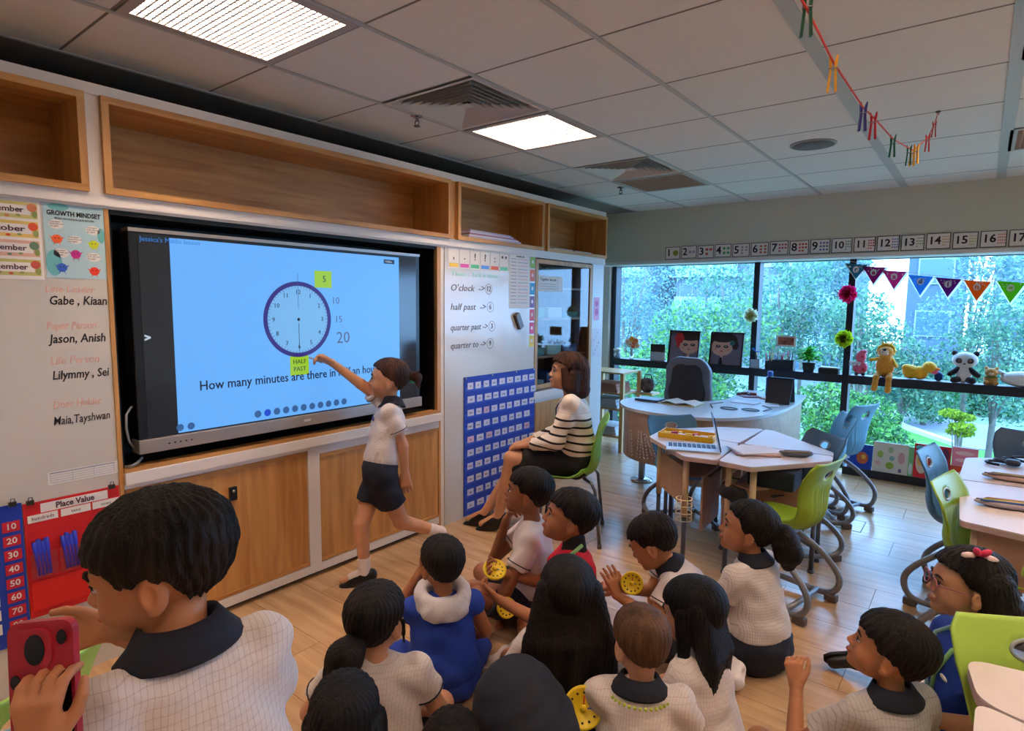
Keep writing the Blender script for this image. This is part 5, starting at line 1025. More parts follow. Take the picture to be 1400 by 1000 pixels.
def peg(p,c,label,rz,L_=.078):
    e=empty('clothes_peg',(p[0],p[1],p[2]-L_*.80),label,'clothes peg',rz,'clothes pegs on the red string'); m_=mat('peg_'+'_'.join(map(str,c)),c,.4)
    for s_ in (-1,1):
        vs=[(s_*.0025,L_*.80),(s_*.0075,L_),(s_*.0095,L_*.97),(s_*.0070,L_*.6),(s_*.0105,.0),(s_*.0055,0.0),(s_*.003,L_*.5)]
        MB().prism(vs if s_>0 else vs[::-1],-.0045,.0045,m_,tf=lambda v:Vector((v.x,v.z,v.y))).build('arm',e,True)
    MB().tube([(-.008,-.006,L_*.62),(-.008,.006,L_*.62),(.008,.006,L_*.62),(.008,-.006,L_*.62),(-.008,-.006,L_*.62)],.0012,mat('spring_steel',(150,150,150),.3,metal=.8),5).build('spring',e,True)
for p,c,l_,rz in (((2.661,1.19,2.135),(20,90,60),'dark green clothes peg nearest the camera on the red string',.4),(st[3],(244,176,40),'yellow clothes peg, second from the camera',.2),(st[4],(60,40,150),'purple clothes peg on the red string',.5),(st[5],(220,30,50),'red clothes peg right after the purple one',-.1),(st[6],(20,110,80),'green clothes peg in the middle of the red string',.3),((2.672,2.83,2.21),(30,110,70),'green clothes peg touching the two yellow ones at the low point',.1),((2.678,2.89,2.218),(250,190,40),'left one of two yellow clothes pegs at the low point',.4),((2.685,2.95,2.236),(250,180,30),'right one of two yellow clothes pegs at the low point',-.3),(st[9],(226,40,40),'red clothes peg, lower of the two near the ceiling hook',.2),(st[10],(200,30,50),'red clothes peg highest and nearest the ceiling hook',.1)): peg(p,c,l_,rz)
# ---------------------------------------------------------------- school chairs
FRG=mat('chair_frame_grey',(128,128,134),.4,metal=.3); FOOT=mat('chair_foot_brown',(92,80,76),.6)
CH={'green':mat('chair_shell_green',(152,186,50),.42),'green_pale':mat('chair_shell_pale_green',(150,204,110),.42),'blue':mat('chair_shell_blue',(66,120,158),.45),'light_blue':mat('chair_shell_light_blue',(92,166,206),.42),'steel':mat('chair_shell_steel_blue',(74,104,134),.45),'lime':mat('chair_shell_lime',(168,206,84),.42),'teacher':mat('chair_shell_leaf',(128,182,66),.42)}
def shell(name,m,parent,sh,bh,w=.40,hole=True,ribs=True,th=.008,side=0.0):
    """moulded seat and back in one skin; local x forward"""
    prof=[(.21,sh-.012),(.19,sh+.004),(.10,sh+.0),(.0,sh-.012),(-.09,sh-.008),(-.150,sh+.012),(-.185,sh+.055),(-.200,sh+.12),(-.196,sh+.19),(-.205,sh+(bh-sh)*.72),(-.235,sh+(bh-sh)*.93),(-.25,bh)]
    P=np.array(prof); L=np.r_[0,np.cumsum(np.hypot(*np.diff(P,axis=0).T))]; nv,nu=56,32; t=np.linspace(0,L[-1],nv); px=np.interp(t,L,P[:,0]); pz=np.interp(t,L,P[:,1])
    for _ in range(2): px[1:-1]=(px[:-2]+px[1:-1]*2+px[2:])/4; pz[1:-1]=(pz[:-2]+pz[1:-1]*2+pz[2:])/4
    V=[];Fc=[]; hv=np.interp(sh+(bh-sh)*.80,pz[nv//2:],t[nv//2:])
    for i in range(nv):
        f=t[i]/L[-1]; wd=w/2*np.interp(f,[0,.04,.12,.36,.46,.60,.85,.95,1],[.80,.92,1,.98,.78,.74,.98,.97,.84])
        for j in range(nu+1):
            u=-1+2*j/nu; y=u*wd; dish=(abs(u)**3)*np.interp(f,[0,.3,.42,.6,1],[.012,.035,.075,.06,.018]); rb=0
            if ribs and .45<f<.80 and abs(u)<.55: rb=.004*math.cos(u*38)
            nrm=np.array([pz[min(i+1,nv-1)]-pz[max(i-1,0)],0,-(px[min(i+1,nv-1)]-px[max(i-1,0)])]); nrm/=np.linalg.norm(nrm)
            V.append([px[i]+nrm[0]*(dish+rb),y,pz[i]+nrm[2]*(dish+rb)])
    V=np.array(V); a,b=.046,.026
    def uv(k): i,j=divmod(k,nu+1); return (V[k,1],t[i]-hv)
    keep=[]
    for i in range(nv-1):
        for j in range(nu):
            q=[i*(nu+1)+j,(i+1)*(nu+1)+j,(i+1)*(nu+1)+j+1,i*(nu+1)+j+1]
            c=np.mean([uv(k) for k in q],axis=0)
            if hole and (c[0]/a)**2+(c[1]/b)**2<1: continue
            keep.append(q)
    used=set(k for q in keep for k in q); rim=[]
    if hole:
        for i in range(nv-1):
            for j in range(nu):
                q=[i*(nu+1)+j,(i+1)*(nu+1)+j,(i+1)*(nu+1)+j+1,i*(nu+1)+j+1]
                if q not in keep:
                    for k in q:
                        if k in used: rim.append(k)
        for k in set(rim):
            y,tt=uv(k); r=math.hypot(y/a,tt/b)
            if r>1e-3:
                ny,nt=y/r,tt/r+hv; V[k,1]=ny; V[k,0]=np.interp(nt,t,px)+(V[k,0]-px[k//(nu+1)]); V[k,2]=np.interp(nt,t,pz)
    mb=MB(); mb.add([tuple(v) for v in V],keep,m,True); o=mb.build(name,parent,True)
    sd=o.modifiers.new('thickness','SOLIDIFY'); sd.thickness=th; sd.offset=0
    if hole:
        rm=[]; 
        for k in range(25):
            an=2*PI*k/24; nt=hv+b*math.sin(an); rm.append((np.interp(nt,t,px)+.004,a*math.cos(an),np.interp(nt,t,pz)))
        MB().tube(rm,.0055,mat('handle_rim_grey',(150,160,162),.4),6).build('handle_rim',parent,True)
    return o
def school_chair(x,y,deg,col,label,sh=.43,bh=.80,z=0,ribs=True,w=.40,dark=False):
    e=empty('school_chair',(x,y,z),label,'chair',math.radians(deg),'moulded school chairs'); m=CH[col]
    shell('seat_shell',m,e,sh,bh,w,True,ribs)
    fm=FRG
    for s_ in (-1,1):
        yy=s_*.17
        pts=[(.10,yy*.6,sh-.03),(.02,yy*.75,sh-.06),(-.12,yy,sh-.15),(-.22,yy*1.1,sh-.25),(-.245,yy*1.12,sh-.32),(-.215,yy*1.12,.055),(-.15,yy*1.1,.035),(.0,yy*1.08,.045),(.12,yy*1.06,.05),(.19,yy*1.05,.03)]
        # smooth the bends
        q=[Vector(p) for p in pts]; 
        for _ in range(2):
            r=[q[0]]
            for a,b in zip(q,q[1:]): r+= [a*.75+b*.25,a*.25+b*.75]
            r.append(q[-1]); q=r
        MB().tube(q,.0165,fm,8).build('leg_frame',e,True)
        for fx in (-.20,.185): MB().box((fx-.035,yy*1.1-.02,.004),(fx+.03,yy*1.1+.02,.045),FOOT,bev=.008).lathe([(.014,0),(.014,.01)],mat('glide_chrome',(170,170,175),.2,metal=.8),10,(fx,yy*1.1,0)).build('foot',e,True)
    MB().tube([(.06,-.11,sh-.035),(.06,.11,sh-.035)],.014,fm,8).build('cross_bar',e,True); MB().tube([(.02,-.13,sh-.05),(.02,.13,sh-.05)],.014,fm,8).build('cross_bar',e,True); MB().tube([(-.13,-.185,.045),(-.13,.185,.045)],.014,fm,8).build('cross_bar',e,True); MB().box((-.08,-.09,sh-.045),(.10,.09,sh-.018),fm,bev=.006).build('seat_mount',e,True)
    return e
# ---------------------------------------------------------------- tables
TOP=mat('desk_top_laminate',(214,200,200),.35,noise=.04,nscale=3); EDGE=mat('desk_top_edge',(196,168,166),.5); LEGW=mat('desk_leg_beige',(206,176,146),.45); LEGD=mat('desk_leg_dark',(70,72,84),.4); TRAY=wood('desk_tray_beige',(190,152,128),(172,132,110),'x',.5,.5)
def inset(poly,d):
    c=np.mean(np.array(poly),axis=0); return [tuple(np.array(p)+(c-np.array(p))/np.linalg.norm(c-np.array(p))*d) for p in poly]
def rounded(poly,r,n=5):
    out=[];k=len(poly)
    for i in range(k):
        p0,p1,p2=[np.array(poly[(i+j)%k],float) for j in (-1,0,1)]; a=p1+(p0-p1)/np.linalg.norm(p0-p1)*r; b=p1+(p2-p1)/np.linalg.norm(p2-p1)*r
        for q in range(n+1): t_=q/n; out.append(tuple((1-t_)**2*a+2*t_*(1-t_)*p1+t_*t_*b))
    return out
def desk(poly,label,z=.70,legs=None,tray=None,rad=.03,grp='small desks pushed together in groups',panels=()):
    c=np.mean(np.array(poly),axis=0); e=empty('student_desk',(c[0],c[1],0),label,'desk',group=grp); rp=rounded(poly,rad)
    MB().prism(rp,z-.006,z,TOP).build('table_top',e); MB().prism(rp,z-.028,z-.006,EDGE).build('top_edge',e)
    for (lx,ly) in (legs if legs is not None else inset(poly,.08)):
        MB().tube([(lx,ly,.30),(lx,ly,z-.028)],.019,LEGW,12).tube([(lx,ly,.002),(lx,ly,.31)],.0145,LEGD,10).lathe([(.02,0),(.02,.018)],LEGD,12,(lx,ly,0)).build('leg',e)
    for (a,b,z0,z1) in panels:
        a=np.array(a);b=np.array(b); L=np.linalg.norm(b-a); an=math.atan2(b[1]-a[1],b[0]-a[0])
        MB().box((0,-.006,z0),(L,.006,z1),TRAY,R=Matrix.Rotation(an,3,'Z'),o=(a[0],a[1],0)).build('side_panel',e)
    if tray: MB().prism(inset(tray,.0),z-.16,z-.15,mat('tray_board',(150,112,92),.6)).build('book_tray',e)
    return e
C0=(1.76,3.95)
desk([(1.21,3.745),(1.60,3.385),(1.785,3.42),(1.752,3.942),(1.185,4.00)],'small desk holding the laptop and the yellow tray',legs=[(1.27,3.80),(1.585,3.475),(1.25,3.97),(1.70,3.85)],tray=[(1.30,3.80),(1.60,3.52),(1.70,3.60),(1.68,3.86),(1.28,3.93)],panels=[((1.285,3.79),(1.56,3.50),.36,.60),((1.68,3.50),(1.66,3.86),.22,.56)])
desk([(1.797,3.42),(1.99,3.395),(2.312,3.85),(2.296,3.972),(1.765,3.940)],'small desk with the grey pencil pouch, nearest the green chair',legs=[(1.835,3.50),(1.98,3.48),(2.24,3.84),(1.84,3.88)],tray=[(1.86,3.50),(1.98,3.48),(2.22,3.84),(1.84,3.90)],panels=[((1.80,3.52),(1.79,3.86),.22,.56),((2.22,3.82),(1.86,3.90),.30,.56)])
desk([(1.775,3.957),(2.296,3.988),(2.282,4.08),(1.815,4.52),(1.755,4.525)],'small empty desk of the group beside the steel blue chair')
desk([(1.745,3.955),(1.745,4.525),(1.70,4.515),(1.48,4.40),(1.182,4.035),(1.186,4.012)],'small desk of the group next to the white teacher desk')
desk([(2.93,3.115),(2.91,3.870),(3.50,3.930),(3.75,3.45),(3.45,3.03)],'desk at the right edge with the lower striped pencil pouch',legs=[(2.99,3.18),(2.97,3.80),(3.4,3.8),(3.4,3.1)],panels=[((2.985,3.17),(3.42,3.09),.44,.66)])
desk([(2.905,3.885),(2.925,4.47),(3.35,4.80),(3.75,4.3),(3.50,3.945)],'desk at the right edge nearest the window with a striped pouch')
desk([(2.972,1.875),(3.45,1.96),(3.60,1.72),(3.40,1.56),(3.00,1.685)],'pale desk corner in front of the lime chair at the bottom right',rad=.05,panels=[((3.02,1.72),(3.02,1.84),.30,.6)])
desk([(2.995,1.675),(3.40,1.55),(3.5,1.2),(3.15,1.08),(2.985,1.30)],'pale desk corner cut off by the bottom right of the photo',rad=.04)
# chairs
school_chair(2.17,3.38,168,'green','green ribbed chair at the near desks, back to the right',sh=.44,bh=.82)
school_chair(1.30,4.13,-42,'blue','blue chair tucked under the desks in front of the white teacher desk',sh=.40,bh=.755)
school_chair(2.05,4.10,-135,'steel','steel blue chair tucked under the far side of the near desks',sh=.42,bh=.775)
school_chair(2.02,4.86,205,'light_blue','light blue chair with a round handle hole by the window, left of a pair',sh=.43,bh=.80)
school_chair(2.10,5.20,160,'light_blue','light blue chair seen edge-on by the window, right of a pair',sh=.46,bh=.87)
school_chair(2.98,3.90,-10,'blue','blue chair seen side-on at the right desks',sh=.45,bh=.83)
school_chair(3.08,3.34,-12,'green','green chair tucked into the right desks behind the blue one',sh=.44,bh=.81)
school_chair(3.42,2.85,20,'lime','green chair behind the girl with the pink bow',sh=.42,bh=.60)
school_chair(3.21,1.80,-60,'lime','large lime chair back at the bottom right corner',sh=.43,bh=.79,ribs=False)
school_chair(3.22,4.85,-100,'steel','dark blue chair back at the right edge by the window',sh=.43,bh=.80)
school_chair(1.22,.20,205,'lime','pale green chair back at the bottom left behind the red phone',sh=.43,bh=.80,ribs=False)
# teacher's visitor chair with four steel legs
e=empty('school_chair',(.78,3.44,0),'green four-legged chair with steel legs under the teacher','chair',math.radians(207)); shell('seat_shell',CH['teacher'],e,.445,.83,.48,False,False)
for sx,sy in ((.15,.17),(.15,-.17),(-.16,.18),(-.16,-.18)): MB().tube([(sx*.6,sy*.6,.43),(sx*.95,sy*1.0,.42),(sx*1.1,sy*1.12,.38),(sx*1.35,sy*1.25,.01)],.011,mat('chair_leg_steel',(110,110,116),.3,metal=.8),8).lathe([(.014,0),(.014,.03)],FOOT,10,(sx*1.35,sy*1.25,0)).build('leg',e,True)
# ---------------------------------------------------------------- teacher desk
e=empty('teacher_desk',(1.0,4.9,0),'curved white teacher desk with a pale wooden front panel','desk'); ZD=.74
out=[(.47,5.05),(.425,4.90),(.46,4.72),(.60,4.53),(.78,4.43),(1.00,4.40),(1.28,4.43),(1.52,4.60),(1.66,4.90),(1.71,5.35),(1.70,5.85),(1.66,6.25)]; inn=[(1.10,6.25),(1.15,5.75),(1.15,5.45),(1.05,5.22),(.88,5.10),(.70,5.12),(.57,5.12)]
def smooth(pts,it=2,closed=False):
    q=[Vector((*p,0)) for p in pts]
    for _ in range(it):
        r=[] if closed else [q[0]]; m_=len(q)
        for i in range(m_ if closed else m_-1): a,b=q[i],q[(i+1)%m_]; r+=[a*.75+b*.25,a*.25+b*.75]
        if not closed: r.append(q[-1])
        q=r
    return [(p.x,p.y) for p in q]
so=smooth(out,2); MB().prism(so+smooth(inn,2),ZD-.025,ZD,mat('teacher_desk_white',(206,212,220),.25)).build('desk_top',e)
pan=[(p[0]*1.0+(1.0-p[0])*.05,p[1]+.03) for p in so[2:-2]]; n_=len(pan); m=MB(); vs=[]
for p in pan: vs+=[(p[0],p[1],.30 if p[0]<1.2 else .18),(p[0],p[1],ZD-.025)]
for p in pan: vs+=[(p[0]-.004*(p[0]-1.0),p[1]+.014,.30 if p[0]<1.2 else .18),(p[0]-.004*(p[0]-1.0),p[1]+.014,ZD-.025)]
fs=[]
for k in range(n_-1): fs+=[(2*k,2*k+2,2*k+3,2*k+1),(2*n_+2*k,2*n_+2*k+1,2*n_+2*k+3,2*n_+2*k+2),(2*k,2*n_+2*k,2*n_+2*k+2,2*k+2)]
m.add(vs,fs,wood('desk_front_beech',(206,178,156),(186,156,136),'x',.45,.6),True); m.build('front_panel',e)
# cut-out leaf pattern on the left of the panel
m=MB(); rq=random.Random(12); pm_=mat('cutout_pale',(214,214,216),.6)
def on_panel(t_):
    L_=[0]; 
    for a,b in zip(pan,pan[1:]): L_.append(L_[-1]+math.hypot(b[0]-a[0],b[1]-a[1]))
    for k in range(n_-1):
        if L_[k+1]>=t_: f=(t_-L_[k])/(L_[k+1]-L_[k]); a,b=pan[k],pan[k+1]; return (a[0]+(b[0]-a[0])*f,a[1]+(b[1]-a[1])*f,math.atan2(b[1]-a[1],b[0]-a[0]))
    return (*pan[-1],0)
for s0,z0,lean_ in ((.30,.36,.9),(.38,.34,.6),(.50,.34,.15),(.60,.34,-.1),(.68,.35,.3),(.76,.36,.5)):
    for q in range(9):
        for sd in (-1,1):
            ss=s0+ (-.14*lean_*q/9)+sd*.017; zz=z0+q*.026*(1-.3*lean_)+rq.uniform(-.004,.004); x_,y_,an=on_panel(ss+.12)
            d=Vector((math.cos(an),math.sin(an),0)); nrm=Vector((math.sin(an),-math.cos(an),0)); c=Vector((x_,y_,zz))+nrm*.004; ax=(d*sd*.7+Vector((0,0,.7))).normalized(); bx_=ax.cross(nrm)
            m.add([c-ax*.016,c+bx_*.007,c+ax*.016,c-bx_*.007],[(0,1,2,3)],pm_)
o=m.build('cut_out_pattern',e); o['kind']='stuff'
MB().tube([(.60,4.93,.0),(.60,4.93,ZD-.03)],.03,mat('pole_satin',(176,182,190),.35,metal=.6),16).lathe([(.10,0),(.10,.012),(.035,.03)],mat('pole_chrome',(190,196,200),.12,metal=1),28,(.60,4.93,0)).build('leg',e)
MB().tube([(1.55,6.1,.0),(1.55,6.1,ZD-.03)],.03,mat('pole_satin',(176,182,190),.35,metal=.6),16).lathe([(.10,0),(.10,.012),(.035,.03)],mat('pole_chrome',(190,196,200),.12,metal=1),28,(1.55,6.1,0)).build('leg',e)
# things on the teacher desk
tag(bx('tablet',(.54,4.86,ZD+.001),(.76,5.02,ZD+.022),mat('tablet_grey',(70,92,122),.35),bev=.004),'dark blue-grey tablet lying on the left end of the teacher desk','tablet')
e=empty('open_notebook',(.92,4.95,ZD),'open book with curling pages near the grey office chair','book'); m=MB(); 
for s_ in (-1,1): m.add([(0.93,4.85,ZD+.012),(.93,5.07,ZD+.012),(.93+s_*.08,5.08,ZD+.03),(.93+s_*.08,4.86,ZD+.03),(.93+s_*.16,5.09,ZD+.008),(.93+s_*.16,4.87,ZD+.008)],[(0,1,2,3),(3,2,4,5)],PAPER,True)
m.build('pages',e); bx('cover',(.76,4.84,ZD+.001),(1.10,5.10,ZD+.006),mat('cover_beige',(200,190,150),.6),e)
e=empty('eyeglasses',(1.32,5.0,ZD),'pair of thin black cables or frames lying on the teacher desk','glasses')
m=MB()
for k in range(2): m.tube([(1.34+.07*math.cos(a)+k*.16,4.98+.05*math.sin(a)+k*.05,ZD+.006) for a in [i*PI/8 for i in range(17)]],.004,BLACK,6)
m.build('frame',e); MB().tube([(1.22,4.93,ZD+.006),(1.14,5.10,ZD+.006),(1.20,5.25,ZD+.006)],.004,BLACK,6).build('temple',e); MB().tube([(1.60,5.03,ZD+.006),(1.62,5.2,ZD+.006),(1.52,5.32,ZD+.006)],.004,BLACK,6).build('temple',e)
for k,(x,y,w,l,c,lab) in enumerate(((1.34,5.42,.22,.16,(200,196,206),'pale sheet of paper at the bend of the teacher desk'),(1.55,5.42,.14,.2,(214,218,226),'white sheet of paper at the outer edge of the teacher desk'),(1.28,5.78,.16,.12,(150,110,120),'maroon notebook on the far wing of the teacher desk'),(1.45,5.75,.12,.12,(190,150,130),'tan notebook beside the small dark stand'))):
    tag(MB().box((-w/2,-l/2,0),(w/2,l/2,.004+.008*(k>1)),mat('sheet_%d'%k,c,.6),R=Matrix.Rotation(.3*k,3,'Z'),o=(x,y,ZD+.001)).build('sheet' if k<2 else 'notebook'),lab,'paper' if k<2 else 'notebook')
e=empty('laptop_stand',(1.58,5.6,ZD),'dark folder standing open like a tent at the right of the teacher desk','folder'); m=MB(); m.box((-.10,-.004,0),(.10,.004,.23),mat('folder_dark',(44,48,58),.5),R=Matrix.Rotation(-.45,3,'X')@Matrix.Rotation(0,3,'Z'),o=(1.58,5.52,ZD+.002)); m.build('front',e); MB().box((-.10,-.004,0),(.10,.004,.23),mat('folder_dark',(44,48,58),.5),R=Matrix.Rotation(.30,3,'X'),o=(1.58,5.72,ZD+.002)).build('back',e)
e=empty('blue_bottle',(1.38,5.95,ZD),'dark blue drinking bottle on the teacher desk before the window beam','bottle'); MB().lathe([(.034,0),(.036,.02),(.036,.17),(.026,.195)],mat('bottle_blue',(24,46,100),.3),20,(1.40,5.95,ZD+.001)).build('body',e); MB().lathe([(.024,.195),(.026,.20),(.026,.235),(.02,.24)],mat('bottle_cap_blue',(40,90,180),.4),16,(1.40,5.95,ZD+.001)).build('cap',e)
e=empty('stationery_heap',(1.24,5.9,ZD),'small heap of red and brown stationery on the teacher desk','stationery'); rq=random.Random(5)
for k in range(7): MB().box((-.03,-.015,0),(.03,.015,.025),mat('bits_%d'%k,[(150,50,60),(110,80,70),(60,70,120),(180,90,70),(90,60,60),(200,170,160),(70,60,70)][k],.5),R=Matrix.Rotation(k*1.1,3,'Z'),o=(1.17+.04*(k%4),5.82+.05*(k//4),ZD+.001+.012*(k%2)),bev=.004).build('piece',e)
# office chair
e=empty('office_chair',(.85,5.55,0),'dark grey office chair with a high padded back behind the teacher desk','chair'); OC=mat('office_cloth',(58,58,66),.9,bump=.2,bscale=200); OCS=mat('office_shell_grey',(110,118,134),.5)
F=Field(.012); F.cone((.70,5.42,.74),(.70,5.42,.98),.10,.11,.04).cone((.70,5.42,.74),(.92,5.42,.76),.11,.11,.05).cone((.92,5.42,.74),(.92,5.42,.96),.11,.11,.05).cone((.74,5.42,1.02),(.88,5.42,1.02),.09,.09,.05)
def flat(D,X,Y,Z): return np.maximum(D,np.abs(Y-5.42)-.035)
mesh_np('backrest',[(*F.run(flat),0)],[OCS],e).data.transform(e.matrix_basis.inverted())
F=Field(.012); F.cone((.73,5.37,.74),(.75,5.37,.96),.075,.085,.04).cone((.89,5.37,.74),(.87,5.37,.96),.085,.085,.05).cone((.73,5.37,.78),(.89,5.37,.78),.09,.09,.05)
mesh_np('back_pad',[(*F.run(lambda D,X,Y,Z:np.maximum(D,np.abs(Y-5.38)-.02)),0)],[OC],e).data.transform(e.matrix_basis.inverted())
bx('seat',(.60,5.40,.44),(1.04,5.84,.52),OC,e,bev=.03); MB().tube([(.82,5.62,.10),(.82,5.62,.44)],.03,BLACK,12).build('gas_lift',e)
for k in range(5):
    a=2*PI*k/5+.3; MB().tube([(.82,5.62,.11),(.82+.27*math.cos(a),5.62+.27*math.sin(a),.07)],[.022,.015],BLACK,8).ball((.82+.27*math.cos(a),5.62+.27*math.sin(a),.032),.03,BLACK,10).build('castor_arm',e)
# wooden trolley in the corner
e=empty('wooden_trolley',(-.2,5.9,0),'small pale wooden open rack in the corner by the window','rack'); BM=wood('beech_rack',(222,184,128),(200,158,104),'z')
for x in (-.50,-.03):
    for y in (5.72,6.12): bx('leg',(x-.02,y-.02,0),(x+.02,y+.02,.86),BM,e)
for z in (.15,.45,.62,.845): bx('shelf_board',(-.50,5.72,z),(-.03,6.12,z+.018),BM,e)
for k,(z,c,lab) in enumerate(((.47,(200,214,226),'white paper pile on the middle shelf of the wooden rack'),(.17,(214,220,226),'white paper pile low in the wooden rack'),(.64,(206,150,130),'salmon box on the upper shelf of the wooden rack'),)):
    for q in range(3): tag(bx('paper_pile',(-.46+.02*q,5.74,z+.032*q),(-.10-.01*q,6.05,z+.03+.032*q),mat('pile_%d_%d'%(k,q),tuple(max(0,v-12*q) for v in c),.6)),lab+[', bottom layer',', middle layer',', top layer'][q],'papers','papers in the wooden rack')
e=empty('dark_bag',(.05,6.15,.62),'small dark patterned bag leaning at the corner rack','bag'); F=Field(.008); F.ell((0,0,.08),(.09,.05,.085),None,.02); mesh_np('bag_body',[(*F.run(),0)],[mat('bag_dark_pattern',(40,40,54),.7,c2=(150,120,120),nscale=20)],e); MB().tube([(-.05,0,.14),(-.02,0,.20),(.04,0,.20),(.07,0,.13)],.006,BLACK,6).build('handle',e,True)
bx('wall_hook_shelf',(-.1,6.05,.60),(.16,6.25,.62),BM); tag(bpy.data.objects['wall_hook_shelf'],'little wooden ledge holding the dark bag at the rack','ledge')
# ---------------------------------------------------------------- things on the student desks
ZT=.701
e=empty('laptop',(1.62,3.62,ZT),'open laptop with a white keyboard deck and green-tinted screen edge','laptop'); R_=Matrix.Rotation(math.radians(24),3,'Z')
bs=MB().box((-.16,-.11,0),(.16,.11,.012),mat('laptop_silver',(190,194,200),.35,metal=.4),R=R_,o=(1.57,3.60,ZT),bev=.003).build('base',e)
m=MB()
for i in range(4):
    for j in range(10): m.box((-.145+j*.029,-.02+i*.027,.012),(-.145+j*.029+.024,-.02+i*.027+.021,.014),mat('laptop_key',(60,70,100),.5),R=R_,o=(1.57,3.60,ZT))
m.build('keyboard',e)
m=MB(); m.box((-.11,-.16,0),(.11,.16,.007),mat('laptop_lid',(40,44,60),.3),R=Matrix.Rotation(math.radians(45),3,'Z')@Matrix.Rotation(math.radians(0),3,'Z'),o=(0,0,0)) if 0 else None
lid=MB(); RL=R_@Matrix.Rotation(math.radians(-103),3,'Y')
lid.box((0,-.11,-.004),(.215,.11,.003),mat('laptop_lid',(40,44,60),.3),R=RL,o=(1.57+.16*math.cos(math.radians(24)),3.60+.16*math.sin(math.radians(24)),ZT+.012),bev=.002); lid.build('lid',e)
MB().box((.012,-.10,-.006),(.205,.10,-.0045) if 0 else (.205,.10,.0042),mat('laptop_screen',(110,150,200),.2,emit=.2),R=RL,o=(1.57+.16*math.cos(math.radians(24)),3.60+.16*math.sin(math.radians(24)),ZT+.012)).build('display',e)
e=empty('yellow_tray',(1.45,3.86,ZT),'shallow yellow plastic tray full of bits beside the laptop','tray'); YT=mat('tray_yellow',(228,176,20),.35)
RT=Matrix.Rotation(math.radians(8),3,'Z'); b=MB()
for lo,hi in (((-.18,-.09,0),(.18,.09,.005)),((-.18,-.09,0),(.18,-.083,.035)),((-.18,.083,0),(.18,.09,.035)),((-.18,-.09,0),(-.173,.09,.035)),((.173,-.09,0),(.18,.09,.035))): b.box(lo,hi,YT,R=RT,o=(1.43,3.88,ZT))
b.build('tray',e); rq=random.Random(9)
for k in range(9): MB().box((-.025,-.012,0),(.025,.012,.02),mat('tray_bits_%d'%(k%4),[(236,196,40),(190,40,50),(230,190,70),(240,230,220)][k%4],.5),R=Matrix.Rotation(k*.9,3,'Z'),o=(1.29+.035*k,3.86+.03*(k%3),ZT+.007),bev=.004).build('piece',e)
for k in range(3): tag(MB().box((-.13,-.10,0),(.13,.10,.006),mat('exercise_%d'%k,[(206,160,160),(220,200,204),(228,216,220)][k],.6),R=Matrix.Rotation(.5+.15*k,3,'Z'),o=(1.90,3.76,ZT+.0065*k)).build('exercise_book'),'%s exercise book right of the laptop, %s of three'%(['rose','pale pink','whitish'][k],['bottom','middle','top'][k]),'book','exercise books beside the laptop')
def pouch(name,x,y,z,rz,c,label,stripes,l=.20):
    e=empty(name,(x,y,z),label,'pencil case',rz); F=Field(.005); F.ell((0,0,.016),(l/2,.045,.018),None,.01); mesh_np('pouch',[(*F.run(lambda D,X,Y,Z:np.maximum(D,.001-Z)),0)],[mat('pouch_'+'_'.join(map(str,c)),c,.5)],e)
    for k,cc in enumerate(stripes): MB().tube([(-l*.42+k*.01,-.03+k*.016,.030),(l*.38,-.03+k*.016,.034)],.005,mat('pencil_'+'_'.join(map(str,cc)),cc,.4),6).build('pencil',e,True)
    MB().tube([(-l*.46,0,.026),(l*.46,0,.026)],.003,mat('zip_dark',(50,50,56),.5),5).build('zip',e,True)
pouch('pencil_case',2.12,3.83,ZT,.5,(96,104,112),'grey pencil case lying on the desk nearest the green chair',[(170,150,140),(80,84,100)])
pouch('pencil_case',3.10,3.45,ZT,.15,(150,140,150),'clear pencil case with blue and yellow pencils on the right desk',[(60,100,170),(220,180,40),(70,120,90),(200,120,130)],.26)
pouch('pencil_case',3.15,4.02,ZT,.05,(176,150,140),'brownish pencil case on the far right desk by the seam',[(120,110,110),(190,180,110),(170,130,110)],.30)
e=empty('dark_cables',(3.2,4.45,ZT),'tangle of dark headphones and cables on the far right desk','headphones'); m=MB()
for k in range(4): m.tube([(3.08+.04*k+.06*math.cos(a+k),4.38+.03*k+.05*math.sin(a),ZT+.012+.008*k) for a in [i*PI/6 for i in range(10)]],.008,mat('cable_dark',(40,40,60),.5),6)
m.build('cable',e)
for s_ in (0,1): MB().lathe([(.03,0),(.038,.015),(.03,.03)],mat('ear_cup',(46,46,66),.5),16,(3.14+.12*s_,4.38,ZT+.01)).build('ear_cup',e)
# book bags hanging under the desk and things stored in the tray
tag(MB().box((1.92,3.56,.545),(2.18,3.76,.66),mat('stored_navy',(22,28,52),.8),bev=.02).build('navy_bag'),'navy bag stuffed in the tray under the desk with the grey pouch','bag')
e=empty('black_pouch',(1.86,3.5,.5),'black and white patterned pouch hanging under the near desk','bag'); F=Field(.007); F.ell((0,0,0),(.085,.03,.05),None,.02); F.ell((.04,0,-.02),(.05,.03,.05),None,.02); mesh_np('bag_body',[(*F.run(),0)],[mat('pouch_black_white',(16,16,20),.6,c2=(70,64,72),nscale=10)],e); MB().tube([(-.06,0,.04),(-.02,0,.09),(.04,0,.09)],.004,BLACK,6).build('strap',e,True)
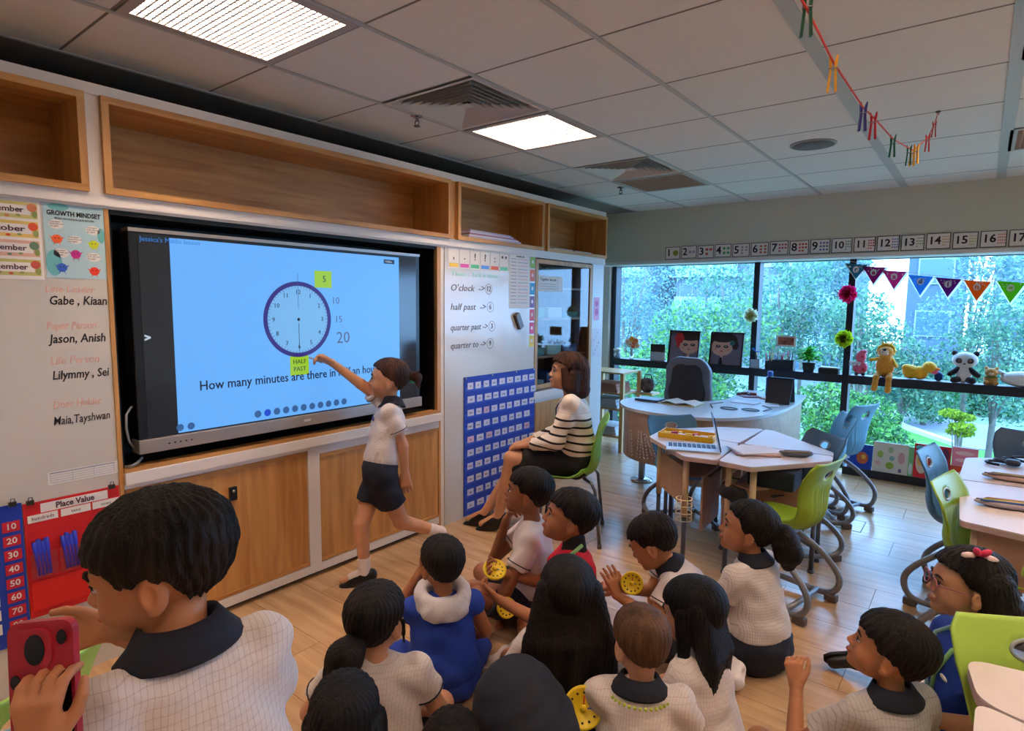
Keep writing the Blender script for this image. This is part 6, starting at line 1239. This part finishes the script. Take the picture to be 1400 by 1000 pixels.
# wire basket on the desk leg
e=empty('wire_basket',(1.56,3.44,.30),'small white wire cup holder clipped to the front desk leg','basket'); m=MB(); cr_=mat('wire_cream',(226,210,180),.5)
for z in (.30,.345,.39,.43): m.tube([(1.60+.048*math.cos(a),3.425+.048*math.sin(a),z) for a in [i*PI/8 for i in range(17)]],.003,cr_,5)
for k in range(8): a=2*PI*k/8; m.tube([(1.60+.048*math.cos(a),3.425+.048*math.sin(a),.30),(1.60+.048*math.cos(a),3.425+.048*math.sin(a),.43)],.0025,cr_,5)
m.build('wire',e)
# ---------------------------------------------------------------- people
WH=plaid('uniform_plaid',(216,206,204),(186,162,156),.0095,.14); WH2=plaid('uniform_plaid_fine',(214,206,204),(170,150,150),.008,.2); NV=mat('navy_cloth',(22,25,42),.85,bump=.25,bscale=40)
PLAIN=mat('white_tee',(216,204,204),.85,bump=.2,bscale=20); BLUEV=mat('vest_royal_blue',(22,60,160),.8,bump=.3,bscale=18); REDT=mat('tee_red',(214,24,52),.8,bump=.2,bscale=18); BLUET=mat('tee_blue',(24,62,158),.8,bump=.2,bscale=18)
BK=('hair_black',(12,10,10),(38,29,26)); BK2=('hair_black_cool',(10,10,12),(30,27,30)); BRN=('hair_brown',(58,38,26),(112,80,58)); DKB=('hair_dark_brown',(34,20,16),(86,54,42))
TAN=('skin_tan',(192,130,92)); DEEP=('skin_deep',(150,96,68)); LIGHT=('skin_light',(206,150,116)); PALE=('skin_pale',(212,158,128)); BROWN=('skin_brown',(174,114,80))
def wl(base,yaw,s,d):
    c,sn=math.cos(yaw),math.sin(yaw); o={}
    for k,p in d.items():
        x,y=p[0]-base[0],p[1]-base[1]; o[k]=((c*x+sn*y)/s,(-sn*x+c*y)/s,p[2]/s)
    return o
def sit(label,head,yaw,s=1.1,lean=(.02,0),look=None,pitch=0,J=None,Jw=None,**kw):
    y=math.radians(yaw); hz=head[2]/s; k=hz/.575; d={}
    for n,f in (('belly',.25),('chest',.55),('neck',.85),('head',1.0),('shL',.8),('shR',.8)):
        b=SEAT[n]; d[n]=(b[0]+lean[0]*f,b[1]+lean[1]*f,b[2]*k)
    for n in ('elL','elR'): b=SEAT[n]; d[n]=(b[0]+lean[0]*.5,b[1]+lean[1]*.5,b[2]*k)
    hx,hy=d['head'][0]*s,d['head'][1]*s; base=(head[0]-(math.cos(y)*hx-math.sin(y)*hy),head[1]-(math.sin(y)*hx+math.cos(y)*hy))
    if J: d.update(J)
    if Jw: d.update(wl(base,y,s,Jw))
    a=math.radians((look if look is not None else yaw)-yaw); p=math.radians(pitch)
    return person(label,base,y,s,J=d,look=(math.cos(a)*math.cos(p),math.sin(a)*math.cos(p),math.sin(p)),**kw)
def toy_clock(loc,rx,ry,rz,label,r=.055):
    e=bpy.data.objects.new('toy_clock',None); COL.objects.link(e); e.matrix_basis=Matrix.Translation(loc)@Euler((rx,ry,rz)).to_matrix().to_4x4(); tag(e,label,'toy clock',group='yellow learning clocks held by the children')
    yl=mat('clock_yellow',(232,200,30),.45); MB().lathe([(r,0),(r*1.02,.004),(r,.010),(r*.86,.010),(r*.84,.007)],yl,28).build('case',e,True)
    m=MB()
    for k in range(12): a=2*PI*k/12; m.ball((r*.68*math.cos(a),r*.68*math.sin(a),.0075),(.004,.004,.001),BLACK,6)
    m.build('numerals',e,True); MB().box((-.002,0,.009),(.002,r*.55,.011),mat('hand_red',(200,40,40),.5)).box((0,-.002,.009),(r*.4,.002,.011),mat('hand_blue',(40,70,180),.5)).build('hands',e,True); MB().lathe([(.010,.008),(.010,.018)],yl,12).build('knob',e,True); return e

# standing boy, front left
def standing_boy():
    s=1.06; y=math.radians(186); base=(1.955,.395)
    Jw={'pelvis':(1.97,.40,.62),'belly':(1.965,.40,.79),'chest':(1.965,.40,.925),'neck':(1.955,.395,1.055),'head':(1.905,.390,1.160),'shL':(1.975,.278,1.0),'shR':(1.985,.512,1.0),
       'elL':(2.055,.175,.86),'haL':(2.105,.176,1.065),'elR':(1.90,.575,.83),'haR':(1.69,.375,.985),'hipL':(1.97,.33,.61),'hipR':(1.97,.47,.61),'knL':(1.97,.32,.33),'knR':(1.97,.48,.33),'anL':(1.99,.32,.065),'anR':(1.99,.48,.065),'toL':(1.89,.31,.03),'toR':(1.89,.49,.03)}
    a=math.radians(234-186)
    def wd(v): c,n=math.cos(-y),math.sin(-y); return (c*v[0]-n*v[1],n*v[0]+c*v[1],v[2])
    return person('boy standing at front left in cream plaid shirt with navy collar, back turned',base,y,s,J=wl(base,y,s,Jw),look=(math.cos(a)*.98,math.sin(a)*.98,-.16),h=.0055,hh=.0025,shirt=WH,bottom=NV,collar=NV,hair=BK,skin=TAN,hair_amp=.0035,sleeve=.72,
       hairline=([-.13,-.08,-.045,-.028,-.005,.02,.035,.055,.09],[-.066,-.064,-.045,.0,.014,.008,.0,.034,.040]),hairx=1.03,hand={'L':{'d':wd((-.18,.02,.98)),'n':wd((-.62,.72,-.1)),'curl':.62,'thumb':.8,'s':.84},'R':{'d':wd((-.55,-.75,-.1)),'n':wd((.5,-.3,.3)),'curl':.35}},hem=-.05,fat=1.3)
SB=standing_boy()

# red phone case in his left hand
def slab_poly(w,h,r): return rounded([(-w/2,-h/2),(w/2,-h/2),(w/2,h/2),(-w/2,h/2)],r,6)
PH=empty('phone',(2.063,.193,1.05),'red phone case with black camera windows held up at the bottom left','phone')
pc=Vector((2.063,.193,1.125)); ax_u=Vector((-.16,.06,.985)).normalized(); ax_r=Vector((.74,.66,.08)).normalized(); ax_n=ax_r.cross(ax_u).normalized(); ax_r=ax_u.cross(ax_n)
PM=Matrix((ax_r,ax_u,ax_n)).transposed()
T_=lambda v: pc+PM@Vector(v)
w_,h_=.078,.155; rc=mat('case_red',(176,36,56),.35); blk=mat('case_window_black',(20,10,14),.2)
MB().prism(slab_poly(w_,h_,.016),-.006,.005,rc,tf=T_).build('case',PH); MB().prism([(p[0]-.010,p[1]+.045) for p in slab_poly(.050,.050,.018)],.005,.009,rc,tf=T_).build('camera_bump',PH)
for (x,y,r,sx) in ((-.004,.045,.015,1),(.028,.058,.007,1),(-.028,.008,.007,1)): MB().prism([(x+r*.8*math.cos(k*PI/8),y+r*1.25*math.sin(k*PI/8)) for k in range(16)],.0085,.0100,blk,tf=T_).build('camera_window',PH)
MB().prism([(.004,-.005),(.034,.022),(.036,-.075),(.004,-.075)],.005,.0062,blk,tf=T_).build('back_window',PH)

# girl pointing at the screen
def girl():
    y=math.radians(228); base=(.34,2.12); s=1.05
    Jw={'pelvis':(.345,2.125,.665),'belly':(.345,2.15,.78),'chest':(.33,2.20,.90),'neck':(.325,2.235,1.025),'head':(.305,2.225,1.155),'shL':(.405,2.15,.985),'shR':(.255,2.265,1.005),
        'elR':(.205,2.11,1.135),'haR':(.125,1.985,1.255),'elL':(.455,2.20,.80),'haL':(.46,2.21,.64),'hipL':(.39,2.09,.64),'hipR':(.295,2.17,.64),'knR':(.285,2.04,.36),'anR':(.30,2.045,.075),'toR':(.215,1.955,.03),
        'knL':(.42,2.215,.35),'anL':(.50,2.45,.24),'toL':(.53,2.49,.13)}
    J=wl(base,y,s,Jw)
    def ex(e,q,HL,HR,TR,s): 
        MB().ball(q['chest']+TR@(V3(.088,.05,.02)*s),[v*s for v in(.006,.014,.016)],mat('badge_blue',(70,80,150),.6),8).build('shirt_badge',e,True)
        MB().lathe([(.018,-.006),(.022,0),(.018,.006)],mat('hair_tie_green',(60,170,130),.6),12,HL(-.13,0,-.0)).build('hair_tie',e,True)
    return person('girl in white polo shirt and navy shorts pointing at the clock on the screen',base,y,s,J=J,look=(math.cos(math.radians(0)),math.sin(math.radians(0)),.10),h=.006,hh=.003,shirt=plaid('polo_fine',(216,206,204),(190,176,176),.006,.25),bottom=NV,collar=NV,hair=DKB,skin=LIGHT,hand={'R':{'d':(.85,.1,.5),'n':(0,.5,-.8),'curl':.75},'L':{'curl':.35,'n':(0,-1,0)}},
        locks=[((-.075,0,.05),(-.105,0,.03),.03,.022),((-.105,0,.03),(-.155,.0,.01),.018,.028),((-.155,0,.01),(-.165,.01,-.04),.026,.008),((-.12,.01,.02),(-.17,.02,.05),.012,.004)],shoes=(mat('shoe_black',(16,15,18),.35),'mary'),socks=(PLAIN,.085),sleeve=.62,trim=True,bot_len=.62,hem=.0,pel=.86,fat=.88,neck_r=.032,extra=ex,
        hairline=([-.13,-.06,-.03,.01,.045,.07,.1],[-.055,-.045,-.0,.022,.055,.070,.075]),hair_amp=.002)
girl()
tag(MB().tube([(.115,1.925,1.262),(.055,1.885,1.290)],.005,mat('stylus_grey',(170,170,176),.4),8).build('stylus'),'thin grey pen in the pointing girl right hand at the screen','pen')

# seated teacher
def teacher():
    y=math.radians(207); base=(.82,3.44); s=1.30
    Jw={'pelvis':(.83,3.44,.555),'belly':(.82,3.44,.66),'chest':(.805,3.42,.83),'neck':(.795,3.40,.985),'head':(.765,3.385,1.135),'shL':(.865,3.285,.94),'shR':(.735,3.53,.94),'elL':(.80,3.21,.70),'haL':(.575,3.20,.64),'elR':(.64,3.50,.70),'haR':(.50,3.30,.635),
        'hipL':(.86,3.36,.52),'hipR':(.78,3.52,.52),'knL':(.47,3.17,.535),'knR':(.44,3.32,.525),'anL':(.36,3.16,.10),'anR':(.23,3.17,.09),'toL':(.26,3.10,.04),'toR':(.12,3.12,.035)}
    J=wl(base,y,s,Jw); a=math.radians(16)
    m=bpy.data.materials.new('sweater_striped'); m.use_nodes=True; nt=m.node_tree; b=nt.nodes['Principled BSDF']; N=nt.nodes.new; L=nt.links.new
    tc=N('ShaderNodeTexCoord'); sp=N('ShaderNodeSeparateXYZ'); L(tc.outputs['Object'],sp.inputs[0])
    a1=N('ShaderNodeMath'); a1.operation='MULTIPLY_ADD'; a1.inputs[1].default_value=-.12; L(sp.outputs['X'],a1.inputs[0]); L(sp.outputs['Z'],a1.inputs[2])
    d1=N('ShaderNodeMath'); d1.operation='DIVIDE'; d1.inputs[1].default_value=.052; L(a1.outputs[0],d1.inputs[0]); f1=N('ShaderNodeMath'); f1.operation='FRACT'; L(d1.outputs[0],f1.inputs[0])
    l1=N('ShaderNodeMath'); l1.operation='LESS_THAN'; l1.inputs[1].default_value=.27; L(f1.outputs[0],l1.inputs[0]); l2=N('ShaderNodeMath'); l2.operation='LESS_THAN'; l2.inputs[1].default_value=.885; L(a1.outputs[0],l2.inputs[0])
    l3=N('ShaderNodeMath'); l3.operation='GREATER_THAN'; l3.inputs[1].default_value=.60; L(a1.outputs[0],l3.inputs[0])
    mu=N('ShaderNodeMath'); mu.operation='MULTIPLY'; L(l1.outputs[0],mu.inputs[0]); L(l2.outputs[0],mu.inputs[1]); m3=N('ShaderNodeMath'); m3.operation='MULTIPLY'; L(mu.outputs[0],m3.inputs[0]); L(l3.outputs[0],m3.inputs[1])
    mc=N('ShaderNodeMix'); mc.data_type='RGBA'; mc.inputs['A'].default_value=(*srgb((228,216,208)),1); mc.inputs['B'].default_value=(*srgb((28,24,30)),1); L(m3.outputs[0],mc.inputs['Factor']); L(mc.outputs['Result'],b.inputs['Base Color']); b.inputs['Roughness'].default_value=.95
    def ex(e,q,HL,HR,TR,s):
        pts=[q['neck']+TR@(V3(*p)*s) for p in ((-.02,.05,.02),(.035,.045,.0),(.085,.03,-.06),(.10,.0,-.20),(.10,.0,-.26),(.10,-.01,-.20),(.085,-.03,-.06),(.035,-.045,0),(-.02,-.05,.02))]
        MB().tube(pts,.0035,mat('lanyard_navy',(30,40,90),.7),6).build('lanyard',e,True); MB().box((-.002,-.02,-.035),(.002,.02,.0),PAPER,o=q['neck']+TR@(V3(.102,0,-.26)*s)).build('lanyard_card',e,True)
    return person('seated woman with a dark bob in a white sweater with black stripes and black skirt',base,y,s,J=J,look=(math.cos(a),math.sin(a),.14),h=.006,hh=.003,shirt=m,bottom=mat('black_cloth',(14,13,16),.8,bump=.2),hair=DKB,skin=LIGHT,
        hand={'L':{'curl':.4,'n':(0,0,-1)},'R':{'curl':.4,'n':(0,0,-1)}},sleeve=1.8,bot_len=.80,skirt=True,skr=.82,pel=.85,hs=.88,hem=-.01,neck_r=.036,shoes=(mat('shoe_black',(16,15,18),.35),'flat'),extra=ex,fat=.95,hairx=1.08,
        hairline=([-.14,-.06,-.03,.0,.035,.06,.1],[-.075,-.075,-.07,-.03,.045,.058,.062]),
        locks=[((-.03,.07,.0),(-.02,.082,-.09),.035,.040),((-.03,-.07,.0),(-.02,-.082,-.09),.035,.040),((-.08,.03,.02),(-.08,.045,-.10),.05,.050),((-.08,-.03,.02),(-.08,-.045,-.10),.05,.050),((.03,.075,.03),(.018,.083,-.075),.02,.022),((.03,-.075,.03),(.018,-.083,-.075),.02,.022),((-.06,0,-.02),(-.07,0,-.10),.06,.055)],lock_k=.02)
teacher()

# the children on the floor
sit('boy in white tee shirt with hand to mouth, sitting nearest the teacher shins',(1.227,2.332,.66),214,look=208,pitch=10,s=1.1,shirt=PLAIN,bottom=NV,hair=BK,skin=DEEP,trim=True,neck_r=.036,
    J={'elR':(.20,-.15,.22),'haR':(.135,-.04,.455),'elL':(.12,.19,.22),'haL':(.24,.10,.20),'knL':(.24,.20,.20),'knR':(.26,-.16,.14)},hand={'R':{'d':(-.35,.35,.8),'n':(-.9,.2,-.3),'curl':.8}},hairline=([-.13,-.06,-.03,.0,.03,.05,.09],[-.055,-.05,-.01,.014,.02,.045,.045]))
def red_ex(e,q,HL,HR,TR,s):
    c=q['neck']; F=Field(.005*s); F.cone(c-V3(0,0,.01)*s,c+V3(0,0,.035)*s,.052*s,.044*s,.01); mesh_np('roll_neck',[(*F.run(),0)],[mat('neck_dark_navy',(20,18,30),.8)],e)
    MB().tube([c+TR@(V3(*p)*s) for p in ((-.03,.05,.03),(.0,.078,.015),(.065,.075,-.04),(.108,.05,-.12))],.008*s,mat('lanyard_mint',(140,196,130),.7),6).build('lanyard',e,True)
sit('boy in red vest over a dark neck with green lanyard, mouth open',(1.566,2.181,.655),214,look=215,pitch=14,s=1.1,shirt=REDT,bottom=NV,hair=BK,skin=BROWN,mouth=True,extra=red_ex,sleeve=.5,
    J={'elL':(.14,.17,.24),'haL':(.30,.13,.30),'elR':(.14,-.16,.24),'haR':(.30,-.10,.30)},hand={'L':{'curl':.7,'n':(0,-.5,.8)},'R':{'curl':.7,'n':(0,.5,.8)}},hairx=1.04,hairline=([-.14,-.06,-.03,.0,.03,.05,.09],[-.060,-.055,-.0,.016,.03,.050,.055]))
toy_clock((1.24,2.06,.36),.5,.2,.6,'yellow learning clock in the raised hand of the boy in red'); toy_clock((1.36,2.00,.24),1.1,.2,.9,'yellow learning clock low beside the long-haired girl',.045)
def vest_ex(e,q,HL,HR,TR,s):
    c=q['neck']; F=Field(.006*s)
    for k in range(13):
        a=PI*(.16+1.68*k/12); a2=PI*(.16+1.68*(k+1)/12) if k<12 else a
        p=c+TR@(V3(.070*math.cos(a)-.012,.088*math.sin(a),.018+.02*math.cos(a))*s); F.cone(p,p+TR@(V3(-.012,0,-.04)*s),.026*s,.020*s,.02*s)
    F.ell(c+TR@(V3(-.085,.0,-.03)*s),V3(.03,.085,.035)*s,TR,.03*s)
    mesh_np('hood_collar',[(*F.run(lambda D,X,Y,Z:D+.002*np.sin(X*90+Y*70)*np.sin(Z*80)),0)],[mat('hood_towelling',(206,200,204),.95,bump=.3,bscale=120)],e)
sit('boy in royal blue hooded vest with a thick pale collar, seen from behind',(1.312,1.64,.555),142,look=160,s=1.0,shirt=BLUEV,bottom=BLUEV,hair=BK,skin=BROWN,extra=vest_ex,sleeve=.12,fat=1.12,
    J={'elL':(.15,.17,.32),'haL':(.16,.055,.50),'elR':(.06,-.185,.24)},hand={'L':{'d':(-.2,-.3,.9),'n':(-.9,-.3,0),'curl':.9}},hem=-.03)
sit('girl with a low black bun in a cream plaid shirt, seen from behind',(1.473,1.181,.575),136,look=108,s=1.06,shirt=WH,bottom=NV,hair=BK,skin=LIGHT,h=.006,hh=.003,lean=(.02,0),trim=True,
    locks=[((-.085,0,-.01),(-.14,.015,-.045),.03,.052),((-.14,.015,-.045),(-.15,.03,-.085),.052,.044),((.02,-.078,.0),(.035,-.075,-.075),.009,.003),((.015,.076,0),(.03,.076,-.07),.009,.003)],hairline=([-.13,-.06,-.03,.02,.045,.09],[-.062,-.06,-.03,.0,.045,.052]),
    J={'elL':(.07,.21,.235)})
sit('child with long straight black hair at the bottom edge, seen from behind',(1.731,.868,.53),138,s=1.0,shirt=WH,bottom=NV,hair=BK2,skin=LIGHT,h=.0065,hh=.003,hairx=1.03,
    hairline=([-.13,.0,.03,.05,.09],[-.075,-.075,-.03,.045,.052]),locks=[((-.05,.045*i,.0),(-.085,.052*i,-.20),.05,.045) for i in (-1,0,1)]+[((.0,.075*t,.0),(-.02,.085*t,-.16),.03,.03) for t in (-1,1)],lock_k=.02)
import itertools
LH=[]
for i in range(-3,4):
    w=abs(i)/3; LH+=[((-.04,.022*i,.03),(-.095+.02*w,.036*i,-.12),.040,.036),((-.095+.02*w,.036*i,-.12),(-.115+.02*w+.01*(i%2),.046*i+.01*(i%2),-.27),.036,.030),((-.115+.02*w,.046*i,-.27),(-.10+.02*(i%2),.052*i,-.40),.029,.012)]
sit('girl with very long wavy black hair covering her whole back',(1.882,1.68,.60),126,look=130,s=1.08,Jw={'knL':(1.50,2.16,.17),'anL':(1.435,2.00,.09),'toL':(1.40,1.93,.06)},socks=(mat('sock_grey_white',(196,192,194),.9),.12),shirt=WH,bottom=NV,hair=BK,skin=LIGHT,hh=.0035,hairx=1.04,hairline=([-.13,.0,.03,.05,.09],[-.075,-.075,-.03,.045,.052]),locks=LH+[((.0,.078*t,.01),(-.01,.09*t,-.14),.026,.022) for t in (-1,1)],lock_k=.014,hair_amp=.002)
def hood_ex(e,q,HL,HR,TR,s):
    F=Field(.006*s); F.ell(HL(-.03,0,.02),V3(.130,.118,.122)*s,HR,.02*s).ell(HL(-.07,0,-.06),V3(.11,.12,.10)*s,HR,.05*s).cone(HL(-.08,0,-.05),q['neck']+V3(0,0,.01),.09*s,.09*s,.05*s); F.ell(HL(.09,0,-.03),V3(.06,.075,.10)*s,HR,.02*s,'-')
    mesh_np('hood',[(*F.run(lambda D,X,Y,Z:D+.004*np.sin(X*38+Z*30)*np.sin(Y*33+Z*20)+.0015*np.sin(Z*110+X*60)),0)],[NV],e)
sit('child in a navy jacket with the hood up, leaning left in the foreground',(1.935,1.315,.395),200,look=165,pitch=-35,s=1.06,lean=(.24,.03),shirt=NV,bottom=NV,hair=None,skin=BROWN,extra=hood_ex,sleeve=1.7,fat=1.35,J={'elR':(.10,-.17,.22),'haR':(.24,-.05,.16)})
def star_ex(e,q,HL,HR,TR,s):
    c=q['neck']; pts=[c+TR@(V3(.088*math.cos(a),.094*math.sin(a),-.025)*s) for a in [PI*(.62+.76*k/14) for k in range(15)]]; m=MB()
    for k,p in enumerate(pts): m.ball(p,.0055*s,mat('collar_lime_print',(170,190,60),.8),6)
    m.build('collar_print',e,True)
sit('boy with short brown hair and a patterned navy collar, seen from behind',(2.187,1.623,.56),118,look=142,pitch=-8,s=1.0,shirt=WH,bottom=NV,collar=NV,hair=BRN,skin=PALE,h=.006,hh=.003,extra=star_ex,hair_amp=.002,hairx=.98,
    hairline=([-.13,-.07,-.03,-.005,.03,.05,.09],[-.040,-.04,-.005,.014,.02,.045,.05]),J={'elL':(.10,.17,.22),'haL':(.24,.14,.26)},hand={'L':{'curl':.6,'n':(-.6,-.4,.5)}})
toy_clock((2.06,1.50,.36),1.15,.15,.75,'yellow spotted learning clock beside the brown-haired boy',.062)
SL=[((-.03,.025*i,.04),(-.08,.03*i,-.12),.042,.034) for i in (-2,-1,0,1,2)]+[((-.08,.03*i,-.12),(-.085,.030*i,-.30),.033,.024) for i in (-2,-1,0,1,2)]+[((-.085,.030*i,-.30),(-.08,.032*i,-.44),.024,.007) for i in (-2,-1,0,1,2)]
sit('girl with long straight black hair turned left, beside the brown-haired boy',(2.244,1.906,.56),175,look=180,pitch=-12,s=1.03,shirt=WH,bottom=NV,hair=BK2,skin=LIGHT,h=.0065,hh=.003,lean=(.05,0),locks=SL+[((.005,.078*t,.02),(-.01,.086*t,-.16),.026,.018) for t in (-1,1)],lock_k=.012,hair_amp=.0012,hairx=1.02,hairline=([-.13,.0,.03,.05,.09],[-.075,-.075,-.03,.045,.052]))
sit('boy bending forward over a yellow clock in a white shirt with navy collar',(1.817,2.515,.50),206,look=192,pitch=-28,s=1.12,lean=(.27,0),shirt=PLAIN,bottom=NV,collar=NV,hair=BK,skin=TAN,trim=True,fat=1.05,
    J={'elL':(.27,.17,.20),'haL':(.42,.10,.25),'elR':(.28,-.10,.19),'haR':(.42,-.02,.22),'knL':(.30,.20,.12),'anL':(.36,-.02,.05)},hand={'L':{'d':(.35,-.1,.9),'n':(.5,-.85,0),'curl':.35},'R':{'d':(.9,.1,.1),'curl':.6}})
toy_clock((1.784,2.376,.345),1.2,.1,.5,'yellow learning clock in the hands of the boy bending forward',.05)
sit('girl with curly black ponytail in cream plaid shirt, near the wire basket',(2.183,2.697,.60),168,look=198,pitch=10,s=1.12,lean=(.06,0),shirt=WH2,bottom=NV,collar=NV,hair=BK,skin=TAN,skirt=True,hairline=([-.13,-.06,-.03,.02,.045,.07,.09],[-.06,-.055,-.02,.01,.05,.066,.07]),
    locks=[((-.085,0,.0),(-.13,0,-.01),.032,.045),((-.13,0,-.01),(-.16,.01,-.07),.048,.048),((-.16,.01,-.07),(-.155,.0,-.12),.042,.028),((-.12,.03,-.04),(-.13,.03,-.08),.03,.03),((-.17,-.02,-.03),(-.18,-.01,-.08),.025,.02)],J={'elL':(.12,.15,.22),'haL':(.25,.05,.25)},fat=1.08)
sit('boy in grey-white plaid shirt with navy collar at bottom right',(2.794,2.034,.575),142,look=182,pitch=16,s=1.0,shirt=plaid('uniform_plaid_grey',(190,184,184),(150,140,142)),bottom=NV,collar=NV,hair=BK,skin=TAN,h=.006,hh=.003,lean=(.02,0),hairx=1.05,
    J={'elL':(.16,.20,.20),'haL':(.25,.13,.34),'knL':(.30,.22,.12)},hand={'L':{'d':(.5,-.2,.8),'n':(.4,-.8,0),'curl':.7}},hairline=([-.14,-.07,-.03,.0,.03,.05,.09],[-.062,-.055,-.0,.012,.02,.040,.045]))
def gl_ex(e,q,HL,HR,TR,s):
    fm=mat('spectacles_rose',(176,110,120),.3,metal=.4)
    for t in (-1,1):
        MB().tube([HL(.100-.004*abs(math.cos(a)),t*.036+.024*math.cos(a),.0+.022*math.sin(a)) for a in [k*PI/10 for k in range(21)]],.0023*s,fm,6).tube([HL(.092,t*.056,.004),HL(.04,t*.076,.004),HL(-.005,t*.080,-.0)],.0023*s,fm,6).build('spectacles_rim',e,True)
    MB().tube([HL(.099,-.011,.004),HL(.103,0,.008),HL(.099,.011,.004)],.0023*s,fm,6).build('spectacles_bridge',e,True)
    m=MB(); bow=mat('bow_pink',(240,70,110),.6); bw=mat('bow_white',(244,214,214),.6); c=HL(-.005,.035,.112)
    for k in range(6):
        a=2*PI*k/6; d=HR@V3(math.cos(a)*.8,math.sin(a)*.5+.2,math.sin(a)*.8); d=d/np.linalg.norm(d); m.ball(c+d*.026*s,[.024*s,.011*s,.010*s],bow if k%3 else bw,10,Matrix(frame(d,V3(.1,.2,1)).tolist()))
    m.ball(c,.012*s,bw,8).build('hair_bow',e,True)
    mint=mat('lanyard_mint',(140,196,130),.7)
    MB().tube([q['neck']+TR@(V3(*p)*s) for p in ((-.05,.02,.02),(-.02,.062,.005),(.075,.055,-.03),(.115,.03,-.12),(.118,.0,-.25))],.007*s,mint,6).tube([q['neck']+TR@(V3(*p)*s) for p in ((-.05,-.02,.02),(-.02,-.062,.005),(.075,-.055,-.03),(.115,-.03,-.12),(.118,.0,-.25))],.007*s,mat('lanyard_pale',(150,200,196),.7),6).build('lanyard',e,True)
    w=q['haL']; f=unit(q['haL']-q['elL']); a1=unit(np.cross(f,V3(0,0,1))); a2=np.cross(f,a1); c=w-f*.035*s
    MB().tube([c+(a1*math.cos(k*PI/8)+a2*math.sin(k*PI/8))*.0255*s for k in range(17)],.007*s,mat('wristband_white',(226,220,206),.6),6).build('wristband',e,True)
    MB().ball(q['chest']+TR@(V3(.088,.055,.02)*s),[.004*s,.024*s,.008*s],PAPER,8).build('shirt_print',e,True)
sit('girl with round glasses and pink hair bow in blue tee shirt',(2.965,2.29,.735),205,look=198,pitch=3,s=1.0,shirt=BLUET,bottom=NV,hair=BK,skin=LIGHT,h=.006,hh=.003,extra=gl_ex,hairx=1.04,sleeve=.5,
    J={'pelvis':(-.02,0,.22),'hipL':(-.02,.07,.20),'hipR':(-.02,-.07,.20),'knL':(.25,.10,.06),'knR':(.25,-.10,.06),'anL':(-.05,.10,.04),'anR':(-.05,-.10,.04),'toL':(-.12,.10,.03),'toR':(-.12,-.10,.03),'belly':(0,0,.36),'elL':(.04,.17,.38),'haL':(.20,.08,.33),'elR':(.05,-.17,.36),'haR':(.2,-.06,.32)},
    hairline=([-.14,-.06,-.04,-.02,.01,.045,.06,.09],[-.075,-.075,-.05,.010,.015,.055,.066,.07]),locks=[((-.05,.05*i,.03),(-.085,.062*i,-.085),.055,.055) for i in (-1,0,1)]+[((-.10,.03*i,-.04),(-.13,.04*i,-.095),.04,.02) for i in (-1,0,1)],lock_k=.02)
sit('child mostly hidden below the bottom edge holding a yellow toy',(1.919,1.067,.41),128,s=.95,shirt=NV,bottom=NV,hair=BK,skin=BROWN)
# shoes lying about beside their owners
def trainer(px,label,c,rz,roll=0,up=0):
    e=bpy.data.objects.new('trainer',None); COL.objects.link(e); e.matrix_basis=Matrix.Translation(px)@Euler((roll,up,rz)).to_matrix().to_4x4(); tag(e,label,'shoe')
    m_=mat('trainer_%d'%c[0],c,.7,bump=.2); sw=mat('sole_white',(222,214,206),.6)
    F=Field(.004); F.cone((-.085,0,.012),(.085,0,.012),.032,.036,.02); mesh_np('sole',[(*F.run(lambda D,X,Y,Z:np.maximum(np.maximum(D,Z-.022),-Z)),0)],[sw],e)
    F=Field(.004); F.cone((-.08,0,.035),(.08,0,.022),.030,.026,.02).cone((-.07,0,.05),(-.01,0,.055),.028,.03,.03); F.ell((-.055,0,.092),(.035,.022,.03),None,.008,'-'); mesh_np('upper',[(*F.run(),0)],[m_],e)
    for k in range(4): MB().tube([(.005+.016*k,-.018,.060-.008*k),(.005+.016*k,.018,.060-.008*k)],.003,PAPER,5).build('lace',e,True)
trainer((1.402,1.935,.02),'pale grey trainer stretched out beside the blue vest',(200,186,184),-2.15); trainer((2.19,2.46,.06),'white trainer upright beside the girl with straight hair',(214,206,208),1.9,roll=1.2,up=-.2)
e=bpy.data.objects.new('school_shoe',None); COL.objects.link(e); e.matrix_basis=Matrix.Translation((2.60,2.86,.075))@Euler((1.15,.45,3.29)).to_matrix().to_4x4(); tag(e,'black school shoe on its side showing the sole, with a white sock, at bottom right','shoe')
MB().prism([(-.115,-.012),(-.10,-.030),(-.05,-.028),(.02,-.036),(.075,-.038),(.105,-.022),(.113,.0),(.105,.024),(.07,.034),(.0,.026),(-.06,.026),(-.10,.028),(-.115,.012)],0,.014,mat('shoe_sole_black',(20,18,22),.7)).build('sole',e,True)
F=Field(.005); F.cone((-.08,0,-.02),(.075,0,-.012),.030,.026,.02).cone((-.08,0,-.03),(-.02,0,-.035),.03,.026,.02); mesh_np('upper',[(*F.run(),0)],[mat('shoe_black',(16,15,18),.35)],e)
F=Field(.005); F.cone((-.07,0,-.05),(-.12,0,-.11),.028,.03,.02); mesh_np('sock',[(*F.run(),0)],[PLAIN],e)
